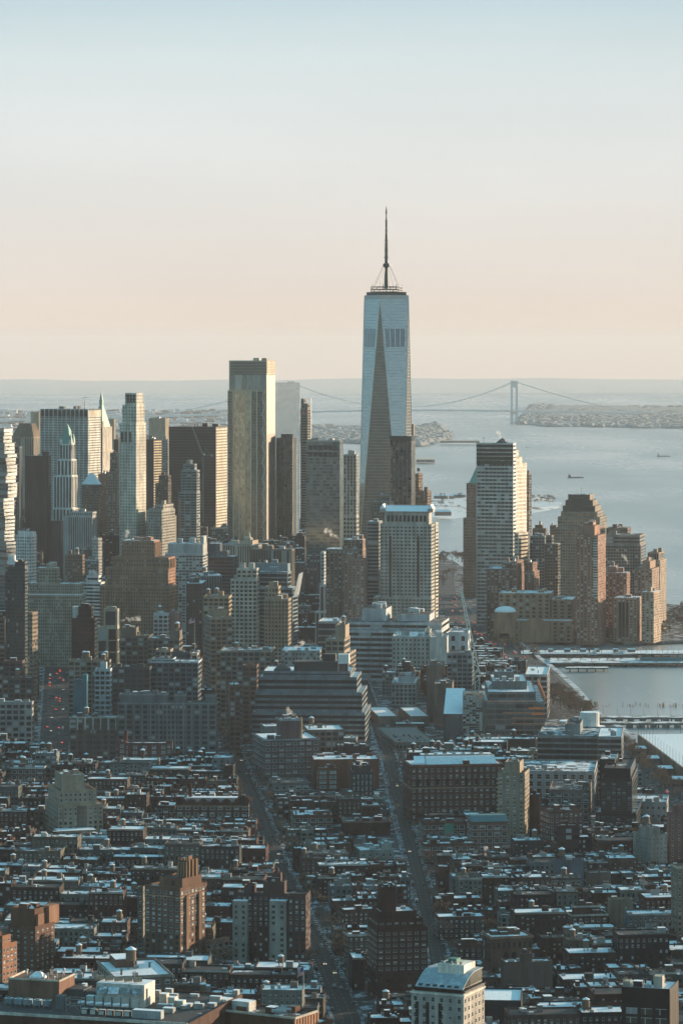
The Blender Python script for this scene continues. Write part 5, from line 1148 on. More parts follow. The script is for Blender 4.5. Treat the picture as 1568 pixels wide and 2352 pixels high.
for k_ in range(1, 4): b.box(x0 + (x1 - x0) * (.45 if k_ > 1 else .3), x1 - .3, y0 - .5, y0 - .12, z1 - 5.3 - k_ * 4.8, z1 - 4.5 - k_ * 4.8)
b.build('floor_edge_rails', plain('orange_floor_rail', (.5, .2, .09), .7), t['root'])
b = MB()
for k_ in range(3):
    q0 = x0 + (x1 - x0) * (.2 + .2 * k_); v0_ = y0 + 52 + k_ * 16; n_ = 8; r_ = 6.5
    for i in range(n_):
        a0, a1 = math.pi * i / n_, math.pi * (i + 1) / n_
        b.face([(q0 + r_ * math.cos(a0), v0_, t['tiers'][1][5] + r_ * .8 * math.sin(a0)), (q0 + r_ * math.cos(a0), v0_ + 18, t['tiers'][1][5] + r_ * .8 * math.sin(a0)), (q0 + r_ * math.cos(a1), v0_ + 18, t['tiers'][1][5] + r_ * .8 * math.sin(a1)), (q0 + r_ * math.cos(a1), v0_, t['tiers'][1][5] + r_ * .8 * math.sin(a1))][::-1])
    b.face([(q0 + r_ * math.cos(math.pi * i / n_), v0_, t['tiers'][1][5] + r_ * .8 * math.sin(math.pi * i / n_)) for i in range(n_ + 1)][::-1], 1)
b.build('roof_vaults', [SNOW, wall((.3, .3, .29))], t['root'])
b = MB(); b.box(x0 + 6, x1 - 2, y0 - .9, y0 - .1, 3.5, 4.6); b.build('hoarding_rail', plain('red_hoarding', (.5, .15, .09), .7), t['root'])
b = MB(); X0, X1, Y0, Y1, Z0, Z1 = t['tiers'][2]
for k_ in range(4): b.box(X0 + 3 + k_ * 6, X0 + 7 + k_ * 6, Y0 + 2, Y0 + 8, Z1 - .5, Z1 + 2 + (k_ % 2) * 2, 0, 1)
b.build('plant_boxes', [METAL, SNOW], t['root'])
bld('unfinished_building', 'open concrete frame wing with pale slabs behind the unfinished glass block', 'the concrete frame wing', 1205, 1256, 1549, 3262, -4, side=1262, wc=(.38, .39, .37), st=dict(k='punch', bw=7, fh=4.8, fw=.8, fv=.66, g=GLD), clut=3, roof=ROOF_WHITE)
sc = empty('scaffold_tower', (X(1088, 3080), 3080 + 9, 0), R(-4)); tag(sc, 'tall scaffold tower wrapped in pale netting at the construction site', 'scaffold')
b = MB(); zt_ = Z(1588, 3080); hw = 9.2
for i in range(8):
    u = -hw + 2 * hw * i / 7
    b.bar((u, -8, 0), (u, -8, zt_), .14); b.bar((u, 8, 0), (u, 8, zt_), .14); b.bar((-hw, u * .9, 0), (-hw, u * .9, zt_), .14); b.bar((hw, u * .9, 0), (hw, u * .9, zt_), .14)
b.build('standards', METAL, sc)
b = MB(); z_ = 1.0
while z_ < zt_:
    b.box(-hw - .3, hw + .3, -8.4, 8.4, z_, z_ + .35, bottom=True); z_ += 2.1
b.build('platforms', wall((.3, .31, .29)), sc)
b = MB(); z_ = 1.4; rg = random.Random(4)
while z_ < zt_:
    for s_ in range(6):
        if rg.random() < .5: b.box(-hw + s_ * 2.9, -hw + s_ * 2.9 + 2.6, -8.5, -8.45, z_ + .2, z_ + 1.5)
    z_ += 2.1
tag(b.build('netting', wall((.36, .37, .35)), sc), kind='stuff')
HERO.append(dict(cx=X(1088, 3080), cy=3089, w=18, dep=17, a=0, h=60, short='the scaffold tower', d=3080))
tower_crane(1095, 3180, 0, Z(1545, 3180), 1059, Z(1356, 3180), 9, 'tall luffing crane with a long lattice boom over the construction site', plain('weathered_crane_steel', (.6, .58, .52), .55, .1), lat=4.2)
# banded offices, white tank roof, grid fronts
d = 2740
t = bld('office_block', 'dark office block with pale ribbons and a white drum on its roof', 'the ribboned drum office', 1233, 1380, 1690, d, -3, side=1389, wc=(.22, .24, .235), st=dict(k='ribbon', fh=4.3, fv=.66, seg=12, m=.1, g=GLD), tiers=[(1233, 1380, 0, 1, None, 1690), (1294, 1330, .2, .8, 1690, 1668, 'none')], clut=4)
bld('office_block', 'ribboned wing with a glinting right corner beside the ribboned drum office', 'the glinting ribboned wing', 1372, 1426, 1692, 2715, -5, side=1431, wc=(.25, .26, .25), st=dict(k='ribbon', fh=4.3, fv=.62, seg=12, m=.1, g=GLD), clut=3, roof=ROOF_WHITE)
dr_ = empty('vent_building', (X(1353, 2950), 2950, 0)); tag(dr_, 'white round ventilation drum on stepped white decks beside the river', 'building')
b = MB(); z9 = Z(1636, 2950); b.cyl(0, 0, 8.2, 8.2, Z(1668, 2950), z9, 28); b.build('drum', wall((.6, .6, .57)), dr_)
b = MB(); b.cyl(0, 0, 7.6, 7.6, z9 + .02, z9 + .3, 28); b.build('drum_roof', SNOW, dr_)
b = MB(); b.box(-16, 14, -9, 9, 0, Z(1672, 2950), 0, 1); b.cyl(2, -3, 11, 11, Z(1672, 2950), Z(1667, 2950), 28, 0, 1); b.cyl(-17, 4, 8.5, 8.5, Z(1660, 2950), Z(1656, 2950), 24, 0, 1); b.box(-19, -15, 2, 6, 0, Z(1660, 2950)); b.build('decks', [wall((.5, .5, .48)), SNOW], dr_)
HERO.append(dict(cx=X(1353, 2950), cy=2950, w=40, dep=30, a=0, h=20, short='the white drum', d=2950))
bld('apartment_building', 'white framed flats with dark recessed bays below the ribboned drum office', 'the white framed flats', 1189, 1364, 1772, 2620, -2, side=1371, wc=(.42, .44, .43), st=dict(k='punch', bw=6.4, fh=5, fw=.62, fv=.72, g=GLD), clut=10, ind=True)
t = bld('glass_tower', 'near-black glass apartment tower with terraces beside the riverside highway', 'the black terrace tower', 1378, 1452, 1790, 2490, -4, side=1466, wm=wall((.018, .02, .021), .35, .2), st=dict(k='punch', bw=3.6, fh=3.9, fw=.74, fv=.72, g=glass((.05, .085, .095), .3, .12, .8, .1, palecol=(.2, .26, .27))), tiers=[(1367, 1460, 0, 1, None, 1868), (1378, 1450, .03, .95, 1868, 1790), (1384, 1446, .1, .9, 1790, 1768, 'none'), (1368, 1404, .45, .97, 1868, 1758, 'none')], clut=3, ind=True, frame=DFRAME)
bld('office_block', 'low white office with a row of small square windows by the highway', 'the low white office', 1455, 1530, 1842, 2560, -4, side=1534, wc=(.42, .43, .42), st=dict(k='punch', bw=4.2, fh=6, fw=.5, fv=.4, g=GLD), clut=6, roof=ROOF_WHITE, ind=True)
# ---------------------------------------------------------------- near districts
LOFTI = dict(k='punch', bw=3.6, fh=3.9, fw=.46, fv=.52, g=GLN)
APT = dict(k='punch', bw=3.0, fh=3.0, fw=.4, fv=.52, g=GLN)
def arch(root, x, y, z, w, h, mat, name='arched_window'):
    b = MB(); n = 8; pts = [(x - w / 2, y, z), (x + w / 2, y, z)]
    for i in range(n + 1): a = math.pi * i / n; pts.append((x + w / 2 * math.cos(a), y, z + h - w / 2 + w / 2 * math.sin(a)))
    b.face(pts); return b.build(name, mat, root)
# big red brick block
d = 2560
t = bld('brick_block', 'big long red brick block with arched upper windows and a glass-roofed snowy top', 'the big red brick block', 943, 1154, 1757, d, 8, side=925, wc=(.135, .06, .045), st=dict(k='punch', bw=4.6, fh=5.0, fw=.4, fv=.52, g=glass((.05, .06, .06), 0, .2, .7, .2)), clut=6, ind=True, corn=(.2, .08, .055), belt=[1812])
x0, x1, y0, y1, z0, z1 = t['tiers'][0]; L = x1 - x0
b = MB(); b.frus((x0 + L * .18, x0 + L * .95, y0 + 5, y0 + 17), (x0 + L * .19, x0 + L * .94, y0 + 12, y0 + 14), z1 - .9, z1 + 4.5); b.build('sloping_skylight', plain('snowy_glass', (.66, .7, .73), .6), t['root'])
b = MB(); b.box(x0 + L * .16, x0 + L * .93, y0 + 19, y0 + 27, z1 - .9, z1 + 5.2, 0, 1)
for i in range(7): b.box(x0 + L * (.2 + .1 * i), x0 + L * (.24 + .1 * i), y0 + 20, y0 + 22, z1 + 5.2, z1 + 5.9, 0)
b.build('roof_pavilion', [wall((.3, .3, .3)), SNOW], t['root'])
b = MB(); b.prism([(x0 + 3, y0 + 3), (x0 + 11, y0 + 3), (x0 + 11, y0 + 12), (x0 + 3, y0 + 12)], z1 - .9, z1 + .5); b.face([(x0 + 3, y0 + 3, z1 + .6), (x0 + 11, y0 + 3, z1 + 1), (x0 + 12, y0 + 13, z1 + 5), (x0 + 4, y0 + 13, z1 + 5)]); b.build('tilted_skylight', SNOW, t['root'])
for i in range(9): arch(t['root'], x0 + L * (.08 + .105 * i), y0 - .12, z1 - 16, 2.6, 6, GLD)
# brick blocks left of it
t = bld('loft_building', 'mauve brick loft with rooftop courtyard and steaming chimney', 'the mauve brick loft', 607, 733, 1698, 2790, 12, side=580, wc=(.13, .085, .085), st=dict(k='punch', bw=5.4, fh=4.8, fw=.66, fv=.5, g=glass((.05, .07, .07), 0, .2, .7, .25)), tiers=[(607, 733, 0, 1, None, 1698), (648, 692, .08, .5, 1698, 1655, 'none')], clut=4, ind=True, corn=(.25, .3, .32), roof=ROOF_WHITE)
x0, x1, y0, y1, z0, z1 = t['tiers'][1]; b = MB(); b.cyl(x1 + 1.2, y0 + 1, .9, .8, t['tiers'][0][5] - .9, z1 + 1.5, 10); b.build('tall_chimney', wall((.34, .25, .15)), t['root'])
bld('loft_building', 'pitched grey roof and yard buildings behind the mauve brick loft', 'the pitched-roof loft', 606, 690, 1668, 2880, 8, side=598, wc=(.2, .2, .19), st='none', clut=4, roof=ROOF_WHITE)
bld('loft_building', 'flat-roofed loft with white gable skylights right of the steaming chimney', 'the gable-skylight loft', 706, 790, 1676, 2850, 6, dep=40, wc=(.2, .18, .15), st='loft', clut=4, tank=1, roof=ROOF_WHITE)
bld('loft_building', 'dark huddle of roof plant with sunlit brick gap behind the orange brick loft', 'the dark plant huddle', 744, 864, 1728, 2800, 4, dep=40, wc=(.04, .042, .042), st='none', tiers=[(744, 864, 0, 1, None, 1738), (776, 850, .1, .8, 1738, 1716, 'none')], clut=12)
t = bld('loft_building', 'orange-red brick loft with pale square windows left of the dark glass house', 'the orange brick loft', 722, 873, 1752, 2740, 4, side=714, wc=(.19, .075, .05), st='none', tiers=[(730, 776, 0, .25, None, 1764, dict(k='punch', bw=8, fh=4.2, fw=.66, fv=.6, g=glass((.2, .26, .25), 0, .2, .5, .2))), (722, 873, .25, 1, None, 1748, 'none')], clut=9, ind=True, roof=ROOF_WHITE)
bld('row_building', 'dark slate-fronted house with tall pale window strips below the orange brick loft', 'the dark glass house', 808, 856, 1768, 2690, 3, side=802, wc=(.06, .07, .075), st=dict(k='punch', bw=3.2, fh=4.4, fw=.5, fv=.8, g=glass((.2, .25, .25), .1, .15, .6)), tiers=[(808, 856, 0, 1, None, 1773), (812, 852, .1, .9, 1773, 1760, 'none')], clut=2, ind=True, frame=DFRAME, roof=ROOF_DARK)
bld('row_building', 'low grey render block at the foot of the mauve brick loft', 'the low grey render block', 628, 710, 1798, 2690, 8, side=616, wc=(.19, .2, .2), st='loft', clut=5, ind=True)
# beige stepped apartments at left
d = 2460
t = bld('apartment_building', 'beige stepped apartment block with set-back terraces and a painted dark strip, among low roofs', 'the beige stepped block', 134, 237, 1868, d, 16, side=104, wc=(.5, .41, .3), st=dict(k='punch', bw=3.6, fh=3.1, fw=.5, fv=.55, g=GL),
        tiers=[(134, 237, 0, 1, None, 1850), (138, 226, .08, .92, 1850, 1818), (150, 202, .22, .8, 1818, 1785, 'none')], clut=4, ind=True)
x0, x1, y0, y1, z0, z1 = t['tiers'][0]; b = MB(); b.box(x0 + (x1 - x0) * .42, x0 + (x1 - x0) * .64, y0 - .25, y0 - .1, 0, z1 - 1); b.build('painted_recess', wall((.12, .1, .08)), t['root'])  # dark strip on the flat front paints the shade of a set-back middle
b = MB(); b.box(x0 - 3, x1 - 8, y0 - 14, y0 - .4, 0, 9, 0, 1); b.build('front_wing', [t['wm'], SNOW], t['root'])
# school with arched gables
d = 2540
t = bld('school', 'dark red school with round-arched gables, tall chimney and snowy roof', 'the arched school', 404, 571, 1843, d, -2, side=572, wc=(.11, .05, .04), st=dict(k='punch', bw=6, fh=4.8, fw=.6, fv=.6, g=glass((.05, .07, .07), 0, .2, .7, .15)), clut=3, ind=True, belt=[1853], roof=ROOF_WHITE)
x0, x1, y0, y1, z0, z1 = t['tiers'][0]; L = x1 - x0
for f, r_ in ((.02, 5), (.2, 3.2), (.36, 3.2), (.52, 3.2), (.68, 3.2), (.88, 6)):
    b = MB(); cx_ = x0 + L * f + r_ * .3; n = 10; pts = [(cx_ + r_ * math.cos(math.pi * i / n), z1 - .2 + r_ * .85 * math.sin(math.pi * i / n)) for i in range(n + 1)]
    b.face([(p[0], y0 - .3, p[1]) for p in pts][::-1]); b.face([(p[0], y0 + 1, p[1]) for p in pts])
    for p, q in zip(pts, pts[1:]): b.face([(p[0], y0 - .3, p[1]), (p[0], y0 + 1, p[1]), (q[0], y0 + 1, q[1]), (q[0], y0 - .3, q[1])])
    g = b.build('arched_gable', t['wm'], t['root']); 
    arch(t['root'], cx_, y0 - .4, z1 - 1.4, r_ * .7, r_ * .8, GLD)
b = MB(); b.frus((x0 + 2, x1 - 2, y0 + 2, y1 - 2), (x0 + 8, x1 - 8, y0 + 8, y1 - 6), z1 - .9, z1 + 3.5); b.build('hipped_roof', ROOF_WHITE, t['root'])
b = MB(); b.box(x0 + L * .17, x0 + L * .17 + 2.4, y0 + 3, y0 + 5.4, z1 - .9, z1 + 13); b.build('tall_chimney', t['wm'], t['root'])
bld('school', 'low wing of the arched school running off to its left with gable ends', 'the school wing', 360, 402, 1850, 2560, -2, dep=26, wc=(.12, .06, .05), st='loft', clut=2, ind=True)
# brick hotel with the sunlit side
d = 1967
t = bld('apartment_tower', 'tall dark brick hotel-like tower with crown turret and a glowing sunlit right side', 'the sunlit brick hotel', 333, 414, 2040, d, -30, side=471, wc=(.26, .15, .1), st=dict(k='punch', bw=3.7, fh=3.1, fw=.46, fv=.55, g=glass((.06, .07, .07), 0, .2, .7, .3, palecol=(.45, .47, .46))),
        tiers=[(333, 414, 0, 1, None, 2040), (360, 413, .1, .9, 2040, 2020, 'none'), (390, 412, .3, .78, 2020, 1981, 'none')], clut=4, ind=True)
x0, x1, y0, y1, z0, z1 = t['tiers'][2]; b = MB()
for v in (.1, .4, .7):
    b.box(x1 + .02, x1 + .9, y0 + (y1 - y0) * v, y0 + (y1 - y0) * v + 1.0, z0, z1)
for u in (.05, .35, .65, .9): b.box(x0 + (x1 - x0) * u, x0 + (x1 - x0) * u + .9, y0 - .6, y0 - .02, z0, z1 - 1); b.box(x0 + (x1 - x0) * u, x0 + (x1 - x0) * u + .6, y0, y0 + .6, z1, z1 + 1.4)
b.build('crown_piers', wall((.3, .18, .11)), t['root'])
X0, X1, Y0, Y1, Z0, Z1 = t['tiers'][0]
b = MB(); zc = Z(2063, d); b.box(X0 - .35, X1 + .35, Y0 - .35, Y0 - .02, zc, zc + .5); b.box(X1 + .02, X1 + .35, Y0, Y1, zc, zc + .5); b.box(X1 + .02, X1 + .3, Y0, Y1, zc - 9, zc - 8.6); b.build('belt_course', wall((.38, .27, .19)), t['root'])
for v in (.25, .75):
    b = MB(); v_ = Y0 + (Y1 - Y0) * v; b.box(X1 + .02, X1 + 1.1, v_ - 1.4, v_ + 1.4, 4, Z1 - 5); b.build('bay_pier', wall((.2, .12, .08)), t['root'])
arch(t['root'], t['tiers'][1][1] - 6, t['tiers'][1][2] - .1, t['tiers'][1][4] + .4, 2.4, 3.4, GLD)
bld('apartment_tower', 'narrow pale grey wing squeezed against the left of the sunlit brick hotel', 'the narrow pale wing', 316, 329, 2037, 2010, -8, side=333, wc=(.3, .28, .23), st=APT, clut=0, ind=True)
bld('loft_building', 'low tan loft with a sunlit scalloped parapet right of the sunlit brick hotel', 'the scalloped tan loft', 473, 486, 2162, 1985, -34, side=527, wc=(.36, .28, .2), st='loft', clut=2, ind=True)
# dark brick blocks at the left edge
t = bld('apartment_tower', 'dark brown brick tower with a black tank house and sunlit terraces at the left', 'the black-tank brick tower', 20, 82, 2128, 1880, -28, side=126, wc=(.22, .115, .075), st=dict(k='punch', bw=4.6, fh=3.1, fw=.3, fv=.45, g=GLN), tiers=[(20, 82, 0, 1, None, 2128), (20, 76, .1, .8, 2128, 2090, 'none')], clut=3, ind=True)
x0, x1, y0, y1, z0, z1 = t['tiers'][0]
b = MB(); b.box(x1 - 4, x1 - .2, y0 + 3, y0 + 9, z1 - .9, z1 + 6, 0); b.box(x1 - 5, x1 - .2, y0 + 14, y0 + 24, z1 - .9, z1 + 9, 0); b.build('terrace_block', wall((.26, .14, .09)), t['root'])
b = MB(); x0, x1, y0, y1, z0, z1 = t['tiers'][1]; b.cyl((x0 + x1) / 2, (y0 + y1) / 2, 3, .05, z1 - .9, z1 + 2, 14); b.build('tank_roof', SNOW, t['root'])
bld('apartment_building', 'orange sunlit brick flats with pale balconies at the left edge', 'the orange sunlit flats', -22, 6, 2150, 1800, -30, side=40, wc=(.5, .24, .14), st=dict(k='punch', bw=3.6, fh=3.0, fw=.5, fv=.5, g=GLN), tiers=[(-22, 6, 0, 1, None, 2170), (-22, 6, 0, .6, 2170, 2150)], clut=2, ind=True)
# cross-shaped slab
d = 1960
t = bld('apartment_tower', 'broad housing slab of alternating dark and pale grey brick bays', 'the striped-bay slab', 540, 702, 2056, d, -8, side=713, wc=(.115, .078, .072), st=APT,
        tiers=[(540, 702, .25, 1, None, 2056), (661, 702, 0, .25, None, 2058), (600, 650, .3, .8, 2056, 2030, 'none'), (556, 580, .3, .8, 2056, 2040, 'none'), (618, 640, .45, .8, 2030, 2012, 'none')], clut=5, ind=True)
x0, x1, y0, y1, z0, z1 = t['tiers'][0]; L = x1 - x0; pm = wall((.27, .255, .225))
for (a, c, top) in ((-.03, .175, Z(2072, d)), (.49, .73, Z(2070, d))):
    b = MB(); b.box(x0 + L * a, x0 + L * c, y0 - 6, y0 - .05, 0, top, 0, 1); o = b.build('pale_bay', [pm, SNOW], t['root'])
    wl = facade(x0 + L * a, x0 + L * c, y0 - 6, y0 - .05, 0, top, dict(k='punch', bw=4.2, fh=3.0, fw=.36, fv=.5), 'f')
    for q in wl[:60]: pass
    m = MB()
    for q in wl: m.face(list(q[1:]))
    tag(m.build('bay_window_rows', glass((.035, .04, .04), 0, .2, .7, .15), t['root']), kind='stuff')
# dark brick block with a few pale windows
d = 1850
t = bld('apartment_tower', 'hulking near-black brick tower with stepped top and a few pale lit-looking windows', 'the hulking dark brick tower', 866, 981, 2120, d, 12, side=843, wc=(.075, .042, .034), st=dict(k='punch', bw=3.9, fh=3.0, fw=.5, fv=.45, g=glass((.03, .03, .03), 0, .2, .7, .12, palecol=(.42, .42, .38))),
        tiers=[(866, 981, 0, 1, None, 2132), (868, 972, .04, .95, 2132, 2112), (874, 960, .1, .9, 2112, 2096), (883, 917, .3, .7, 2096, 2043, 'none')], clut=5, ind=True)
x0, x1, y0, y1, z0, z1 = t['tiers'][3]; b = MB(); b.cyl((x0 + x1) / 2, (y0 + y1) / 2, 2.8, .05, z1 - .9, z1 + 1.6, 14); b.build('tank_roof', SNOW, t['root'])
# white block with a vaulted roof
d = 1600
WB = (.7, .64, .55)
t = bld('apartment_tower', 'cream block with a curved snowy vault roof, skylights and a bright sunlit side', 'the vaulted cream block', 944, 1064, 2284, d, -24, side=1112, wc=WB, st=dict(k='punch', bw=4.6, fh=3.6, fw=.42, fv=.55, g=glass((.045, .055, .055), 0, .2, .7, .1)), clut=0, ind=True, roof=ROOF_DARK)
x0, x1, y0, y1, z0, z1 = t['tiers'][0]; L = x1 - x0; Dp = y1 - y0
b = MB(); b.box(x0 + 1.2, x1 - .6, y0 + .8, y1 - 1, z1 - .9, z1 + 2.2); b.build('clerestory', GLD, t['root'])
b = MB(); n = 10; pr = None; rows = []
for i in range(n + 1):
    f = i / n; yy = y0 - .2 + (Dp * .62) * f; zz_ = z1 + 2.3 + 6.2 * math.sin(R(90 * f)) ; rows.append((yy, zz_))
for (ya, za), (yb, zb_) in zip(rows, rows[1:]):
    b.face([(x0 + 2, ya, za), (x1 - .3, ya, za), (x1 - .3, yb, zb_), (x0 + 2, yb, zb_)])
    b.face([(x0 + 2, ya, za - .4), (x0 + 2, yb, zb_ - .4), (x1 - .3, yb, zb_ - .4), (x1 - .3, ya, za - .4)])
    b.face([(x1 - .3, ya, za - .5), (x1 - .3, yb, zb_ - .5), (x1 - .3, yb, zb_), (x1 - .3, ya, za)])
yt, zt_ = rows[-1]; b.box(x0 + 2, x1 - .3, yt, y1 - 1, zt_ - .4, zt_, bottom=True)
b.face([(x0 + 2, y0 - .2, z1 + 1.9), (x1 - .3, y0 - .2, z1 + 1.9), (x1 - .3, y0 - .2, z1 + 2.3), (x0 + 2, y0 - .2, z1 + 2.3)])
b.build('vault_roof', snow_mat('thin_snow_metal', (.3, .36, .4), .36, .6, snow=(.62, .68, .72), scale=.25), t['root'])
b = MB()
for i in range(6):
    u = x0 + 3.2 + (L - 4.5) * i / 6; (ya, za), (yb, zb_) = rows[0], rows[1]
    b.face([(u, ya + .3, za + .2), (u + 2.2, ya + .3, za + .2), (u + 2.2, yb, zb_ + .06), (u, yb, zb_ + .06)])
b.build('skylights', GLD, t['root'])
b = MB()
for i in range(7):
    yy, zz_ = rows[i]; b.bar((x1 - .6, yy, z1 + 1.6), (x1 - .6, yy, zz_ - .4), .12)
b.face([(x1 - .9, y0, z1 + 1.6)] + [(x1 - .9, yy, zz_ - .45) for yy, zz_ in rows] + [(x1 - .9, y1 - 1, zt_ - .45), (x1 - .9, y1 - 1, z1 + 1.6)][::1]); b.build('gable_glazing', glass((.12, .12, .1), .2, .2, .4), t['root'])
b = MB(); b.box(x0 + L * .36, x0 + L * .86, y0 + Dp * .36, y0 + Dp * .9, z1, z1 + 11.5); b.box(x0 + L * .18, x0 + L * .35, y0 + Dp * .45, y0 + Dp * .8, z1, z1 + 8); b.build('penthouse', wall(WB), t['root'])
b = MB(); zz_ = z1 + 11.5; b.box(x0 + L * .5, x0 + L * .66, y0 + Dp * .5, y0 + Dp * .7, zz_, zz_ + 2, 0)
b.build('green_tank_cover', plain('green_tarpaulin', (.04, .16, .13), .7), t['root'])
for i in range(5): b = MB(); b.cyl(x0 + L * (.42 + .09 * i), y0 + Dp * .42, .6, .6, zz_, zz_ + 1.3, 10); b.build('roof_fan', METAL, t['root'])
b = MB(); b.box(x0 - .4, x1 + .5, y0 - .5, y0 - .02, z1 - 1.2, z1 - .4); b.box(x1 + .02, x1 + .6, y0, y1, z1 - 1.2, z1 - .4); b.build('cornice', wall(WB), t['root'])
b = MB()
for f in (.08, .28, .52): b.box(x0 + L * f, x0 + L * f + 1.7, y0 - .2, y0 - .05, 2, z1 - 5)
b.build('window_slots', GLD, t['root'])
b = MB(); b.bar((x1 + .3, y0 + 1, z1 + .6), (x1 + .3, y1, z1 + .6), .08); b.bar((x1 + .3, y0 + 1, z1 + 1.1), (x1 + .3, y1, z1 + 1.1), .08); b.build('railing', METAL, t['root'])
# black block bottom right
d = 1640
t = bld('apartment_tower', 'black panelled block with white-framed big windows and roof plant at the lower right', 'the black panelled block', 1426, 1537, 2272, d, -15, side=1557, wc=(.03, .028, .027), rough=.5, st='none', clut=7, roof=ROOF_WHITE)
x0, x1, y0, y1, z0, z1 = t['tiers'][0]; L = x1 - x0
for k_ in range(4):
    for i in range(3):
        b = MB(); u = x0 + 1 + i * (L - 2) / 3; zz_ = z1 - 9.5 - k_ * 4.4; b.box(u + 1.2, u + (L - 2) / 3 - .4, y0 - .12, y0 - .05, zz_ - 3, zz_); w_ = b.build('window', glass((.07, .06, .045), .1, .15, .7, .3), t['root'])
        b = MB(); b.box(u + (L - 2) / 3 * .45, u + (L - 2) / 3 * .45 + .4, y0 - .2, y0 - .125, zz_ - 3, zz_); b.box(u + 1.2, u + (L - 2) / 3 - .4, y0 - .2, y0 - .125, zz_ - .3, zz_ - .05); b.build('window_frame', FRAME, w_)
for i in range(4): b = MB(); v = y0 + (y1 - y0) * (.1 + .25 * i); b.box(x1 + .02, x1 + .12, v, v + 3, 2, z1 - 3); b.build('side_strip', wall((.14, .115, .09)), t['root'])
b = MB(); b.box(x0 + .8, x0 + 4, y0 + 2, y0 + 7, z1 - .9, z1 + 2.4); b.bar((x0 + .7, y0 + 1.4, z1), (x0 + .7, y0 + 1.4, z1 + 4), .3); b.bar((x0 + .7, y0 + 1.4, z1 + 3.8), (x0 + 2.6, y0 + 1.4, z1 + 3.8), .3); b.box(x0 + L * .62, x0 + L * .8, y0 + 6, y0 + 12, z1 - .9, z1 + 4.6); b.build('roof_plant', wall((.4, .36, .3)), t['root'])
# plant-covered roof at the lower left
d = 1515
t = bld('institution', 'large dark brick building whose snowy roof is crowded with fans, white boxes and ducts', 'the plant-covered roof', -60, 432, 2352, d, -17, dep=74, wc=(.13, .07, .05), st='none', clut=0, roof=ROOF)
x0, x1, y0, y1, z0, z1 = t['tiers'][0]; zr = z1 - .9; RT = t['root']
b = MB(); b.box(x0, x1, y0 - .5, y0 - .02, z1 - .8, z1 + .5); b.build('pale_coping', wall((.5, .46, .4)), RT)
inv = RT.matrix_basis.inverted()
def lp(px, py, z):                   # point on the roof plane at height z, in the roof's own frame
    dd = F * (CAM_H - z) / (py - CY); v = inv @ Vector((X(px, dd), dd, z)); return v.x, v.y
b = MB(); u0, v0 = lp(20, 2297, zr); u1, v1 = lp(132, 2306, zr); H_ = 9.5; b.box(u0, u1, v0, v0 + 19, zr, zr + H_); o = b.build('brick_plant_house', wall((.19, .105, .075)), RT)
b = MB(); b.box(u0 - .3, u1 + .3, v0 - .3, v0 + .5, zr + H_, zr + H_ + .7); b.box(u1 - .5, u1 + .3, v0, v0 + 19, zr + H_, zr + H_ + .7); b.box(u0 - .3, u0 + .5, v0, v0 + 19, zr + H_, zr + H_ + .7); b.build('coping', wall((.5, .44, .36)), o)
b = MB(); b.box(u0 + 8, u0 + 15, v0 + 5, v0 + 10, zr + H_, zr + H_ + .6); b.frus((u0 + 8, u0 + 15, v0 + 5, v0 + 10), (u0 + 10, u0 + 13, v0 + 7, v0 + 8), zr + H_ + .6, zr + H_ + 2.6); b.build('roof_lantern', SNOW, o)
rg = random.Random(3)
for k_ in range(16):
    b = MB(); q, w_ = rg.uniform(u0 + 1, u1 - 1), rg.uniform(v0 + 2, v0 + 17); hh_ = rg.uniform(1, 3.4); b.cyl(q, w_, .35, .35, zr + H_, zr + H_ + hh_, 8); 
    if rg.random() < .5: b.cyl(q, w_, .7, .5, zr + H_ + hh_, zr + H_ + hh_ + .6, 8)
    b.build('vent_pipe', METAL, o)
WBX = wall((.55, .52, .47))
ua, va = lp(222, 2309, zr); ub, vb = lp(340, 2311, zr); Hb = 10.2
b = MB(); b.box(ua, ub, va, va + 14, zr, zr + Hb, 0, 1); wb = b.build('white_plant_house', [WBX, SNOW], RT)
for k_ in range(4):
    b = MB(); q = ua + (ub - ua) * k_ / 4; b.face([(q + .4, va - 2.2, zr + Hb - 4.2), (q + (ub - ua) / 4 - .3, va - 2.2, zr + Hb - 4.2), (q + (ub - ua) / 4 - .3, va - .05, zr + Hb - 1.6), (q + .4, va - .05, zr + Hb - 1.6)]); b.build('sloping_hood', snow_mat('icy_panel', (.2, .24, .25), .42, .56, scale=.5), wb)
for k_ in range(5):
    b = MB(); q = ua + (ub - ua) * (k_ + .5) / 5; b.cyl(0, 0, 1.1, 1.1, 0, 3.6, 12); f_ = b.build('exhaust_fan', plain('weathered_duct', (.3, .23, .17), .5, .4), wb); f_.location = (q - 1.2, va + 6, zr + Hb + 1.4); f_.rotation_euler = (R(90), 0, R(-50))
b = MB(); b.box(ub + .05, ub + .6, va + 3, va + 4.2, zr + 1, zr + Hb - 2); b.build('wall_ladder', METAL, wb)
for k_ in range(6):
    b = MB(); q, w_ = lp(200 + k_ * 20.5, 2308 + k_ * 1.2, zr); b.box(q, q + 3.5, w_ - 1, w_ + 2.4, zr, zr + 4.2, 0, 1); b.build('cooling_box', [WBX, SNOW], RT)
    b = MB(); q, w_ = lp(195 + k_ * 20, 2315 + k_ * 1.6, zr); b.cyl(0, 0, .75, .75, 0, 3, 12); f_ = b.build('duct_elbow', SNOW, RT); f_.location = (q, w_, zr + 2.6); f_.rotation_euler = (R(90), 0, R(-60))
    b = MB(); q, w_ = lp(186 + k_ * 19.5, 2330 + k_ * 1.2, zr); b.box(q, q + 3.2, w_, w_ + 2.2, zr, zr + 2.6, 0, 1); b.box(q + .4, q + 2.8, w_ - .08, w_ - .02, zr + .4, zr + 2.2, 1); b.build('louvre_panel', [DMETAL, WBX], RT)
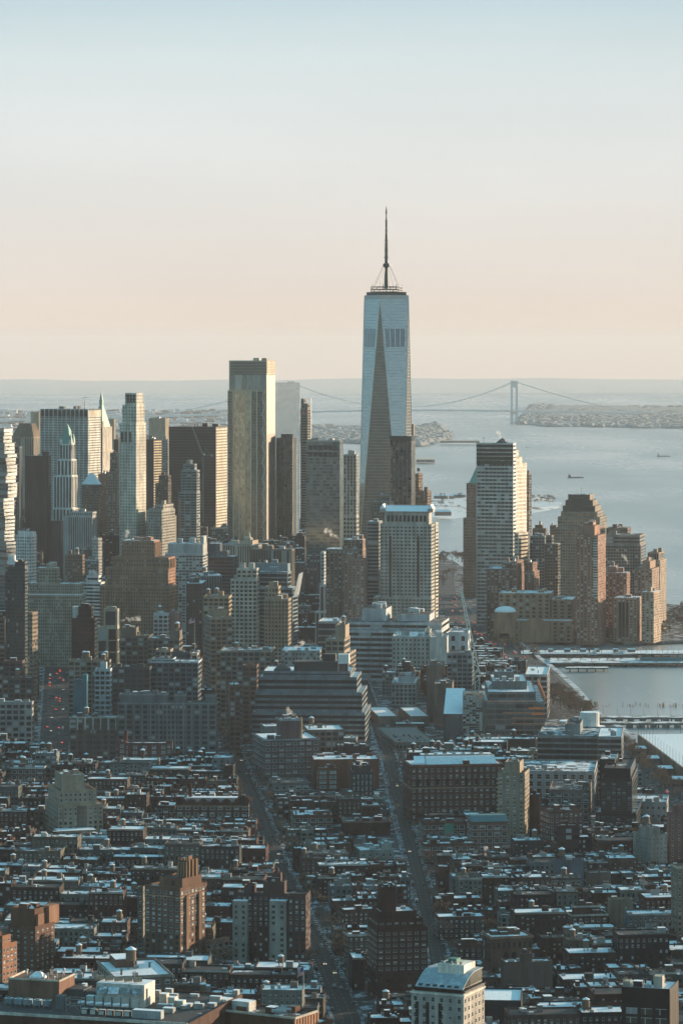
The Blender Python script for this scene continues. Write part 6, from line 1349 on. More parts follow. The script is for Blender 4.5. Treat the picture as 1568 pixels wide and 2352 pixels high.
b = MB(); q, w_ = lp(304, 2338, zr); q2, w2_ = lp(366, 2344, zr); b.box(q, q2, w_, w_ + 4, zr, zr + 3.6, 0, 1); b.build('long_air_handler', [wall((.32, .34, .34)), SNOW], RT)
for k_ in range(5):
    b = MB(); q, w_ = lp(10 + k_ * 22, 2310 + k_ * 1.4, zr); b.box(q, q + 3.6, w_, w_ + 3, zr + 1, zr + 3.4, 0, 1); b.box(q + .3, q + .6, w_ + .2, w_ + .5, zr, zr + 1); b.box(q + 3, q + 3.3, w_ + .2, w_ + .5, zr, zr + 1); b.cyl(q + 1.8, w_ + 1.5, 1.1, 1.1, zr + 3.4, zr + 3.8, 12, 0); b.build('fan_unit', [wall((.2, .24, .25)), SNOW], RT)
b = MB(); q, w_ = lp(152, 2322, zr)
for dx in (0, 7):
    for dy in (0, 5): b.bar((q + dx, w_ + dy, zr), (q + dx, w_ + dy, zr + 5.4), .14)
for z_ in (zr + 2.6, zr + 5.4):
    b.bar((q, w_, z_), (q + 7, w_, z_), .14); b.bar((q, w_ + 5, z_), (q + 7, w_ + 5, z_), .14); b.bar((q, w_, z_), (q, w_ + 5, z_), .14); b.bar((q + 7, w_, z_), (q + 7, w_ + 5, z_), .14)
b.bar((q, w_, zr), (q + 7, w_, zr + 5.4), .1); b.bar((q + 7, w_, zr), (q, w_, zr + 5.4), .1); b.build('steel_frame', METAL, RT)
b = MB(); q, w_ = lp(128, 2318, zr); b.box(q, q + 4, w_, w_ + 4, zr, zr + 6); b.build('grey_plant_box', wall((.16, .18, .19)), RT)
for k_ in range(3):
    b = MB(); q, w_ = lp(366 + k_ * 19, 2308 + k_ * 3, zr); b.box(q, q + 3.4, w_, w_ + 4, zr, zr + 5 - k_, 0, 1); b.build('sunlit_cooling_box', [wall((.55, .48, .4)), SNOW], RT)
b = MB(); q, w_ = lp(155, 2296, zr); b.box(q, q + 8, w_, w_ + 10, zr, zr + 5, 0, 1); b.box(q + 9, q + 15, w_ - 1, w_ + 8, zr, zr + 4.6, 0, 1); b.build('dark_plant_room', [wall((.1, .11, .11)), ROOF], RT)
rg = random.Random(9)
for k_ in range(44):
    b = MB(); q, w_ = rg.uniform(x0 + 14, x1 - 3), rg.uniform(y0 + (34 if k_ < 20 else 24), y1 - 4)
    if u0 - 6 < q < ub + 2 and w_ < max(va, v0) + 20: continue
    b = MB(); b.box(q, q + rg.uniform(2, 6), w_, w_ + rg.uniform(2, 4), zr, zr + rg.uniform(1.2, 3.2), 0, 1); b.build('plant_unit', [wall((.3, .29, .27)), SNOW], RT)
def flagpole(px, ytop, ybot, d, label, parent_h):
    x = X(px, d); z0, z1_ = Z(ybot, d), Z(ytop, d); root = empty('flagpole', (x, d, z0)); tag(root, label, 'flagpole')
    b = MB(); b.cyl(0, 0, .16, .08, 0, z1_ - z0, 8); b.cyl(0, 0, .22, .05, z1_ - z0, z1_ - z0 + .4, 8); b.build('pole', plain('white_pole', (.55, .5, .45), .5), root); return root, z1_ - z0
def flag(root, h, w=2.6, hh=3.6):
    """a limp striped flag with a blue canton, hanging in folds"""
    b = MB(); n = 13; cols = 8
    for i in range(n):
        za, zb_ = h - .3 - hh * i / n, h - .3 - hh * (i + 1) / n
        for c in range(cols):
            def P(c, z): u = c / cols; return (-w * u, .35 * math.sin(u * 7 + z * .7), z - 1.3 * u)
            mi = 2 if (c < 3.2 and i < 7) else (0 if i % 2 == 0 else 1); b.face([P(c, zb_), P(c + 1, zb_), P(c + 1, za), P(c, za)], mi)
    b.build('flag', [plain('flag_red', (.45, .05, .05), .8), plain('flag_white', (.6, .58, .56), .8), plain('flag_blue', (.04, .06, .2), .8)], root)
r_, h_ = flagpole(309, 2211, 2262, 1600, 'bare white flagpole among the roof fans of the plant-covered roof', 0)
r_, h_ = flagpole(697, 2219, 2302, 1570, 'white flagpole with a limp striped flag on the brick parapet roof', 0); flag(r_, h_)
r_, h_ = flagpole(447, 1420, 1498, 3112, 'flagpole with a small striped flag on the beige corner pavilion', 0); flag(r_, h_, 5, 3.6)
# parapet roof building at the bottom
t = bld('institution', 'brick building with a sunlit pier-lined parapet and crowded snowy roof at the bottom centre', 'the brick parapet roof', 430, 676, 2338, 1545, -30, side=727, wc=(.19, .095, .06), st='none', clut=16, roof=ROOF)
x0, x1, y0, y1, z0, z1 = t['tiers'][0]; b = MB(); n = 9
for i in range(n): v = y0 + (y1 - y0) * i / (n - 1); b.box(x1 + .03, x1 + .7, v - .7, v + .7, 0, z1 - .8)
b.build('parapet_piers', wall((.34, .19, .12)), t['root'])
b = MB(); b.box(x0, x1 + .9, y0 - .5, y0 - .02, z1 - .6, z1 + .35); b.box(x1 + .02, x1 + .9, y0, y1, z1 - .6, z1 + .35); b.build('coping', wall((.48, .4, .32)), t['root'])
for k_ in range(3):
    b = MB(); q = x1 - 7 - 0.6 * k_; v = y0 + 5 + k_ * 5; b.cyl(0, 0, .9, .9, 0, 7, 12); o = b.build('horizontal_duct', METAL, t['root']); o.location = (q, v, z1 + 1.2); o.rotation_euler = (0, R(-90), R(10))
for k_ in range(2):
    b = MB(); q = x0 + 8 + 12 * k_; b.box(q, q + 9, y0 + 6, y0 + 12, z1 - .9, z1 + 3.4, 0, 1); b.build('white_plant_house', [WBX, SNOW], t['root'])
bld('institution', 'low brick wing with a sunlit parapet right of the brick parapet roof', 'the low parapet wing', 640, 722, 2352, 1560, -34, side=764, wc=(.2, .1, .065), st='none', clut=3, roof=ROOF)
# round-arched brownstone block and its neighbours
t = bld('apartment_building', 'brownstone block with tall round arches and a heavy cornice, lower right', 'the arched brownstone block', 1127, 1222, 2152, 1900, 14, side=1106, wc=(.17, .115, .085), st='none', clut=5, corn=(.22, .15, .11), roof=ROOF_WHITE)
x0, x1, y0, y1, z0, z1 = t['tiers'][0]; L = x1 - x0
for i in range(8): arch(t['root'], x0 + L * (i + .5) / 8, y0 - .1, z1 - 6.4, 1.3, 3.2, GLD)
for f in (.36, .55, .74): arch(t['root'], x0 + L * f, y0 - .1, z1 - 15, 3, 6.4, GLD, 'great_arch')
for k_ in range(3):
    for i in range(7): b = MB(); u = x0 + L * (i + .5) / 7; zz_ = z1 - 17 - k_ * 3.6; b.box(u - .6, u + .6, y0 - .12, y0 - .05, zz_ - 2, zz_); b.build('window', GLN, t['root'])
for i in range(6): v = y1 - (y1 - y0) * (i + .5) / 6; b = MB(); b.box(x0 - .12, x0 - .05, v - .6, v + .6, z1 - 7, z1 - 4); b.box(x0 - .12, x0 - .05, v - .6, v + .6, z1 - 14, z1 - 9); b.build('side_window', GLN, t['root'])
bld('apartment_building', 'plain grey-brown flat-fronted block in front of the arched brownstone block', 'the plain grey-brown front', 1160, 1268, 2204, 1835, 10, side=1149, wc=(.17, .14, .12), st='none', tiers=[(1160, 1268, 0, 1, None, 2210), (1196, 1222, 0.02, .5, 2210, 2192, 'none')], clut=4)
bld('apartment_building', 'white square block with dark windows on the narrow avenue', 'the white square block', 826, 904, 1950, 2370, 10, side=812, wc=(.42, .42, .38), st=dict(k='punch', bw=5.2, fh=5.2, fw=.32, fv=.5, g=GL), tiers=[(826, 904, 0, 1, None, 1953), (880, 902, .2, .9, 1953, 1942, 'none')], clut=3, ind=True)
bld('apartment_building', 'blank dark brick block with orange awnings behind the white square block', 'the blank dark brick block', 790, 896, 1886, 2490, 4, dep=30, wc=(.09, .05, .042), st='none', clut=8, corn=(.2, .13, .1))
bld('apartment_building', 'low red brick block with cluttered roof between the two avenues', 'the cluttered red block', 674, 764, 1872, 2510, 4, dep=34, wc=(.15, .075, .06), st='loft', clut=8, ind=True)
bld('apartment_building', 'brown brick flats with a green wrapped bay beside the narrow avenue', 'the green-bay flats', 972, 1068, 1888, 2440, 6, side=962, wc=(.15, .08, .06), st='loft', clut=8, ind=True)
h_ = HERO[-1]; o_ = [o for o in D.objects if o.get('label', '').startswith('brown brick flats with a green')][0]
b = MB(); b.box(0, 6.5, -h_['dep'] / 2 - .6, -h_['dep'] / 2 - .2, 2, h_['h'] - 1.4); b.build('green_wrap', plain('green_wrap', (.06, .25, .18), .7), o_)
bld('apartment_building', 'long low brown block with snow-edged roof in front of the green-bay flats', 'the snow-edged brown block', 972, 1092, 1938, 2350, 6, side=966, wc=(.13, .075, .06), st='loft', clut=6, ind=True)
bld('apartment_building', 'tan brick block with a sloping blue-green roof front beside the beige balcony tower', 'the blue-green roofed block', 1082, 1166, 1888, 2370, 8, side=1072, wc=(.21, .135, .1), st='loft', clut=3, ind=True)
h_ = HERO[-1]; o_ = [o for o in D.objects if o.get('label', '').startswith('tan brick block with a sloping')][0]
b = MB(); w2, d2 = h_['w'] / 2, h_['dep'] / 2; b.frus((-w2, w2, -d2 - .3, d2 * .4), (-w2 + .5, w2 - .5, -d2 + 3.5, d2 * .3), h_['h'] + .02, h_['h'] + 4); b.build('sloping_roof', plain('blue_green_roof', (.06, .16, .18), .6), o_)
# beige balcony tower
d = 2420
t = bld('apartment_tower', 'beige apartment tower with rows of small balconies catching the sun', 'the beige balcony tower', 1142, 1204, 1775, d, -10, side=1215, wc=(.42, .345, .25), st=dict(k='punch', bw=4.2, fh=3.0, fw=.4, fv=.5, g=GLN), tiers=[(1142, 1204, 0, 1, None, 1775), (1156, 1192, .1, .9, 1775, 1752, 'none')], clut=2, ind=True)
x0, x1, y0, y1, z0, z1 = t['tiers'][0]
for k_ in range(int(z1 / 3.0) - 1):
    for (u, nm) in ((x1 - 3.2, 1), (x0 - .6, 0)):
        b = MB(); b.box(u, u + 3.8, y0 - 1.3, y0 - .1, 3 + k_ * 3, 4.1 + k_ * 3, bottom=True); b.build('balcony', wall((.36, .29, .21)), t['root'])
bld('apartment_tower', 'blank dark brick slab right of the beige balcony tower', 'the blank dark slab', 1212, 1238, 1826, 2450, -8, side=1243, wc=(.07, .045, .038), st='none', clut=2)
bld('apartment_building', 'tan gabled block with black sloping skylights below the white framed flats', 'the black skylight block', 1260, 1352, 1815, 2530, -6, side=1358, wc=(.26, .19, .155), st='loft', clut=9, ind=True)
bld('apartment_building', 'brick block showing its windowed left side below the black skylight block', 'the left-sided brick block', 1262, 1338, 1862, 2400, 16, side=1240, wc=(.15, .09, .075), st=LOFTI, clut=6, ind=True)
bld('row_building', 'dark brick block with a snowy rim in front of the left-sided brick block', 'the dark rimmed block', 1280, 1330, 1896, 2330, 12, side=1272, wc=(.07, .05, .045), st='loft', clut=4)
bld('apartment_building', 'pale cream block with columns of narrow windows at the right', 'the narrow-window cream block', 1494, 1531, 1916, 2290, 32, side=1453, wc=(.4, .385, .34), st=dict(k='punch', bw=3.4, fh=3.3, fw=.26, fv=.5, g=GL), tiers=[(1494, 1531, 0, 1, None, 1918), (1494, 1520, .1, .7, 1918, 1902, 'none')], clut=2, tank=1, ind=True)
bld('apartment_building', 'dusty pink apartment block with arched openings at the right edge', 'the dusty pink block', 1536, 1640, 1858, 2300, 10, side=1530, wc=(.3, .165, .14), st=dict(k='punch', bw=4.4, fh=3.4, fw=.28, fv=.45, g=GL), tiers=[(1536, 1640, 0, 1, None, 1868), (1548, 1640, .1, .9, 1868, 1852, 'none')], clut=1, ind=True)
bld('apartment_tower', 'tall beige block with rows of windows cut by the right edge', 'the cut-off beige block', 1554, 1660, 1990, 2010, 12, side=1540, wc=(.34, .29, .22), st=dict(k='punch', bw=3.2, fh=3.3, fw=.42, fv=.52, g=GL), clut=2, ind=True, corn=(.4, .36, .28))
bld('row_building', 'small house with a white pediment and tan bulkhead, right of centre', 'the pediment house', 1312, 1394, 2094, 2050, 10, side=1303, wc=(.14, .08, .06), st=LOFTI, tiers=[(1312, 1394, 0, 1, None, 2100), (1320, 1380, .3, .9, 2100, 2082, 'none')], clut=3, ind=True, corn=(.4, .38, .34))
bld('row_building', 'blank tan block with a flat front right of the pediment house', 'the blank tan block', 1400, 1452, 2066, 2070, 8, side=1394, wc=(.32, .28, .21), st='none', clut=2)
bld('row_building', 'house wrapped in blue scaffold netting with a conical roof tank', 'the blue-netted house', 1280, 1340, 1976, 2230, 10, side=1272, wc=(.14, .2, .24), st='none', clut=4, tank=1)
bld('row_building', 'grey block with a bright white flat roof right of the blue-netted house', 'the bright roofed grey block', 1352, 1402, 2004, 2200, 12, side=1344, wc=(.16, .145, .13), st='none', clut=1, roof=SNOW)
t = bld('loft_building', 'tan-grey loft with big wooden roof tank behind the plant-covered roof', 'the big-tank loft', 262, 396, 2243, 1740, 14, side=224, wc=(.24, .215, .175), st=dict(k='punch', bw=5, fh=4, fw=.5, fv=.6, g=GL), clut=5, ind=True, corn=(.32, .29, .24), roof=ROOF_WHITE)
x0, x1, y0, y1, z0, z1 = t['tiers'][0]; water_tank(t['root'], x0 + (x1 - x0) * .44, y0 + (y1 - y0) * .5, z1 - .9, 2.7, 5.4, 4.6)
b = MB(); b.box(x0 + 6, x0 + 17, y0 + (y1 - y0) * .6, y1 - 2, z1 - .9, z1 + 3.4, 0, 1); b.build('roof_house', [wall((.2, .11, .085)), SNOW], t['root'])
bld('apartment_building', 'brown flats with an L-shaped snow-white roof beside the middle avenue', 'the L-roofed flats', 790, 868, 2090, 2075, 16, side=776, wc=(.14, .085, .065), st=APT, clut=4, ind=True, roof=ROOF_WHITE)
bld('apartment_building', 'pale-corniced brown flats squeezed left of the hulking dark brick tower', 'the pale-corniced flats', 800, 848, 2146, 1960, 14, side=789, wc=(.15, .1, .085), st=APT, clut=2, ind=True, corn=(.4, .39, .36), roof=ROOF_WHITE)
bld('apartment_building', 'brown flats with snowy roof and long window rows right of the narrow avenue', 'the long-windowed flats', 1006, 1114, 2106, 2050, 6, side=997, wc=(.13, .08, .07), st=APT, clut=5, ind=True, roof=ROOF_WHITE)
bld('apartment_building', 'brick block with snowy courtyard roof behind the long-windowed flats', 'the courtyard-roof block', 1000, 1108, 2064, 2130, 6, side=992, wc=(.12, .075, .062), st='aptp', clut=5, roof=ROOF_WHITE)
bld('apartment_building', 'narrow dark flats with a dusting of snow left of the arched brownstone block', 'the narrow dark flats', 1052, 1106, 2170, 1950, 10, side=1044, wc=(.1, .07, .06), st=APT, clut=6, ind=True)
bld('warehouse', 'dark low warehouse with a broad clean white roof right of the vaulted cream block', 'the clean white roof', 1098, 1196, 2298, 1720, -4, dep=34, wc=(.05, .055, .06), st='none', clut=0, roof=SNOW)
# waterfront sports pier
P0 = (X(1463, 3053), 3053); P1 = (X(1640, 2660), 2660)
root = empty('pier_building', (P0[0], P0[1], 0)); tag(root, 'long low brown pier shed with a snowy sports field and net poles on its roof', 'pier')
poly = [(0, 0), (P1[0] - P0[0], P1[1] - P0[1]), (420, P1[1] - P0[1]), (420, 40)]
b = MB(); b.prism(poly, -3, 9.5); b.build('shed', wall((.21, .15, .115)), root)
b = MB(); b.face([(p[0] * .99 + 1.5, p[1], 9.56) for p in poly]); b.build('field', snow_mat('snowy_field', (.3, .31, .3), .3, .4), root)
dv = Vector((P1[0] - P0[0], P1[1] - P0[1])); L = dv.length; dv.normalize()
for i in range(26):
    b = MB(); c = dv * (L * i / 25); b.bar((c.x + .8, c.y, 9.5), (c.x + .8, c.y, 19), .14); b.build('net_pole', DMETAL, root)
for i in range(10): b = MB(); b.bar((14 + i * 12, 1 + i * 1.1, 9.5), (14 + i * 12, 1 + i * 1.1, 24), .16); b.build('net_pole', DMETAL, root)
for i, f in enumerate((.16, .34, .52, .7)):
    b = MB(); c = dv * (L * f); b.box(c.x - 14, c.x - 2, c.y - 10, c.y + 12, 0, 5.5, 0, 1); b.build('porch', [wall((.1, .1, .1)), SNOW], root)
HERO.append(dict(cx=P0[0] + 120, cy=2900, w=200, dep=300, a=0, h=10, short='the pier shed', d=2900))
# ---------------------------------------------------------------- low-rise rows between the landmarks
def clear_hero(x, y, w, dp):
    rr = math.hypot(w, dp) / 2 * .8
    for h in HERO:
        dx, dy = x - h['cx'], y - h['cy']
        if abs(dx) > 260 or abs(dy) > 260: continue
        c, s = math.cos(-h['a']), math.sin(-h['a']); u, v = dx * c - dy * s, dx * s + dy * c
        if abs(u) < h['w'] / 2 + rr and abs(v) < h['dep'] / 2 + rr: return False
    return True
HB = []
for h in HERO:
    dd = h['d']; hw = (h['w'] + h['dep'] * .3) / 2
    HB.append((CX + F * (h['cx'] - hw) / dd, CX + F * (h['cx'] + hw) / dd, CY + F * (CAM_H - h['h']) / dd, CY + F * CAM_H / dd, dd))
def hidden(x, y, h, w):
    px = CX + F * x / y; py = CY + F * (CAM_H - h) / y; m = F * w / y * .3
    for a, b_, t, bt, dd in HB:
        if dd < y - 8 and a < px - m and px + m < b_ and t - 2 < py < bt: return True
    return False
VB = {'the arched school': 1884, 'the school wing': 1880, 'the big red brick block': 1872, 'the beige stepped block': 1922, 'the sunlit brick hotel': 2205, 'the narrow pale wing': 2190, 'the striped-bay slab': 2222,
      'the hulking dark brick tower': 2290, 'the red brick school': 1745, 'the window-grid block': 1740, 'the pale pilaster loft': 1752, 'the pale-framed loft': 1700, 'the mauve brick loft': 1800, 'the orange brick loft': 1830, 'the dark glass house': 1835, 'the low grey render block': 1826,
      'the beige balcony tower': 1930, 'the black terrace tower': 1900, 'the white framed flats': 1800, 'the green-bay flats': 1925, 'the snow-edged brown block': 1965, 'the blue-green roofed block': 1925, 'the white square block': 1985, 'the blank dark brick block': 1925, 'the cluttered red block': 1900,
      'the arched brownstone block': 2245, 'the plain grey-brown front': 2262, 'the narrow-window cream block': 1990, 'the dusty pink block': 1950, 'the cut-off beige block': 2140, 'the pediment house': 2130, 'the blank tan block': 2098, 'the blue-netted house': 2000, 'the bright roofed grey block': 2040,
      'the black-tank brick tower': 2235, 'the orange sunlit flats': 2260, 'the scalloped tan loft': 2200, 'the L-roofed flats': 2130, 'the pale-corniced flats': 2200, 'the long-windowed flats': 2150, 'the courtyard-roof block': 2090, 'the narrow dark flats': 2215, 'the left-sided brick block': 1905, 'the dark rimmed block': 1925, 'the black skylight block': 1850, 'the low white office': 1880,
      'the big-tank loft': 2275, 'the striped wedding-cake block': 1690, 'the roof car park': 1722, 'the left snowy shed': 1662, 'the right snowy shed': 1662, 'the vaulted cream block': 2400, 'the clean white roof': 2330, 'the brick corner block': 1800, 'the ribboned drum office': 1750, 'the unfinished glass block': 1697, 'the blue-tinted block': 1622, 'the white sloping hall': 1690, 'the brown gable warehouse': 1655, 'the brick ziggurat': 1418, 'the wide tan block': 1440, 'the tan penthouse tower': 1530, 'the gabled stone tower': 1412}
SHORT_H = {h['short']: h for h in HERO}
VBL = []
for k_, vb in VB.items():
    h = SHORT_H[k_]; hw = (h['w'] + h['dep'] * .35) / 2; VBL.append((CX + F * (h['cx'] - hw) / h['d'], CX + F * (h['cx'] + hw) / h['d'], vb, h['cy']))
def low_enough(x, y, h, w):
    a, b_ = CX + F * (x - w / 2) / y, CX + F * (x + w / 2) / y
    for l, r_, vb, hy in VBL:
        if hy > y and a < r_ and b_ > l: h = min(h, CAM_H - (vb - CY) * y / F)
    return h
def awx(y):
    best = 1e9
    for (x0, y0), (x1, y1) in zip(AVE_W, AVE_W[1:]):
        if min(y0, y1) <= y <= max(y0, y1) and abs(y1 - y0) > 1e-6: best = min(best, x0 + (x1 - x0) * (y - y0) / (y1 - y0))
    if best > 1e8: best = 420 if y < 2700 else 190
    return best
PAL = [('dark brown', (.085, .055, .045)), ('brown', (.12, .08, .062)), ('red brick', (.145, .06, .045)), ('dark grey', (.07, .072, .072)), ('grey', (.17, .17, .16)), ('tan', (.24, .19, .14)), ('cream', (.36, .33, .27)), ('pale grey', (.3, .31, .3)), ('near-black', (.04, .04, .04)), ('pinkish brown', (.19, .11, .09))]
PAL = [(n, (c[0] * .42, c[1] * .48, c[2] * .52)) for n, c in PAL]
PW = [16, 18, 16, 10, 8, 9, 5, 6, 9, 5]
rg = random.Random(21)
LOTS = []
y0 = 1640.0
while y0 < 2760:
    for zone in (0, 1):
        r_ = R(-4) if zone == 0 else R(6)
        for k_, off in enumerate((0, 27)):
            x = -300.0 + rg.uniform(0, 10); run = 0
            while x < 330:
                if run <= 0:
                    run = rg.randint(1, 7); kd = rg.random(); rh = rg.choice([rg.uniform(9, 12), rg.uniform(11, 15), rg.uniform(12, 17)]); rc = rg.choices(range(len(PAL)), PW)[0]; rw = rg.uniform(6.5, 9); rd = rg.uniform(12, 16)
                run -= 1
                if kd < .45: w, dp, hh0, cc = rw, rd, rh + (rg.uniform(1, 3) if rg.random() < .12 else rg.uniform(-.3, .3)), rc if rg.random() < .7 else rg.choices(range(len(PAL)), PW)[0]
                elif kd < .74: w, dp, hh0, cc = rg.uniform(12, 19), rg.uniform(13, 18), rh + rg.uniform(0, 4), rg.choices(range(len(PAL)), PW)[0]
                else: w, dp, hh0, cc = rg.uniform(19, 36), rg.uniform(15, 21), rg.choice([rg.uniform(12, 19), rg.uniform(15, 23), rg.uniform(19, 30)]), rg.choices(range(len(PAL)), PW)[0]; run = 0 if kd < .9 else run
                xc = x + w / 2; yc = y0 + off + dp / 2 + math.tan(r_) * xc + rg.uniform(-1.2, 1.2)
                x += w + (rg.uniform(8, 14) if rg.random() < .05 else .25)
                mid = 6 + (0 - 6) * 0; xm = 0
                for (p, q) in zip(AVE_M, AVE_M[1:]):
                    if p[1] <= yc <= q[1]: xm = p[0] + (q[0] - p[0]) * (yc - p[1]) / (q[1] - p[1])
                if (zone == 0) != (xc < xm): continue
                if abs(xc) > .1 * yc + 12 or xc > awx(yc) - 34: continue
                if not ave_clear(xc, yc, w / 2 + 2.2) and w > 8: xc -= w / 2 - 3.6; w = 7
                if not ave_clear(xc, yc, w / 2 + 1.2) or not clear_hero(xc, yc, w, dp): continue
                h = hh0
                h = low_enough(xc, yc - dp / 2, h, w)
                if h < 6: continue
                LOTS.append((xc, yc, w, dp, h, r_, cc, rg.random()))
    y0 += 55.0 + rg.uniform(-2, 4)
def shows(l): return l[2] * (l[4] * .6 + l[3] * CAM_H / l[1]) / l[1] ** 2
vis = [l for l in LOTS if not hidden(l[0], l[1], l[4], l[2]) and CY + F * (CAM_H - l[4]) / l[1] < 2340 and abs(F * l[0] / l[1]) < 775]
vis.sort(key=shows, reverse=True)
THINGS = vis[:285]; tset = set(id(l) for l in THINGS); MASS = [l for l in LOTS if id(l) not in tset and CY + F * (CAM_H - l[4] - 12) / l[1] < 2380]
# labels: colour, kind, feature and rank from the nearest landmark
ORD = ['first', 'second', 'third', 'fourth', 'fifth', 'sixth', 'seventh', 'eighth', 'ninth', 'tenth', 'eleventh', 'twelfth', 'thirteenth', 'fourteenth', 'fifteenth']
marks = [h for h in HERO if h['d'] < 2860 and h['w'] < 150 and h['h'] > 12]
groups = {}
for l in THINGS:
    best = None
    for h in marks:
        dx, dy = l[0] - h['cx'], l[1] - h['cy']; q = math.hypot(dx, dy * .8)
        if best is None or q < best[0]: best = (q, h, dx, dy)
    q, h, dx, dy = best
    rel = ('behind' if dy > 0 else 'in front of') if abs(dy) * .9 > abs(dx) else ('right of' if dx > 0 else 'left of')
    groups.setdefault((h['short'], rel), []).append((q, l))
NAMES = {}
for (short, rel), ls in groups.items():
    ls.sort(key=lambda t: t[0])
    for k_, (q, l) in enumerate(ls): NAMES[id(l)] = (short, rel, k_)
FEAT = ['snowy roof', 'two chimneys', 'white roof hut', 'dark cornice', 'small roof tank']
wmats = [wall(c) for _, c in PAL]
HOUSE_G = glass((.025, .03, .032), 0, .2, .7, .22, palecol=(.3, .32, .32))
def house_parts(B, x0, x1, y0, y1, h, mi, rg, tall=False):
    """returns boxes of roof clutter: (kind, box)"""
    res = []; w = x1 - x0; dp = y1 - y0
    if rg.random() < (.42 if w < 11 else .85):
        bw, bd = min(w * .4, rg.uniform(2, 4.6)), rg.uniform(2.2, 5.5); q = rg.uniform(x0 + .5, x1 - bw - .5); v = rg.uniform(y0 + 2, y1 - bd - .5); res.append(('bulkhead', (q, q + bw, v, v + bd, h - .6, h + rg.uniform(1.6, 2.8))))
    for _ in range(rg.randint(1, 4)):
        q = rg.choice([x0 + .1, x1 - .9, rg.uniform(x0, x1 - 1)]); v = rg.uniform(y0 + 1, y1 - 2); res.append(('chimney', (q, q + rg.uniform(.45, .8), v, v + rg.uniform(.6, 1.6), h - .6, h + rg.uniform(.9, 2.2))))
    if w > 12:
        for _ in range(rg.randint(1, 3)):
            bw, bd = rg.uniform(1.2, 3), rg.uniform(1.2, 2.4); q = rg.uniform(x0 + .5, x1 - bw - .5); v = rg.uniform(y0 + 1, y1 - bd - .5); res.append(('roof_unit', (q, q + bw, v, v + bd, h - .6, h + rg.uniform(.3, 1.2))))
    return res
wins_left = 3200
for n_, l in enumerate(THINGS):
    xc, yc, w, dp, h, r_, ci, u = l; rr = random.Random(1000 + n_); short, rel, k_ = NAMES[id(l)]
    kind = 'row house' if w < 12 else ('apartment house' if h < 16 else 'tenement block')
    root = empty(kind.replace(' ', '_'), (xc, yc, 0), r_)
    x0, x1, y0_, y1_ = -w / 2, w / 2, -dp / 2, dp / 2; wm = wmats[ci]
    b = MB(); t_ = .35; o = [(x0, y0_), (x1, y0_), (x1, y1_), (x0, y1_)]; i_ = [(x0 + t_, y0_ + t_), (x1 - t_, y0_ + t_), (x1 - t_, y1_ - t_), (x0 + t_, y1_ - t_)]
    for a in range(4):
        c = (a + 1) % 4; b.face([(*o[a], 0), (*o[c], 0), (*o[c], h), (*o[a], h)]); b.face([(*o[a], h), (*o[c], h), (*i_[c], h), (*i_[a], h)]); b.face([(*i_[c], h - .7), (*i_[a], h - .7), (*i_[a], h), (*i_[c], h)])
    b.build('wall', wm, root)
    rm = ROOF_WHITE if u < .36 else (ROOF if u < .78 else ROOF_DARK)
    b = MB(); b.face([(*p, h - .68) for p in i_]); b.build('roof', rm, root)
    if rr.random() < .6:
        b = MB(); b.box(x0 - .1, x1 + .1, y0_ - .5, y0_ - .01, h - 1, h - .1); b.build('cornice', wall(rr.choice([(.05, .05, .05), (.2, .18, .15), (.34, .34, .32), PAL[ci][1]])), root)
    feats = house_parts(None, x0, x1, y0_, y1_, h, 0, rr); nch = 0; hut = False
    for nm, q in feats:
        b = MB(); b.box(*q, 0, 1); b.build(nm, [wall(rr.choice([PAL[ci][1], PAL[ci][1], (.2, .19, .18), (.12, .11, .1), (.34, .33, .31)])) if nm == 'bulkhead' else (wm if nm == 'chimney' else METAL), SNOW if rr.random() < .4 else TAR], root)
        nch += nm == 'chimney'; hut = hut or nm == 'bulkhead'
    tank = h > 15 and rr.random() < .25
    if tank: water_tank(root, rr.uniform(x0 + 2.5, x1 - 2.5), rr.uniform(y0_ + 3, y1_ - 3), h - .7, 1.7, 3.4, 2.4)
    nx = max(2, int(w / 2.9)); ny = max(2, int(h / 3.3)); sel = []
    wl = facade(x0, x1, y0_, y1_, 0, h, dict(k='punch', bw=w / nx, fh=3.3, fw=.42 * 2.9 * nx / w, fv=.55), 'f', .05)
    vis_n = min(len(wl), 14, wins_left); wl.sort(key=lambda q: -q[1][2])
    if vis_n > 0: put_windows(root, wl[:vis_n], HOUSE_G, rr.choice([FRAME, DFRAME, DFRAME]), 100); wins_left -= vis_n
    rest = wl[vis_n:] + facade(x0, x1, y0_, y1_, 0, h, dict(k='punch', bw=4.4, fh=3.3, fw=.25, fv=.5), 'rl', .05)
    m = MB()
    for q in rest: m.face(list(q[1:]))
    if rest: tag(m.build('window_rows', HOUSE_G, root), kind='stuff')
    ft = 'a roof tank' if tank else ('a snow-white roof' if rm is ROOF_WHITE else ('a patchy snowy roof' if rm is ROOF else 'a mostly bare dark roof'))
    if nch >= 3 and not tank: ft = '%s chimneys' % {3: 'three', 4: 'four'}[nch]
    rk = (ORD[k_] + ' ') if len(groups[(short, rel)]) > 1 and k_ < len(ORD) else ''
    lb = '%s %s with %s, %s%s %s' % (PAL[ci][0], kind, ft, rk, rel, short)
    if len(lb.replace('-', ' ').split()) > 16: lb = '%s %s, %s%s %s' % (PAL[ci][0], kind, rk, rel, short)
    tag(root, lb, kind, 'low snowy houses of the near streets')
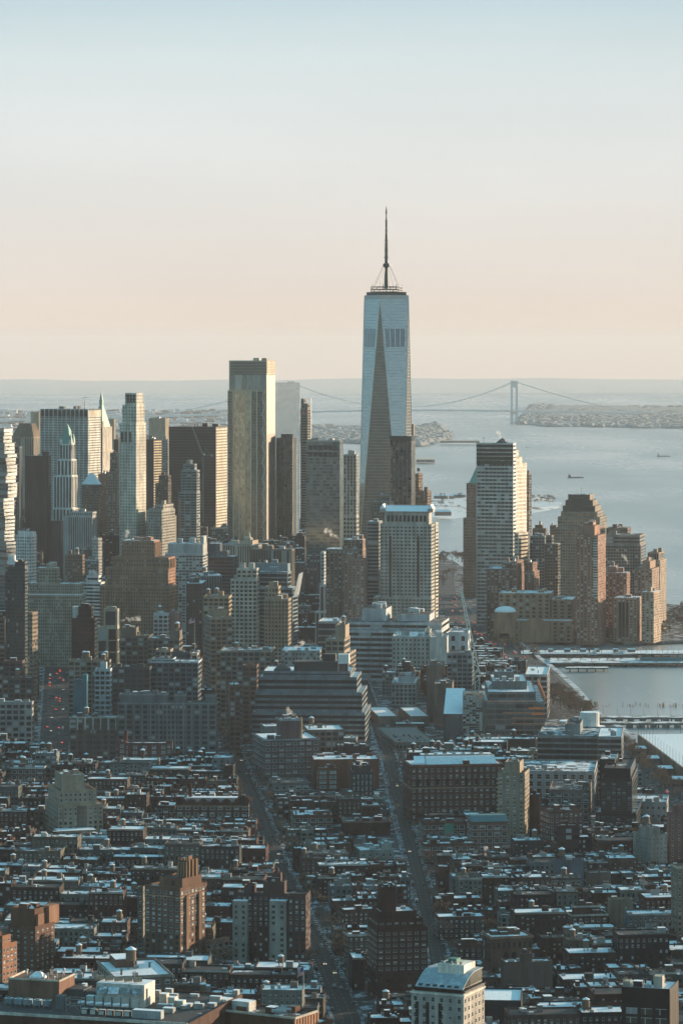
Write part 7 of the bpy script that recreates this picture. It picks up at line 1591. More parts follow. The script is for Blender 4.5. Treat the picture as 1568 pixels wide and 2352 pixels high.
# the rest reads as one mass
MM = wmats + [ROOF, ROOF_WHITE, ROOF_DARK, HOUSE_G, SNOW, METAL]; NR = len(wmats)
mass = MB()
class Rot:
    def __init__(s, xc, yc, a): s.x, s.y, s.c, s.s = xc, yc, math.cos(a), math.sin(a)
    def __call__(s, p): return (s.x + p[0] * s.c - p[1] * s.s, s.y + p[0] * s.s + p[1] * s.c, p[2])
def mass_block(xc, yc, w, dp, h, a, ci, u, rg, big=False):
    T = Rot(xc, yc, a); t = MB(); x0, x1, y0, y1 = -w / 2, w / 2, -dp / 2, dp / 2
    for q in (((x0, y0), (x1, y0)), ((x1, y0), (x1, y1)), ((x1, y1), (x0, y1)), ((x0, y1), (x0, y0))): t.face([(*q[0], 0), (*q[1], 0), (*q[1], h), (*q[0], h)], ci)
    e = .4; rim = [(x0, y0), (x1, y0), (x1, y1), (x0, y1)]; ii = [(x0 + e, y0 + e), (x1 - e, y0 + e), (x1 - e, y1 - e), (x0 + e, y1 - e)]
    for k in range(4):
        j = (k + 1) % 4; t.face([(*rim[k], h), (*rim[j], h), (*ii[j], h), (*ii[k], h)], ci); t.face([(*ii[j], h - .7), (*ii[k], h - .7), (*ii[k], h), (*ii[j], h)], ci)
    t.face([(*p, h - .7) for p in ii], NR + (1 if u < .36 else 0 if u < .78 else 2))
    for nm, q in house_parts(None, x0, x1, y0, y1, h, 0, rg): t.box(*q, ci if nm != 'roof_unit' else NR + 5, NR + 4 if rg.random() < .4 else ci)
    if big and rg.random() < .4:
        q, v = rg.uniform(x0 + 3, x1 - 3), rg.uniform(y0 + 3, y1 - 3); t.cyl(q, v, 2, 2, h + 2, h + 6, 10, 1); t.cyl(q, v, 2.2, .03, h + 6, h + 7.4, 10, NR + 4); t.box(q - .8, q + .8, v - .8, v + .8, h - .7, h + 2, 1)
        if rg.random() < .5: bw = rg.uniform(5, 9); q = rg.uniform(x0 + 1, x1 - bw - 1); t.box(q, q + bw, y0 + 4, y0 + 4 + bw, h - .7, h + rg.uniform(3, 5), ci, NR + 4)
    st = dict(k='punch', bw=rg.uniform(2.8, 4.5) if not big else rg.uniform(3, 5.5), fh=3.5, fw=rg.uniform(.4, .7), fv=.55)
    for q in facade(x0, x1, y0, y1, 0, h, st, 'frl', .06): t.face(list(q[1:]), NR + 3)
    n = len(mass.v); mass.v.extend(T(p) for p in t.v); mass.f.extend(tuple(i + n for i in f) for f in t.f); mass.m.extend(t.m)
for l in MASS: mass_block(*l, rg)
y0 = 2770.0
while y0 < 5750:
    for off in (0, 29):
        x = -.106 * y0
        while x < .1 * y0:
            w = rg.uniform(14, 34); dp = rg.uniform(17, 24); xc = x + w / 2; yc = y0 + off + dp / 2 - .05 * xc; x += w + (10 if rg.random() < .08 else .4)
            if yc < 3350: hh_ = rg.choice([rg.uniform(12, 20), rg.uniform(16, 26), rg.uniform(20, 32)])
            elif yc < 4250: hh_ = rg.choice([rg.uniform(14, 26), rg.uniform(22, 38), rg.uniform(20, 46)])
            else: hh_ = rg.uniform(30, 95)
            if yc > 4150 and xc > .004 * yc: continue
            if yc > 3500 and xc > .018 * yc and xc < .05 * yc: hh_ = min(hh_, 22)
            if xc > awx(yc) - 40 or not ave_clear(xc, yc, w / 2 + 2.2) or not clear_hero(xc, yc, w, dp): continue
            hh_ = low_enough(xc, yc - dp / 2, hh_, w)
            if hh_ < 6 or hidden(xc, yc, hh_, w): continue
            mass_block(xc, yc, w, dp, hh_, R(-4), rg.choices(range(len(PAL)), [10, 14, 9, 12, 14, 14, 8, 10, 6, 4])[0], rg.random(), rg, True)
    y0 += 60
def inside(x, y):
    c = False; n = len(outline)
    for i in range(n):
        (xa, ya), (xb, yb) = outline[i], outline[i - 1]
        if (ya > y) != (yb > y) and x < (xb - xa) * (y - ya) / (yb - ya) + xa: c = not c
    return c
for iy in range(-52, 62):  # unseen blocks around the view, added for the glass towers to mirror
    for ix in range(-36, 30):
        x, y = ix * 72 + rg.uniform(-6, 6), iy * 84 + rg.uniform(-6, 6)
        if y > 400 and abs(x) < .1 * y + 45: continue
        if abs(x) < 160 and -160 < y < 1600 or not inside(x, y) or not inside(x + 60, y): continue
        hh_ = rg.uniform(30, 120) + (rg.uniform(60, 180) if rg.random() < .18 else 0) if y < 0 else (rg.uniform(14, 34) + (rg.uniform(20, 70) if rg.random() < .1 else 0))
        if y > 0 and x > 0: hh_ = min(hh_, 24)
        w_, e_ = rg.uniform(22, 30), rg.uniform(24, 34); mass.box(x - w_, x + w_, y - e_, y + e_, 0, hh_, rg.randrange(len(wmats)), NR + rg.choice([0, 1, 2]))
tag(mass.build('city_blocks', MM), 'dense mass of small snowy-roofed buildings between the taller ones, plus added unseen blocks', kind='stuff')
print('THINGS', len(THINGS), 'MASS', len(MASS), 'faces', len(mass.f), 'vis', len(vis))
# ---------------------------------------------------------------- suspension bridge
DB = 17200.0
bz = lambda x, y: drop(x, y) - 2.5
BST = plain('bridge_grey', (.62, .63, .62), .7)
root = empty('suspension_bridge', (X(1180, DB), DB, bz(X(1180, DB), DB))); tag(root, 'long grey suspension bridge with tall portal towers faint in the haze', 'bridge')
tA = Vector((0, 0, 0)); tB = Vector((X(668, 16800) - X(1180, DB), 16800 - DB, 0)); dirv = (tB - tA).normalized(); nrm = Vector((dirv.y, -dirv.x, 0)) * -1
def zc(p): return drop(root.location.x + p.x, root.location.y + p.y) - drop(root.location.x, root.location.y)
for tp in (tA, tB):
    b = MB(); ht = 211
    for s in (-1, 1):
        c = tp + Vector((1, 0, 0)) * (12 * s); b.frus((c.x - 6.5, c.x + 6.5, c.y - 9, c.y + 9), (c.x - 5, c.x + 5, c.y - 6, c.y + 6), zc(tp) - 3, zc(tp) + ht)
    b.box(tp.x - 7.2, tp.x + 7.2, tp.y - 6, tp.y + 6, zc(tp) + ht - 34, zc(tp) + ht - 2, bottom=True); b.box(tp.x - 7.2, tp.x + 7.2, tp.y - 5, tp.y + 5, zc(tp) + 48, zc(tp) + 66, bottom=True)
    b.box(tp.x - 22, tp.x + 22, tp.y - 14, tp.y + 14, zc(tp) - 6, zc(tp) + 5); b.build('tower', BST, root)
ext = 370; ends = [tA - dirv * ext * 1.9, tB + dirv * ext * 4]
b = MB(); n = 60; P = [ends[0].lerp(ends[1], i / n) for i in range(n + 1)]
span = (tB - tA).length
def deck_z(p):
    t = (p - tA).dot(dirv) / span; return zc(p) + 64 + 8 * (1 - (2 * t - 1) ** 2) if 0 <= t <= 1 else zc(p) + 64 - 22 * min(abs(t), abs(t - 1))
for p, q in zip(P, P[1:]):
    a, c = deck_z(p), deck_z(q)
    for s0, s1 in (((-15), 15),):
        A, B_, C_, D_ = p + nrm * s0, q + nrm * s0, q + nrm * s1, p + nrm * s1
        b.face([(A.x, A.y, a), (B_.x, B_.y, c), (C_.x, C_.y, c), (D_.x, D_.y, a)]); b.face([(A.x, A.y, a - 9), (B_.x, B_.y, c - 9), (B_.x, B_.y, c), (A.x, A.y, a)]); b.face([(D_.x, D_.y, a), (C_.x, C_.y, c), (C_.x, C_.y, c - 9), (D_.x, D_.y, a - 9)]); b.face([(A.x, A.y, a - 9), (D_.x, D_.y, a - 9), (C_.x, C_.y, c - 9), (B_.x, B_.y, c - 9)])
b.build('deck', BST, root)
for s in (-13, 13):
    b = MB(); hb = MB(); n = 40; pr = None
    for i in range(n + 1):
        t = i / n; p = tA.lerp(tB, t) + nrm * s; z_ = zc(p) + 82 + (207 - 82) * (2 * t - 1) ** 2
        if pr: b.bar(pr, (p.x, p.y, z_), 1.3, k=5)
        if i % 2 == 0 and 0 < i < n: hb.bar((p.x, p.y, deck_z(p)), (p.x, p.y, z_), .3)
        pr = (p.x, p.y, z_)
    for tp, sg in ((tA, -1), (tB, 1)):
        pr = None
        for i in range(11):
            t = i / 10; p = tp + dirv * sg * ext * 1.85 * t + nrm * s; z_ = zc(p) + 207 + (44 - 207) * t - 26 * math.sin(math.pi * t) * .5
            if pr: b.bar(pr, (p.x, p.y, z_), 1.3, k=5)
            pr = (p.x, p.y, z_)
    b.build('main_cable', BST, root); hb.build('hangers', BST, root)

# ---------------------------------------------------------------- ships
def ship(px, py, L, label, hull, house, tug=False, rz=0.0):
    x, y = wp(px, py); root = empty('ship' if not tug else 'ferry', (x, y, bz(x, y)), rz); tag(root, label, 'ship' if not tug else 'ferry')
    b = MB(); pts = [(-L / 2, -L * .09), (L * .36, -L * .09), (L / 2, 0), (L * .36, L * .09), (-L / 2, L * .09)]; b.prism(pts, -.5, L * .055); b.build('hull', hull, root)
    b = MB(); b.prism([(p[0] * .97, p[1] * .9) for p in pts], L * .055, L * .06); b.build('deck', wall((.32, .25, .2)), root)
    b = MB(); h0 = L * .06; s = -1 if not tug else 0
    b.box(-L * .46, -L * .3, -L * .07, L * .07, h0, h0 + L * .08); b.box(-L * .44, -L * .33, -L * .055, L * .055, h0 + L * .08, h0 + L * .13); b.box(-L * .42, -L * .36, -L * .08, L * .08, h0 + L * .13, h0 + L * .155); b.build('superstructure', house, root)
    b = MB(); b.cyl(-L * .43, 0, L * .018, L * .016, h0 + L * .13, h0 + L * .2, 10); b.build('funnel', DMETAL, root)
    b = MB(); b.bar((-L * .37, 0, h0 + L * .15), (-L * .37, 0, h0 + L * .27), L * .006); b.build('mast', DMETAL, root)
    if not tug:
        for i in range(5):
            b = MB(); q = -L * .22 + i * L * .12; b.box(q, q + L * .07, -L * .05, L * .05, h0, h0 + L * .022); b.bar((q + L * .03, 0, h0), (q + L * .03, 0, h0 + L * .07), L * .006); b.bar((q + L * .03, 0, h0 + L * .07), (q + L * .09, 0, h0 + L * .04), L * .005); b.build('deck_gear', METAL, root)
    return root
ship(1321, 1098, 44, 'dark tanker barge in mid harbour nearest the white-banded tower', plain('dark_hull', (.07, .065, .06), .6), wall((.1, .1, .1)))
ship(1523, 1049, 46, 'pale tan coastal ship far out at the right of the harbour', plain('tan_hull', (.4, .31, .25), .6), wall((.5, .48, .45)))
ship(1213, 1028, 22, 'small white ferry trailing a wake in the far harbour', plain('white_hull', (.55, .54, .5), .6), wall((.6, .58, .54)), True)
# low breakwater and buoy pier
def slab(name, label, pts, z0, z1, mat, cat, kind=None):
    cx_ = sum(p[0] for p in pts) / len(pts); cy_ = sum(p[1] for p in pts) / len(pts); o = empty(name, (cx_, cy_, 0)); tag(o, label, cat)
    b = MB(); b.prism([(p[0] - cx_, p[1] - cy_) for p in pts], z0, z1, 0, 1); b.build('deck', [SEAWALL, mat], o); return o
def q4(px0, px1, pya, pyb): a, b_, c, d_ = wp(px0, pyb), wp(px1, pyb), wp(px1, pya), wp(px0, pya); return [a, b_, c, d_]
slab('breakwater', 'long low breakwater pier beyond the white-banded tower on its left', q4(1010, 1100, 1020.5, 1022), -6, 1.5, plain('stone_top', (.3, .28, .25), .8), 'breakwater')
slab('breakwater', 'short tan breakwater in the water right of the tapering tower', q4(955, 998, 1063, 1065.5), -6, 3, plain('tan_stone', (.42, .34, .26), .8), 'breakwater')
# ---------------------------------------------------------------- river piers
SD = snow_mat('snowy_deck', (.2, .19, .17), .34, .46, scale=.08)
def pier(label, px0, px1, pya, pyb, posts=0, gap=0):
    pts = q4(px0, px1, pya, pyb); o = slab('pier', label, pts, -.6, 1.2, SD, 'pier')
    b = MB(); n = max(4, int((pts[1][0] - pts[0][0]) / 9))
    for i in range(n):
        f = (i + .5) / n; x = pts[0][0] + (pts[1][0] - pts[0][0]) * f - o.location.x; y = pts[0][1] - o.location.y + 1; b.cyl(x, y, .7, .7, -4, -.6, 6)
    b.build('pilings', WOOD, o)
    for i in range(posts):
        f = (i + .5) / posts; x = pts[0][0] + (pts[1][0] - pts[0][0]) * f - o.location.x; b = MB(); b.bar((x, pts[2][1] - o.location.y - 2, 1.2), (x, pts[2][1] - o.location.y - 2, 8), .12); b.build('lamp_post', DMETAL, o)
    return o, pts
pier('farther snowy river pier where the old tug boats are tied up', 1196, 1600, 1503, 1511, 12)
o, pts = pier('nearer snowy river pier carrying the teal-walled court', 1262, 1600, 1521, 1532, 20)
b = MB(); xa = X(1474, pts[0][1]) - o.location.x; b.box(xa, xa + 60, -10, -9.4, 1.2, 5.6); b.box(xa, xa + .6, -9.4, 8, 1.2, 5.6); b.build('teal_court_wall', plain('teal_panel', (.1, .17, .17), .5), o)
for i in range(10): b = MB(); b.bar((xa + i * 6, -9.8, 1.2), (xa + i * 6, -9.8, 15), .16); b.build('court_pole', DMETAL, o)
pier('thin floating dock beside the nearer snowy river pier', 1298, 1396, 1541, 1543.5)
o, pts = pier('farther of two thin finger piers right of the white drum', 1372, 1620, 1655, 1659, 8)
b = MB()
for i in range(9): x = pts[0][0] - o.location.x + 6 + i * 11; b.box(x, x + 6, pts[0][1] - o.location.y - .3, pts[0][1] - o.location.y + .5, -3.5, -.6)
b.build('concrete_piers', SEAWALL, o)
o, pts = pier('nearer of two thin finger piers right of the white drum', 1378, 1620, 1668, 1672, 8)
b = MB()
for i in range(9): x = pts[0][0] - o.location.x + 2 + i * 11; b.box(x, x + 6, pts[0][1] - o.location.y - .3, pts[0][1] - o.location.y + .5, -3.5, -.6)
b.build('concrete_piers', SEAWALL, o)
def tugboat(px, py, L, label):
    x, y = wp(px, py); root = empty('boat', (x, y, -2.4)); tag(root, label, 'boat', 'old boats tied to the river pier')
    b = MB(); pts = [(-L / 2, -3), (L * .3, -3), (L / 2, 0), (L * .3, 3), (-L / 2, 3)]; b.prism(pts, 0, 3); b.build('hull', plain('dark_hull', (.06, .06, .06), .6), root)
    b = MB(); b.box(-L * .3, L * .12, -2, 2, 3, 5.6, 0, 1); b.box(-L * .05, L * .1, -1.6, 1.6, 5.6, 8, 0, 1); b.build('cabin', [WHITEM, SNOW], root)
    b = MB(); b.bar((-L * .1, 0, 5.6), (-L * .1, 0, 15), .2); b.cyl(-L * .2, 0, .8, .7, 5.6, 9, 10); b.build('mast', DMETAL, root)
tugboat(1363, 1512, 24, 'white-cabined old boat at the far pier, the left of two'); tugboat(1424, 1512, 30, 'white-cabined old tug with a mast at the far pier, the right of two')
rg = random.Random(18)
for i in range(7):
    x, y = wp(1230 + i * 36 + rg.uniform(-8, 8), 1507); o = empty('pier_shed', (x, y, 1.2)); tag(o, 'small snowy-roofed hut on the farther snowy river pier', 'hut', 'huts on the farther river pier')
    b = MB(); w = rg.uniform(2, 5); b.box(-w, w, -2, 2, 0, 3); b.build('wall', wall((.15, .14, .13)), o); b = MB(); b.frus((-w - .3, w + .3, -2.3, 2.3), (-w, w, -.2, .2), 3, 4); b.build('roof', SNOW, o)
# old piles in the water
b = MB(); rg = random.Random(8)
for i in range(70):
    px = rg.choice([rg.gauss(1450, 22), rg.gauss(1520, 14), rg.gauss(1360, 16), rg.gauss(1550, 10)]); x, y = wp(px, 1622 + rg.uniform(-4, 4)); b.cyl(x, y, .28, .2, -4, rg.uniform(-1.6, .3), 5)
tag(b.build('old_pier_piles', WOOD), 'scattered old pier piles sticking out of the river', kind='stuff')

# ---------------------------------------------------------------- bare winter trees
BARK = plain('bark', (.055, .042, .033), .9); TWIG = plain('twigs', (.15, .1, .07), .9)
def tree_meshes(seed, H_):
    rg = random.Random(seed); tb, cb = MB(), MB(); tips = []
    def grow(p, d, L, r, lev):
        q = p + d * L; (tb if lev < 3 else cb).bar(tuple(p), tuple(q), r, r2=r * .65, k=5 if lev < 2 else 3)
        if lev >= 4:
            for _ in range(5):
                e = Vector((rg.gauss(0, 1), rg.gauss(0, 1), rg.gauss(.5, .6))).normalized() * L * rg.uniform(.7, 1.3); s = Vector((rg.gauss(0, 1), rg.gauss(0, 1), rg.gauss(0, 1)))  .normalized() * .14
                cb.face([tuple(q - s), tuple(q + s), tuple(q + e)])
            return
        for _ in range(3 if lev else 4):
            nd = (d + Vector((rg.gauss(0, .55), rg.gauss(0, .55), rg.gauss(.12, .3)))).normalized(); grow(q, nd, L * rg.uniform(.6, .82), r * .6, lev + 1)
    grow(Vector((0, 0, 0)), Vector((0, 0, 1)), H_ * .28, H_ * .022, 0)
    def me(b, n, m):
        k = D.meshes.new(n); k.from_pydata(b.v, [], b.f); k.materials.append(m); k.update(); return k
    return me(tb, 'trunk', BARK), me(cb, 'crown', TWIG)
TM = [tree_meshes(s, 13) for s in range(4)]
TREES = []
def tree(x, y, sc, label, group, rgx):
    tm = TM[rgx.randrange(4)]; root = empty('bare_tree', (x, y, 0), rgx.uniform(0, 6.28)); root.scale = (sc * 1.15, sc * 1.15, sc); tag(root, label, 'tree', group)
    for n, m in (('trunk', tm[0]), ('crown', tm[1])):
        o = D.objects.new(n, m); COL.objects.link(o); o.parent = root
rg = random.Random(31)
def tree_row(pts, n, jit, label, group, sc=(.9, 1.3)):
    L = [0]
    for p, q in zip(pts, pts[1:]): L.append(L[-1] + math.hypot(q[0] - p[0], q[1] - p[1]))
    for i in range(n):
        s = L[-1] * (i + rg.random() * .6) / n; k = max(j for j in range(len(pts) - 1) if L[j] <= s + 1e-9); f = (s - L[k]) / max(1e-6, L[k + 1] - L[k])
        x = pts[k][0] + (pts[k + 1][0] - pts[k][0]) * f + rg.uniform(-jit, jit); y = pts[k][1] + (pts[k + 1][1] - pts[k][1]) * f + rg.uniform(-jit, jit)
        if clear_hero(x, y, 2, 2): tree(x, y, rg.uniform(*sc), label, group, rg)
off = lambda pts, d: [(p[0] + d, p[1]) for p in pts]
tree_row(off(AVE_M[2:9], -9.5), 30, 1.5, 'bare brown street tree lining the straight middle avenue', 'street trees along the middle avenue')
tree_row(off(AVE_M[2:9], 9.5), 30, 1.5, 'bare brown street tree lining the straight middle avenue', 'street trees along the middle avenue')
tree_row(off(AVE_R[1:7], 8.2), 16, 1, 'bare thin street tree along the narrow avenue of parked cars', 'street trees along the narrow avenue')
tree_row([gp(1395, 1702), gp(1440, 1738), gp(1500, 1790), gp(1560, 1838)], 34, 7, 'bare tree in the dark planted strip of the riverside highway', 'trees along the riverside highway', (.9, 1.4))
tree_row([gp(1268, 1600), gp(1285, 1618), gp(1310, 1632), gp(1345, 1652)], 36, 8, 'bare tree on the river bank below the unfinished glass block', 'trees on the river bank', (1, 1.5))
tree_row([gp(1330, 1470), gp(1400, 1466), gp(1460, 1466), gp(1530, 1462)], 34, 6, 'bare tree in the snowy waterfront park before the brick flats', 'trees in the waterfront park', (1, 1.5))
tree_row([gp(1532, 1452), gp(1570, 1442), gp(1580, 1420), gp(1560, 1405)], 26, 22, 'bare brown tree in the park right of the rounded tan tower', 'trees at the right end of the park', (1.2, 1.8))
tree_row([gp(1006, 1288), gp(1030, 1292), gp(1060, 1296)], 24, 45, 'bare tree in the far park between the two tower clusters', 'trees in the far park', (1.2, 1.8))
tree_row([gp(1000, 1322), gp(1050, 1330), gp(1062, 1350)], 14, 30, 'bare tree beside the highway left of the white-banded tower', 'trees by the far highway', (1, 1.5))
tree_row([gp(1135, 1480), gp(1210, 1500), gp(1240, 1516)], 16, 12, 'bare tree by the snowy riverside path near the slip', 'trees by the slip', (.8, 1.2))
yard = [l for l in THINGS]
for l in rg.sample(yard, 75):
    x, y = l[0] + rg.uniform(-3, 3), l[1] + l[3] / 2 + 5
    if clear_hero(x, y, 3, 3): tree(x, y, rg.uniform(1.15, 1.6), 'bare brown tree in a back yard between the low snowy houses', 'back-yard trees of the near streets', rg)
tree_row([wp(1215, 1509), wp(1340, 1509), wp(1460, 1509)], 9, 3, 'small bare tree growing on the farther snowy river pier', 'trees on the river piers', (.45, .7))
tree_row([wp(1275, 1528), wp(1380, 1528), wp(1465, 1528)], 10, 3, 'small bare tree growing on the nearer snowy river pier', 'trees on the river piers', (.45, .7))
# island trees
for i in range(26):
    px = rg.choice([rg.uniform(995, 1066), rg.uniform(1212, 1275)]); py = rg.uniform(1152, 1178) if px < 1100 else rg.uniform(1150, 1164); x, y = wp(px, py); o = None
    tree(x, y, rg.uniform(.8, 1.4), 'bare tree on the snowy harbour island', 'trees on the harbour island', rg)
for i, (a, c, yb, hh_) in enumerate([(998, 1036, 1192, 12), (996, 1028, 1153, 10), (1031, 1042, 1152, 9), (1036, 1068, 1150, 10), (1008, 1020, 1166, 7)]):
    x0, y_ = wp(a, yb); x1 = wp(c, yb)[0]; o = empty('island_house', ((x0 + x1) / 2, y_ + 10, drop(x0, y_) + 4)); tag(o, ['long brick island house at the near shore', 'long low snowy-roofed house at the left of the island', 'small hipped house between two long island houses', 'long snowy-roofed house at the far island shore', 'tiny hut in the middle of the island lawn'][i], 'house')
    b = MB(); w = (x1 - x0) / 2; b.box(-w, w, -7, 7, 0, hh_ * .7); b.build('wall', wall((.22, .15, .12)), o); b = MB(); b.frus((-w - .5, w + .5, -7.5, 7.5), (-w + 3, w - 3, -.3, .3), hh_ * .7, hh_); b.build('roof', SNOW, o)

# ---------------------------------------------------------------- cars
def car_meshes(col, van=False):
    L, Wd = (4.6, 1.8) if not van else (5.6, 2.1); h1 = .75; h2 = 1.5 if not van else 2.3; b = MB()
    b.box(-Wd / 2, Wd / 2, -L / 2, L / 2, .35, h1 + (.5 if van else .2), 0, 0, True)
    if van: b.frus((-Wd / 2, Wd / 2, -L / 2, L / 2 - 1), (-Wd / 2 + .1, Wd / 2 - .1, -L / 2 + .1, L / 2 - 1.3), 1.25, h2, 0)
    else: b.frus((-Wd / 2 + .05, Wd / 2 - .05, -L / 2 + .5, L / 2 - 1.1), (-Wd / 2 + .25, Wd / 2 - .25, -L / 2 + 1.1, L / 2 - 1.9), .95, h2, 1, 0)
    for sx in (-1, 1):
        for yy in (-L * .31, L * .31):
            n = 8; pts = [(sx * Wd / 2 + sx * .02, yy + .33 * math.cos(2 * math.pi * i / n), .34 + .33 * math.sin(2 * math.pi * i / n)) for i in range(n)]; b.face(pts if sx > 0 else pts[::-1], 2)
    m = D.meshes.new('car_body'); m.from_pydata(b.v, [], b.f)
    for q in (plain('car_paint', col, .35, .2, spec=.6), GLD, TAR): m.materials.append(q)
    m.polygons.foreach_set('material_index', b.m); m.update(); return m, L, Wd
CARS = [(nm, *car_meshes(c, v)) for nm, c, v in (('black car', (.02, .02, .022), 0), ('white car', (.55, .56, .56), 0), ('silver car', (.28, .29, .3), 0), ('dark red car', (.2, .03, .03), 0), ('white van', (.55, .55, .54), 1), ('yellow taxi', (.6, .36, .03), 0), ('grey car', (.1, .105, .11), 0))]
TL = plain('red_tail_light', (1.0, .08, .04), .4, emit=1.6); HL = plain('head_light', (1.0, .9, .7), .4, emit=.9)
def lamp_mesh(m):
    b = MB(); b.box(-.28, .28, -.06, .06, -.16, .16, bottom=True); k = D.meshes.new('lamp'); k.from_pydata(b.v, [], b.f); k.materials.append(m); k.update(); return k
TLM, HLM = lamp_mesh(TL), lamp_mesh(HL)
def car(x, y, rz, kind, label, group, lights=None, z=.13):
    nm, me, L, Wd = CARS[kind]; root = empty('van' if 'van' in nm else 'car', (x, y, z), rz); tag(root, nm + ' ' + label, 'van' if 'van' in nm else 'car', group)
    o = D.objects.new('body', me); COL.objects.link(o); o.parent = root
    if lights:
        for sx in (-1, 1):
            l = D.objects.new('tail_light' if lights == 'tail' else 'headlight', TLM if lights == 'tail' else HLM); COL.objects.link(l); l.parent = root; l.location = (sx * (Wd / 2 - .3), -L / 2 - .04, .8)
def at_line(pts, s):
    for p, q in zip(pts, pts[1:]):
        L = math.hypot(q[0] - p[0], q[1] - p[1])
        if s <= L: return p[0] + (q[0] - p[0]) * s / L, p[1] + (q[1] - p[1]) * s / L, math.atan2(q[1] - p[1], q[0] - p[0]) - math.pi / 2
        s -= L
    return None
rg = random.Random(77)
def traffic(pts, lanes, n, s0, s1, name, lit, park=0, pl=(0, 0)):
    for i in range(n):
        q = at_line(pts, rg.uniform(s0, s1)); 
        if not q: continue
        x, y, a = q; o_ = rg.choice(lanes); x += math.cos(a) * o_; y += math.sin(a) * o_
        up = rg.random() < lit; kd = rg.choices(range(7), [2, 4, 4, 1, 3, 3, 2])[0]
        car(x, y, a, kd, ('with red tail lights driving away along ' if up else 'driving along ') + name, 'traffic on ' + name, 'tail' if up else ('head' if rg.random() < .3 else None))
    for i in range(park):
        q = at_line(pts, s0 + (s1 - s0) * (i + rg.random() * .3) / park)
        if not q: continue
        x, y, a = q; o_ = pl[i % 2]; x += math.cos(a) * o_; y += math.sin(a) * o_
        car(x, y, a, rg.choices(range(7), [2, 4, 4, 1, 2, 0, 3])[0], 'parked at the kerb of ' + name, 'cars parked along ' + name)
traffic(AVE_L, [-7, -3.5, 0, 3.5, 7], 56, 0, 1000, 'the wide red-lit avenue', .34, 16, (-11.2, 11.2))
traffic(AVE_M, [-3.2, 0, 3.2], 20, 330, 1500, 'the straight middle avenue', .15, 70, (-6.3, 6.3))
traffic(AVE_R, [-1.6, 1.6], 9, 360, 1300, 'the narrow avenue', .1, 52, (-5.2, 5.2))
traffic(AVE_W, [-12, -8.5, 8, 11.5], 20, 0, 700, 'the riverside highway', .4)
traffic(AVE_W, [-12, -8.5, -5, 6, 9.5, 13], 42, 1250, 2350, 'the far stretch of highway', .75)
# the farther parked cars read as two unbroken rows
b = MB()
for pts, s0, s1, o_, w_ in ((AVE_M, 400, 1700, 6.3, 1.8), (AVE_R, 420, 1500, 5.2, 1.8)):
    s = s0
    while s < s1:
        q = at_line(pts, s); s += rg.uniform(5.6, 9)
        if not q or rg.random() < .15: continue
        for sg in (-1, 1):
            if rg.random() < .25: continue
            x, y, a = q[0] + math.cos(q[2]) * o_ * sg * .99, q[1] + math.sin(q[2]) * o_ * sg * .99 + 3, q[2]; T = Rot(x, y, a); t_ = MB(); m_ = rg.choice([0, 1, 1, 2])
            t_.box(-.9, .9, -2.2, 2.2, .45, 1.0, m_); t_.frus((-.85, .85, -1.7, 1.2), (-.65, .65, -1.1, .4), 1.0, 1.6, 3, m_)
            n = len(b.v); b.v.extend(T(p) for p in t_.v); b.f.extend(tuple(i + n for i in f) for f in t_.f); b.m.extend(t_.m)
tag(b.build('parked_cars', [plain('car_black', (.03, .03, .032), .35, .2), plain('car_white', (.5, .51, .52), .35, .2), plain('car_grey', (.15, .16, .16), .35, .2), GLD]), 'small parked cars filling the rest of the two avenues kerbs', kind='stuff')
# cars on the roof car park
h_ = CARPARK; x0, x1, y0, y1, z0, z1 = h_['tiers'][0]; Mx = h_['root'].matrix_basis
for i in range(30):
    r_, c_ = divmod(i, 6); v = Mx @ Vector((x0 + 6 + (x1 - x0 - 12) * c_ / 5.2 + rg.uniform(-.4, .4), y0 + 8 + r_ * 12, 0))
    if rg.random() < .85: car(v.x, v.y, h_['a'] + rg.choice([0, math.pi]), rg.choices(range(7), [4, 3, 3, 1, 1, 0, 3])[0], 'parked on the open roof deck of the garage', 'cars parked on the garage roof', None, z1 - .89)
# ---------------------------------------------------------------- steam
ST_M = D.materials.new('steam'); ST_M.use_nodes = True; t = ST_M.node_tree; t.nodes.clear()
o = N('ShaderNodeOutputMaterial', t); v = N('ShaderNodeVolumePrincipled', t); v.inputs['Color'].default_value = (.98, .97, .96, 1); v.inputs['Anisotropy'].default_value = .2
ns = N('ShaderNodeTexNoise', t); ns.inputs['Scale'].default_value = .35; ns.inputs['Detail'].default_value = 4; gp_ = N('ShaderNodeNewGeometry', t); t.links.new(gp_.outputs['Position'], ns.inputs['Vector'])
sr = N('ShaderNodeMapRange', t); sr.inputs[1].default_value = .42; sr.inputs[2].default_value = .68; sr.inputs[3].default_value = .0; sr.inputs[4].default_value = .32; t.links.new(ns.outputs[0], sr.inputs[0]); t.links.new(sr.outputs[0], v.inputs['Density'])
t.links.new(v.outputs[0], o.inputs['Volume'])
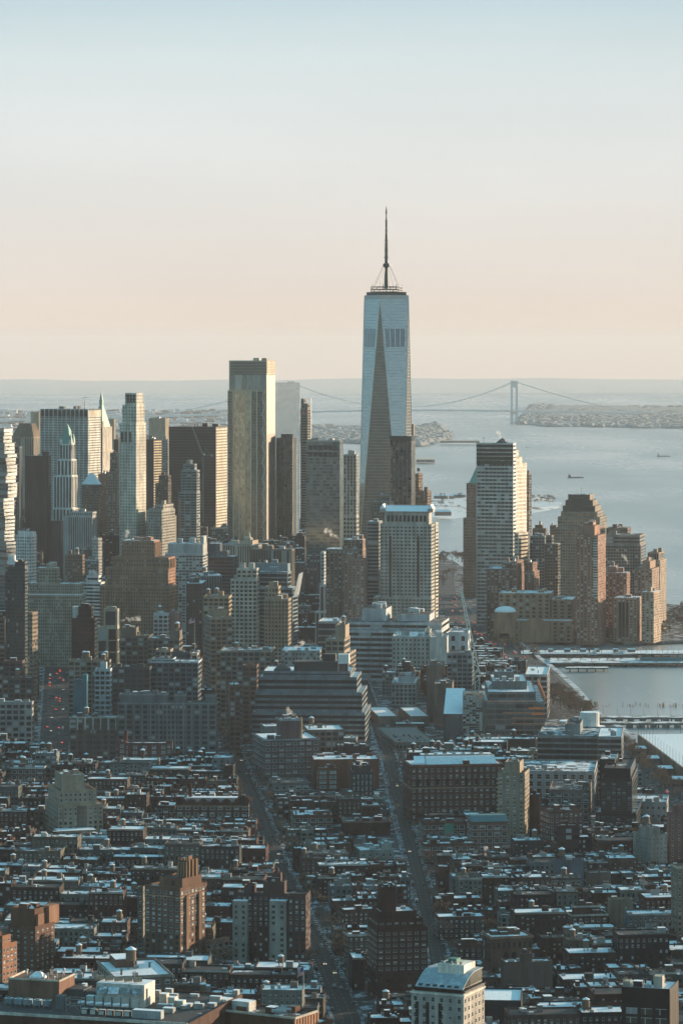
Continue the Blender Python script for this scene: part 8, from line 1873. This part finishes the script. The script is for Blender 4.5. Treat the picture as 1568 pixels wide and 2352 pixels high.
def steam(px, py, d, L, dx, label, seed, rise=.75):
    L = L * .85
    rg = random.Random(seed); x, z = X(px, d), Z(py, d); root = None; b = MB(); n = 11
    for i in range(n):
        f = i / (n - 1); r_ = L * (.06 + .13 * f) * rg.uniform(.8, 1.3); c = (dx * L * f + rg.gauss(0, L * .05), rg.gauss(0, L * .05), L * rise * f + rg.gauss(0, L * .05))
        for a in range(6):
            for e in range(8):
                def P(a, e): th = math.pi * a / 6; ph = 2 * math.pi * e / 8; return (c[0] + r_ * math.sin(th) * math.cos(ph), c[1] + r_ * math.sin(th) * math.sin(ph), c[2] + r_ * math.cos(th))
                if a == 0: b.face([P(0, 0), P(1, e), P(1, e + 1)])
                elif a == 5: b.face([P(5, e), P(6, 0), P(5, e + 1)])
                else: b.face([P(a, e), P(a + 1, e), P(a + 1, e + 1), P(a, e + 1)])
    o = b.build('steam_plume', ST_M, None, (x, d, z)); tag(o, label, 'steam')
    m = o.modifiers.new('union', 'REMESH'); m.mode = 'VOXEL'; m.voxel_size = L * .028
    tx = D.textures.new('puff', 'CLOUDS'); tx.noise_scale = L * .16; dm = o.modifiers.new('puffs', 'DISPLACE'); dm.texture = tx; dm.strength = L * .13; dm.mid_level = .5
steam(287, 1241, 3840, 15, .2, 'white steam puff rising from the top of the brick ziggurat', 1)
steam(1153, 1013, 4370, 15, -.45, 'white steam puff on top of the white-banded tower', 2)
steam(783, 1240, 3980, 17, -1.1, 'long curl of steam drifting left above the brick housing tower', 3)
steam(275, 1425, 3300, 15, 1.5, 'low sunlit steam bank behind the beige framed tower', 4, .2)
steam(688, 1652, 2780, 12, -.9, 'white steam blowing left from the chimney of the mauve brick loft', 5)
steam(655, 1497, 3180, 14, 1.4, 'steam trailing over the snowy-roofed low house', 6)
steam(1112, 1968, 2200, 9, .1, 'white steam puff above low roofs in front of the snow-edged brown block', 7)
steam(826, 1764, 2680, 8, .2, 'steam rising from the roof of the dark glass house', 8)
steam(1442, 1296, 4250, 16, -.4, 'steam beside the tan stepped flats', 9)
steam(1380, 1300, 4150, 12, -.3, 'steam at the right of the slender brick tower', 10)
steam(866, 658, 4690, 16, .3, 'faint steam wisp at the left foot of the mast', 11)

for o in D.objects:
    if 'label' in o and len(o['label'].replace('-', ' ').split()) > 16: print('LONG', o.name, o['label'])
# ---------------------------------------------------------------- haze over the whole bay
b = MB(); b.box(-90000, 90000, -90000, 90000, -560, 640, bottom=True)
hz = D.materials.new('haze'); hz.use_nodes = True; t = hz.node_tree; t.nodes.clear()
o = N('ShaderNodeOutputMaterial', t); v = N('ShaderNodeVolumePrincipled', t)
v.inputs['Color'].default_value = (.78, .80, .85, 1); v.inputs['Density'].default_value = HAZE; v.inputs['Anisotropy'].default_value = .05
t.links.new(v.outputs[0], o.inputs['Volume'])
tag(b.build('haze', hz), 'pale winter haze lying over the city and bay', kind='stuff')
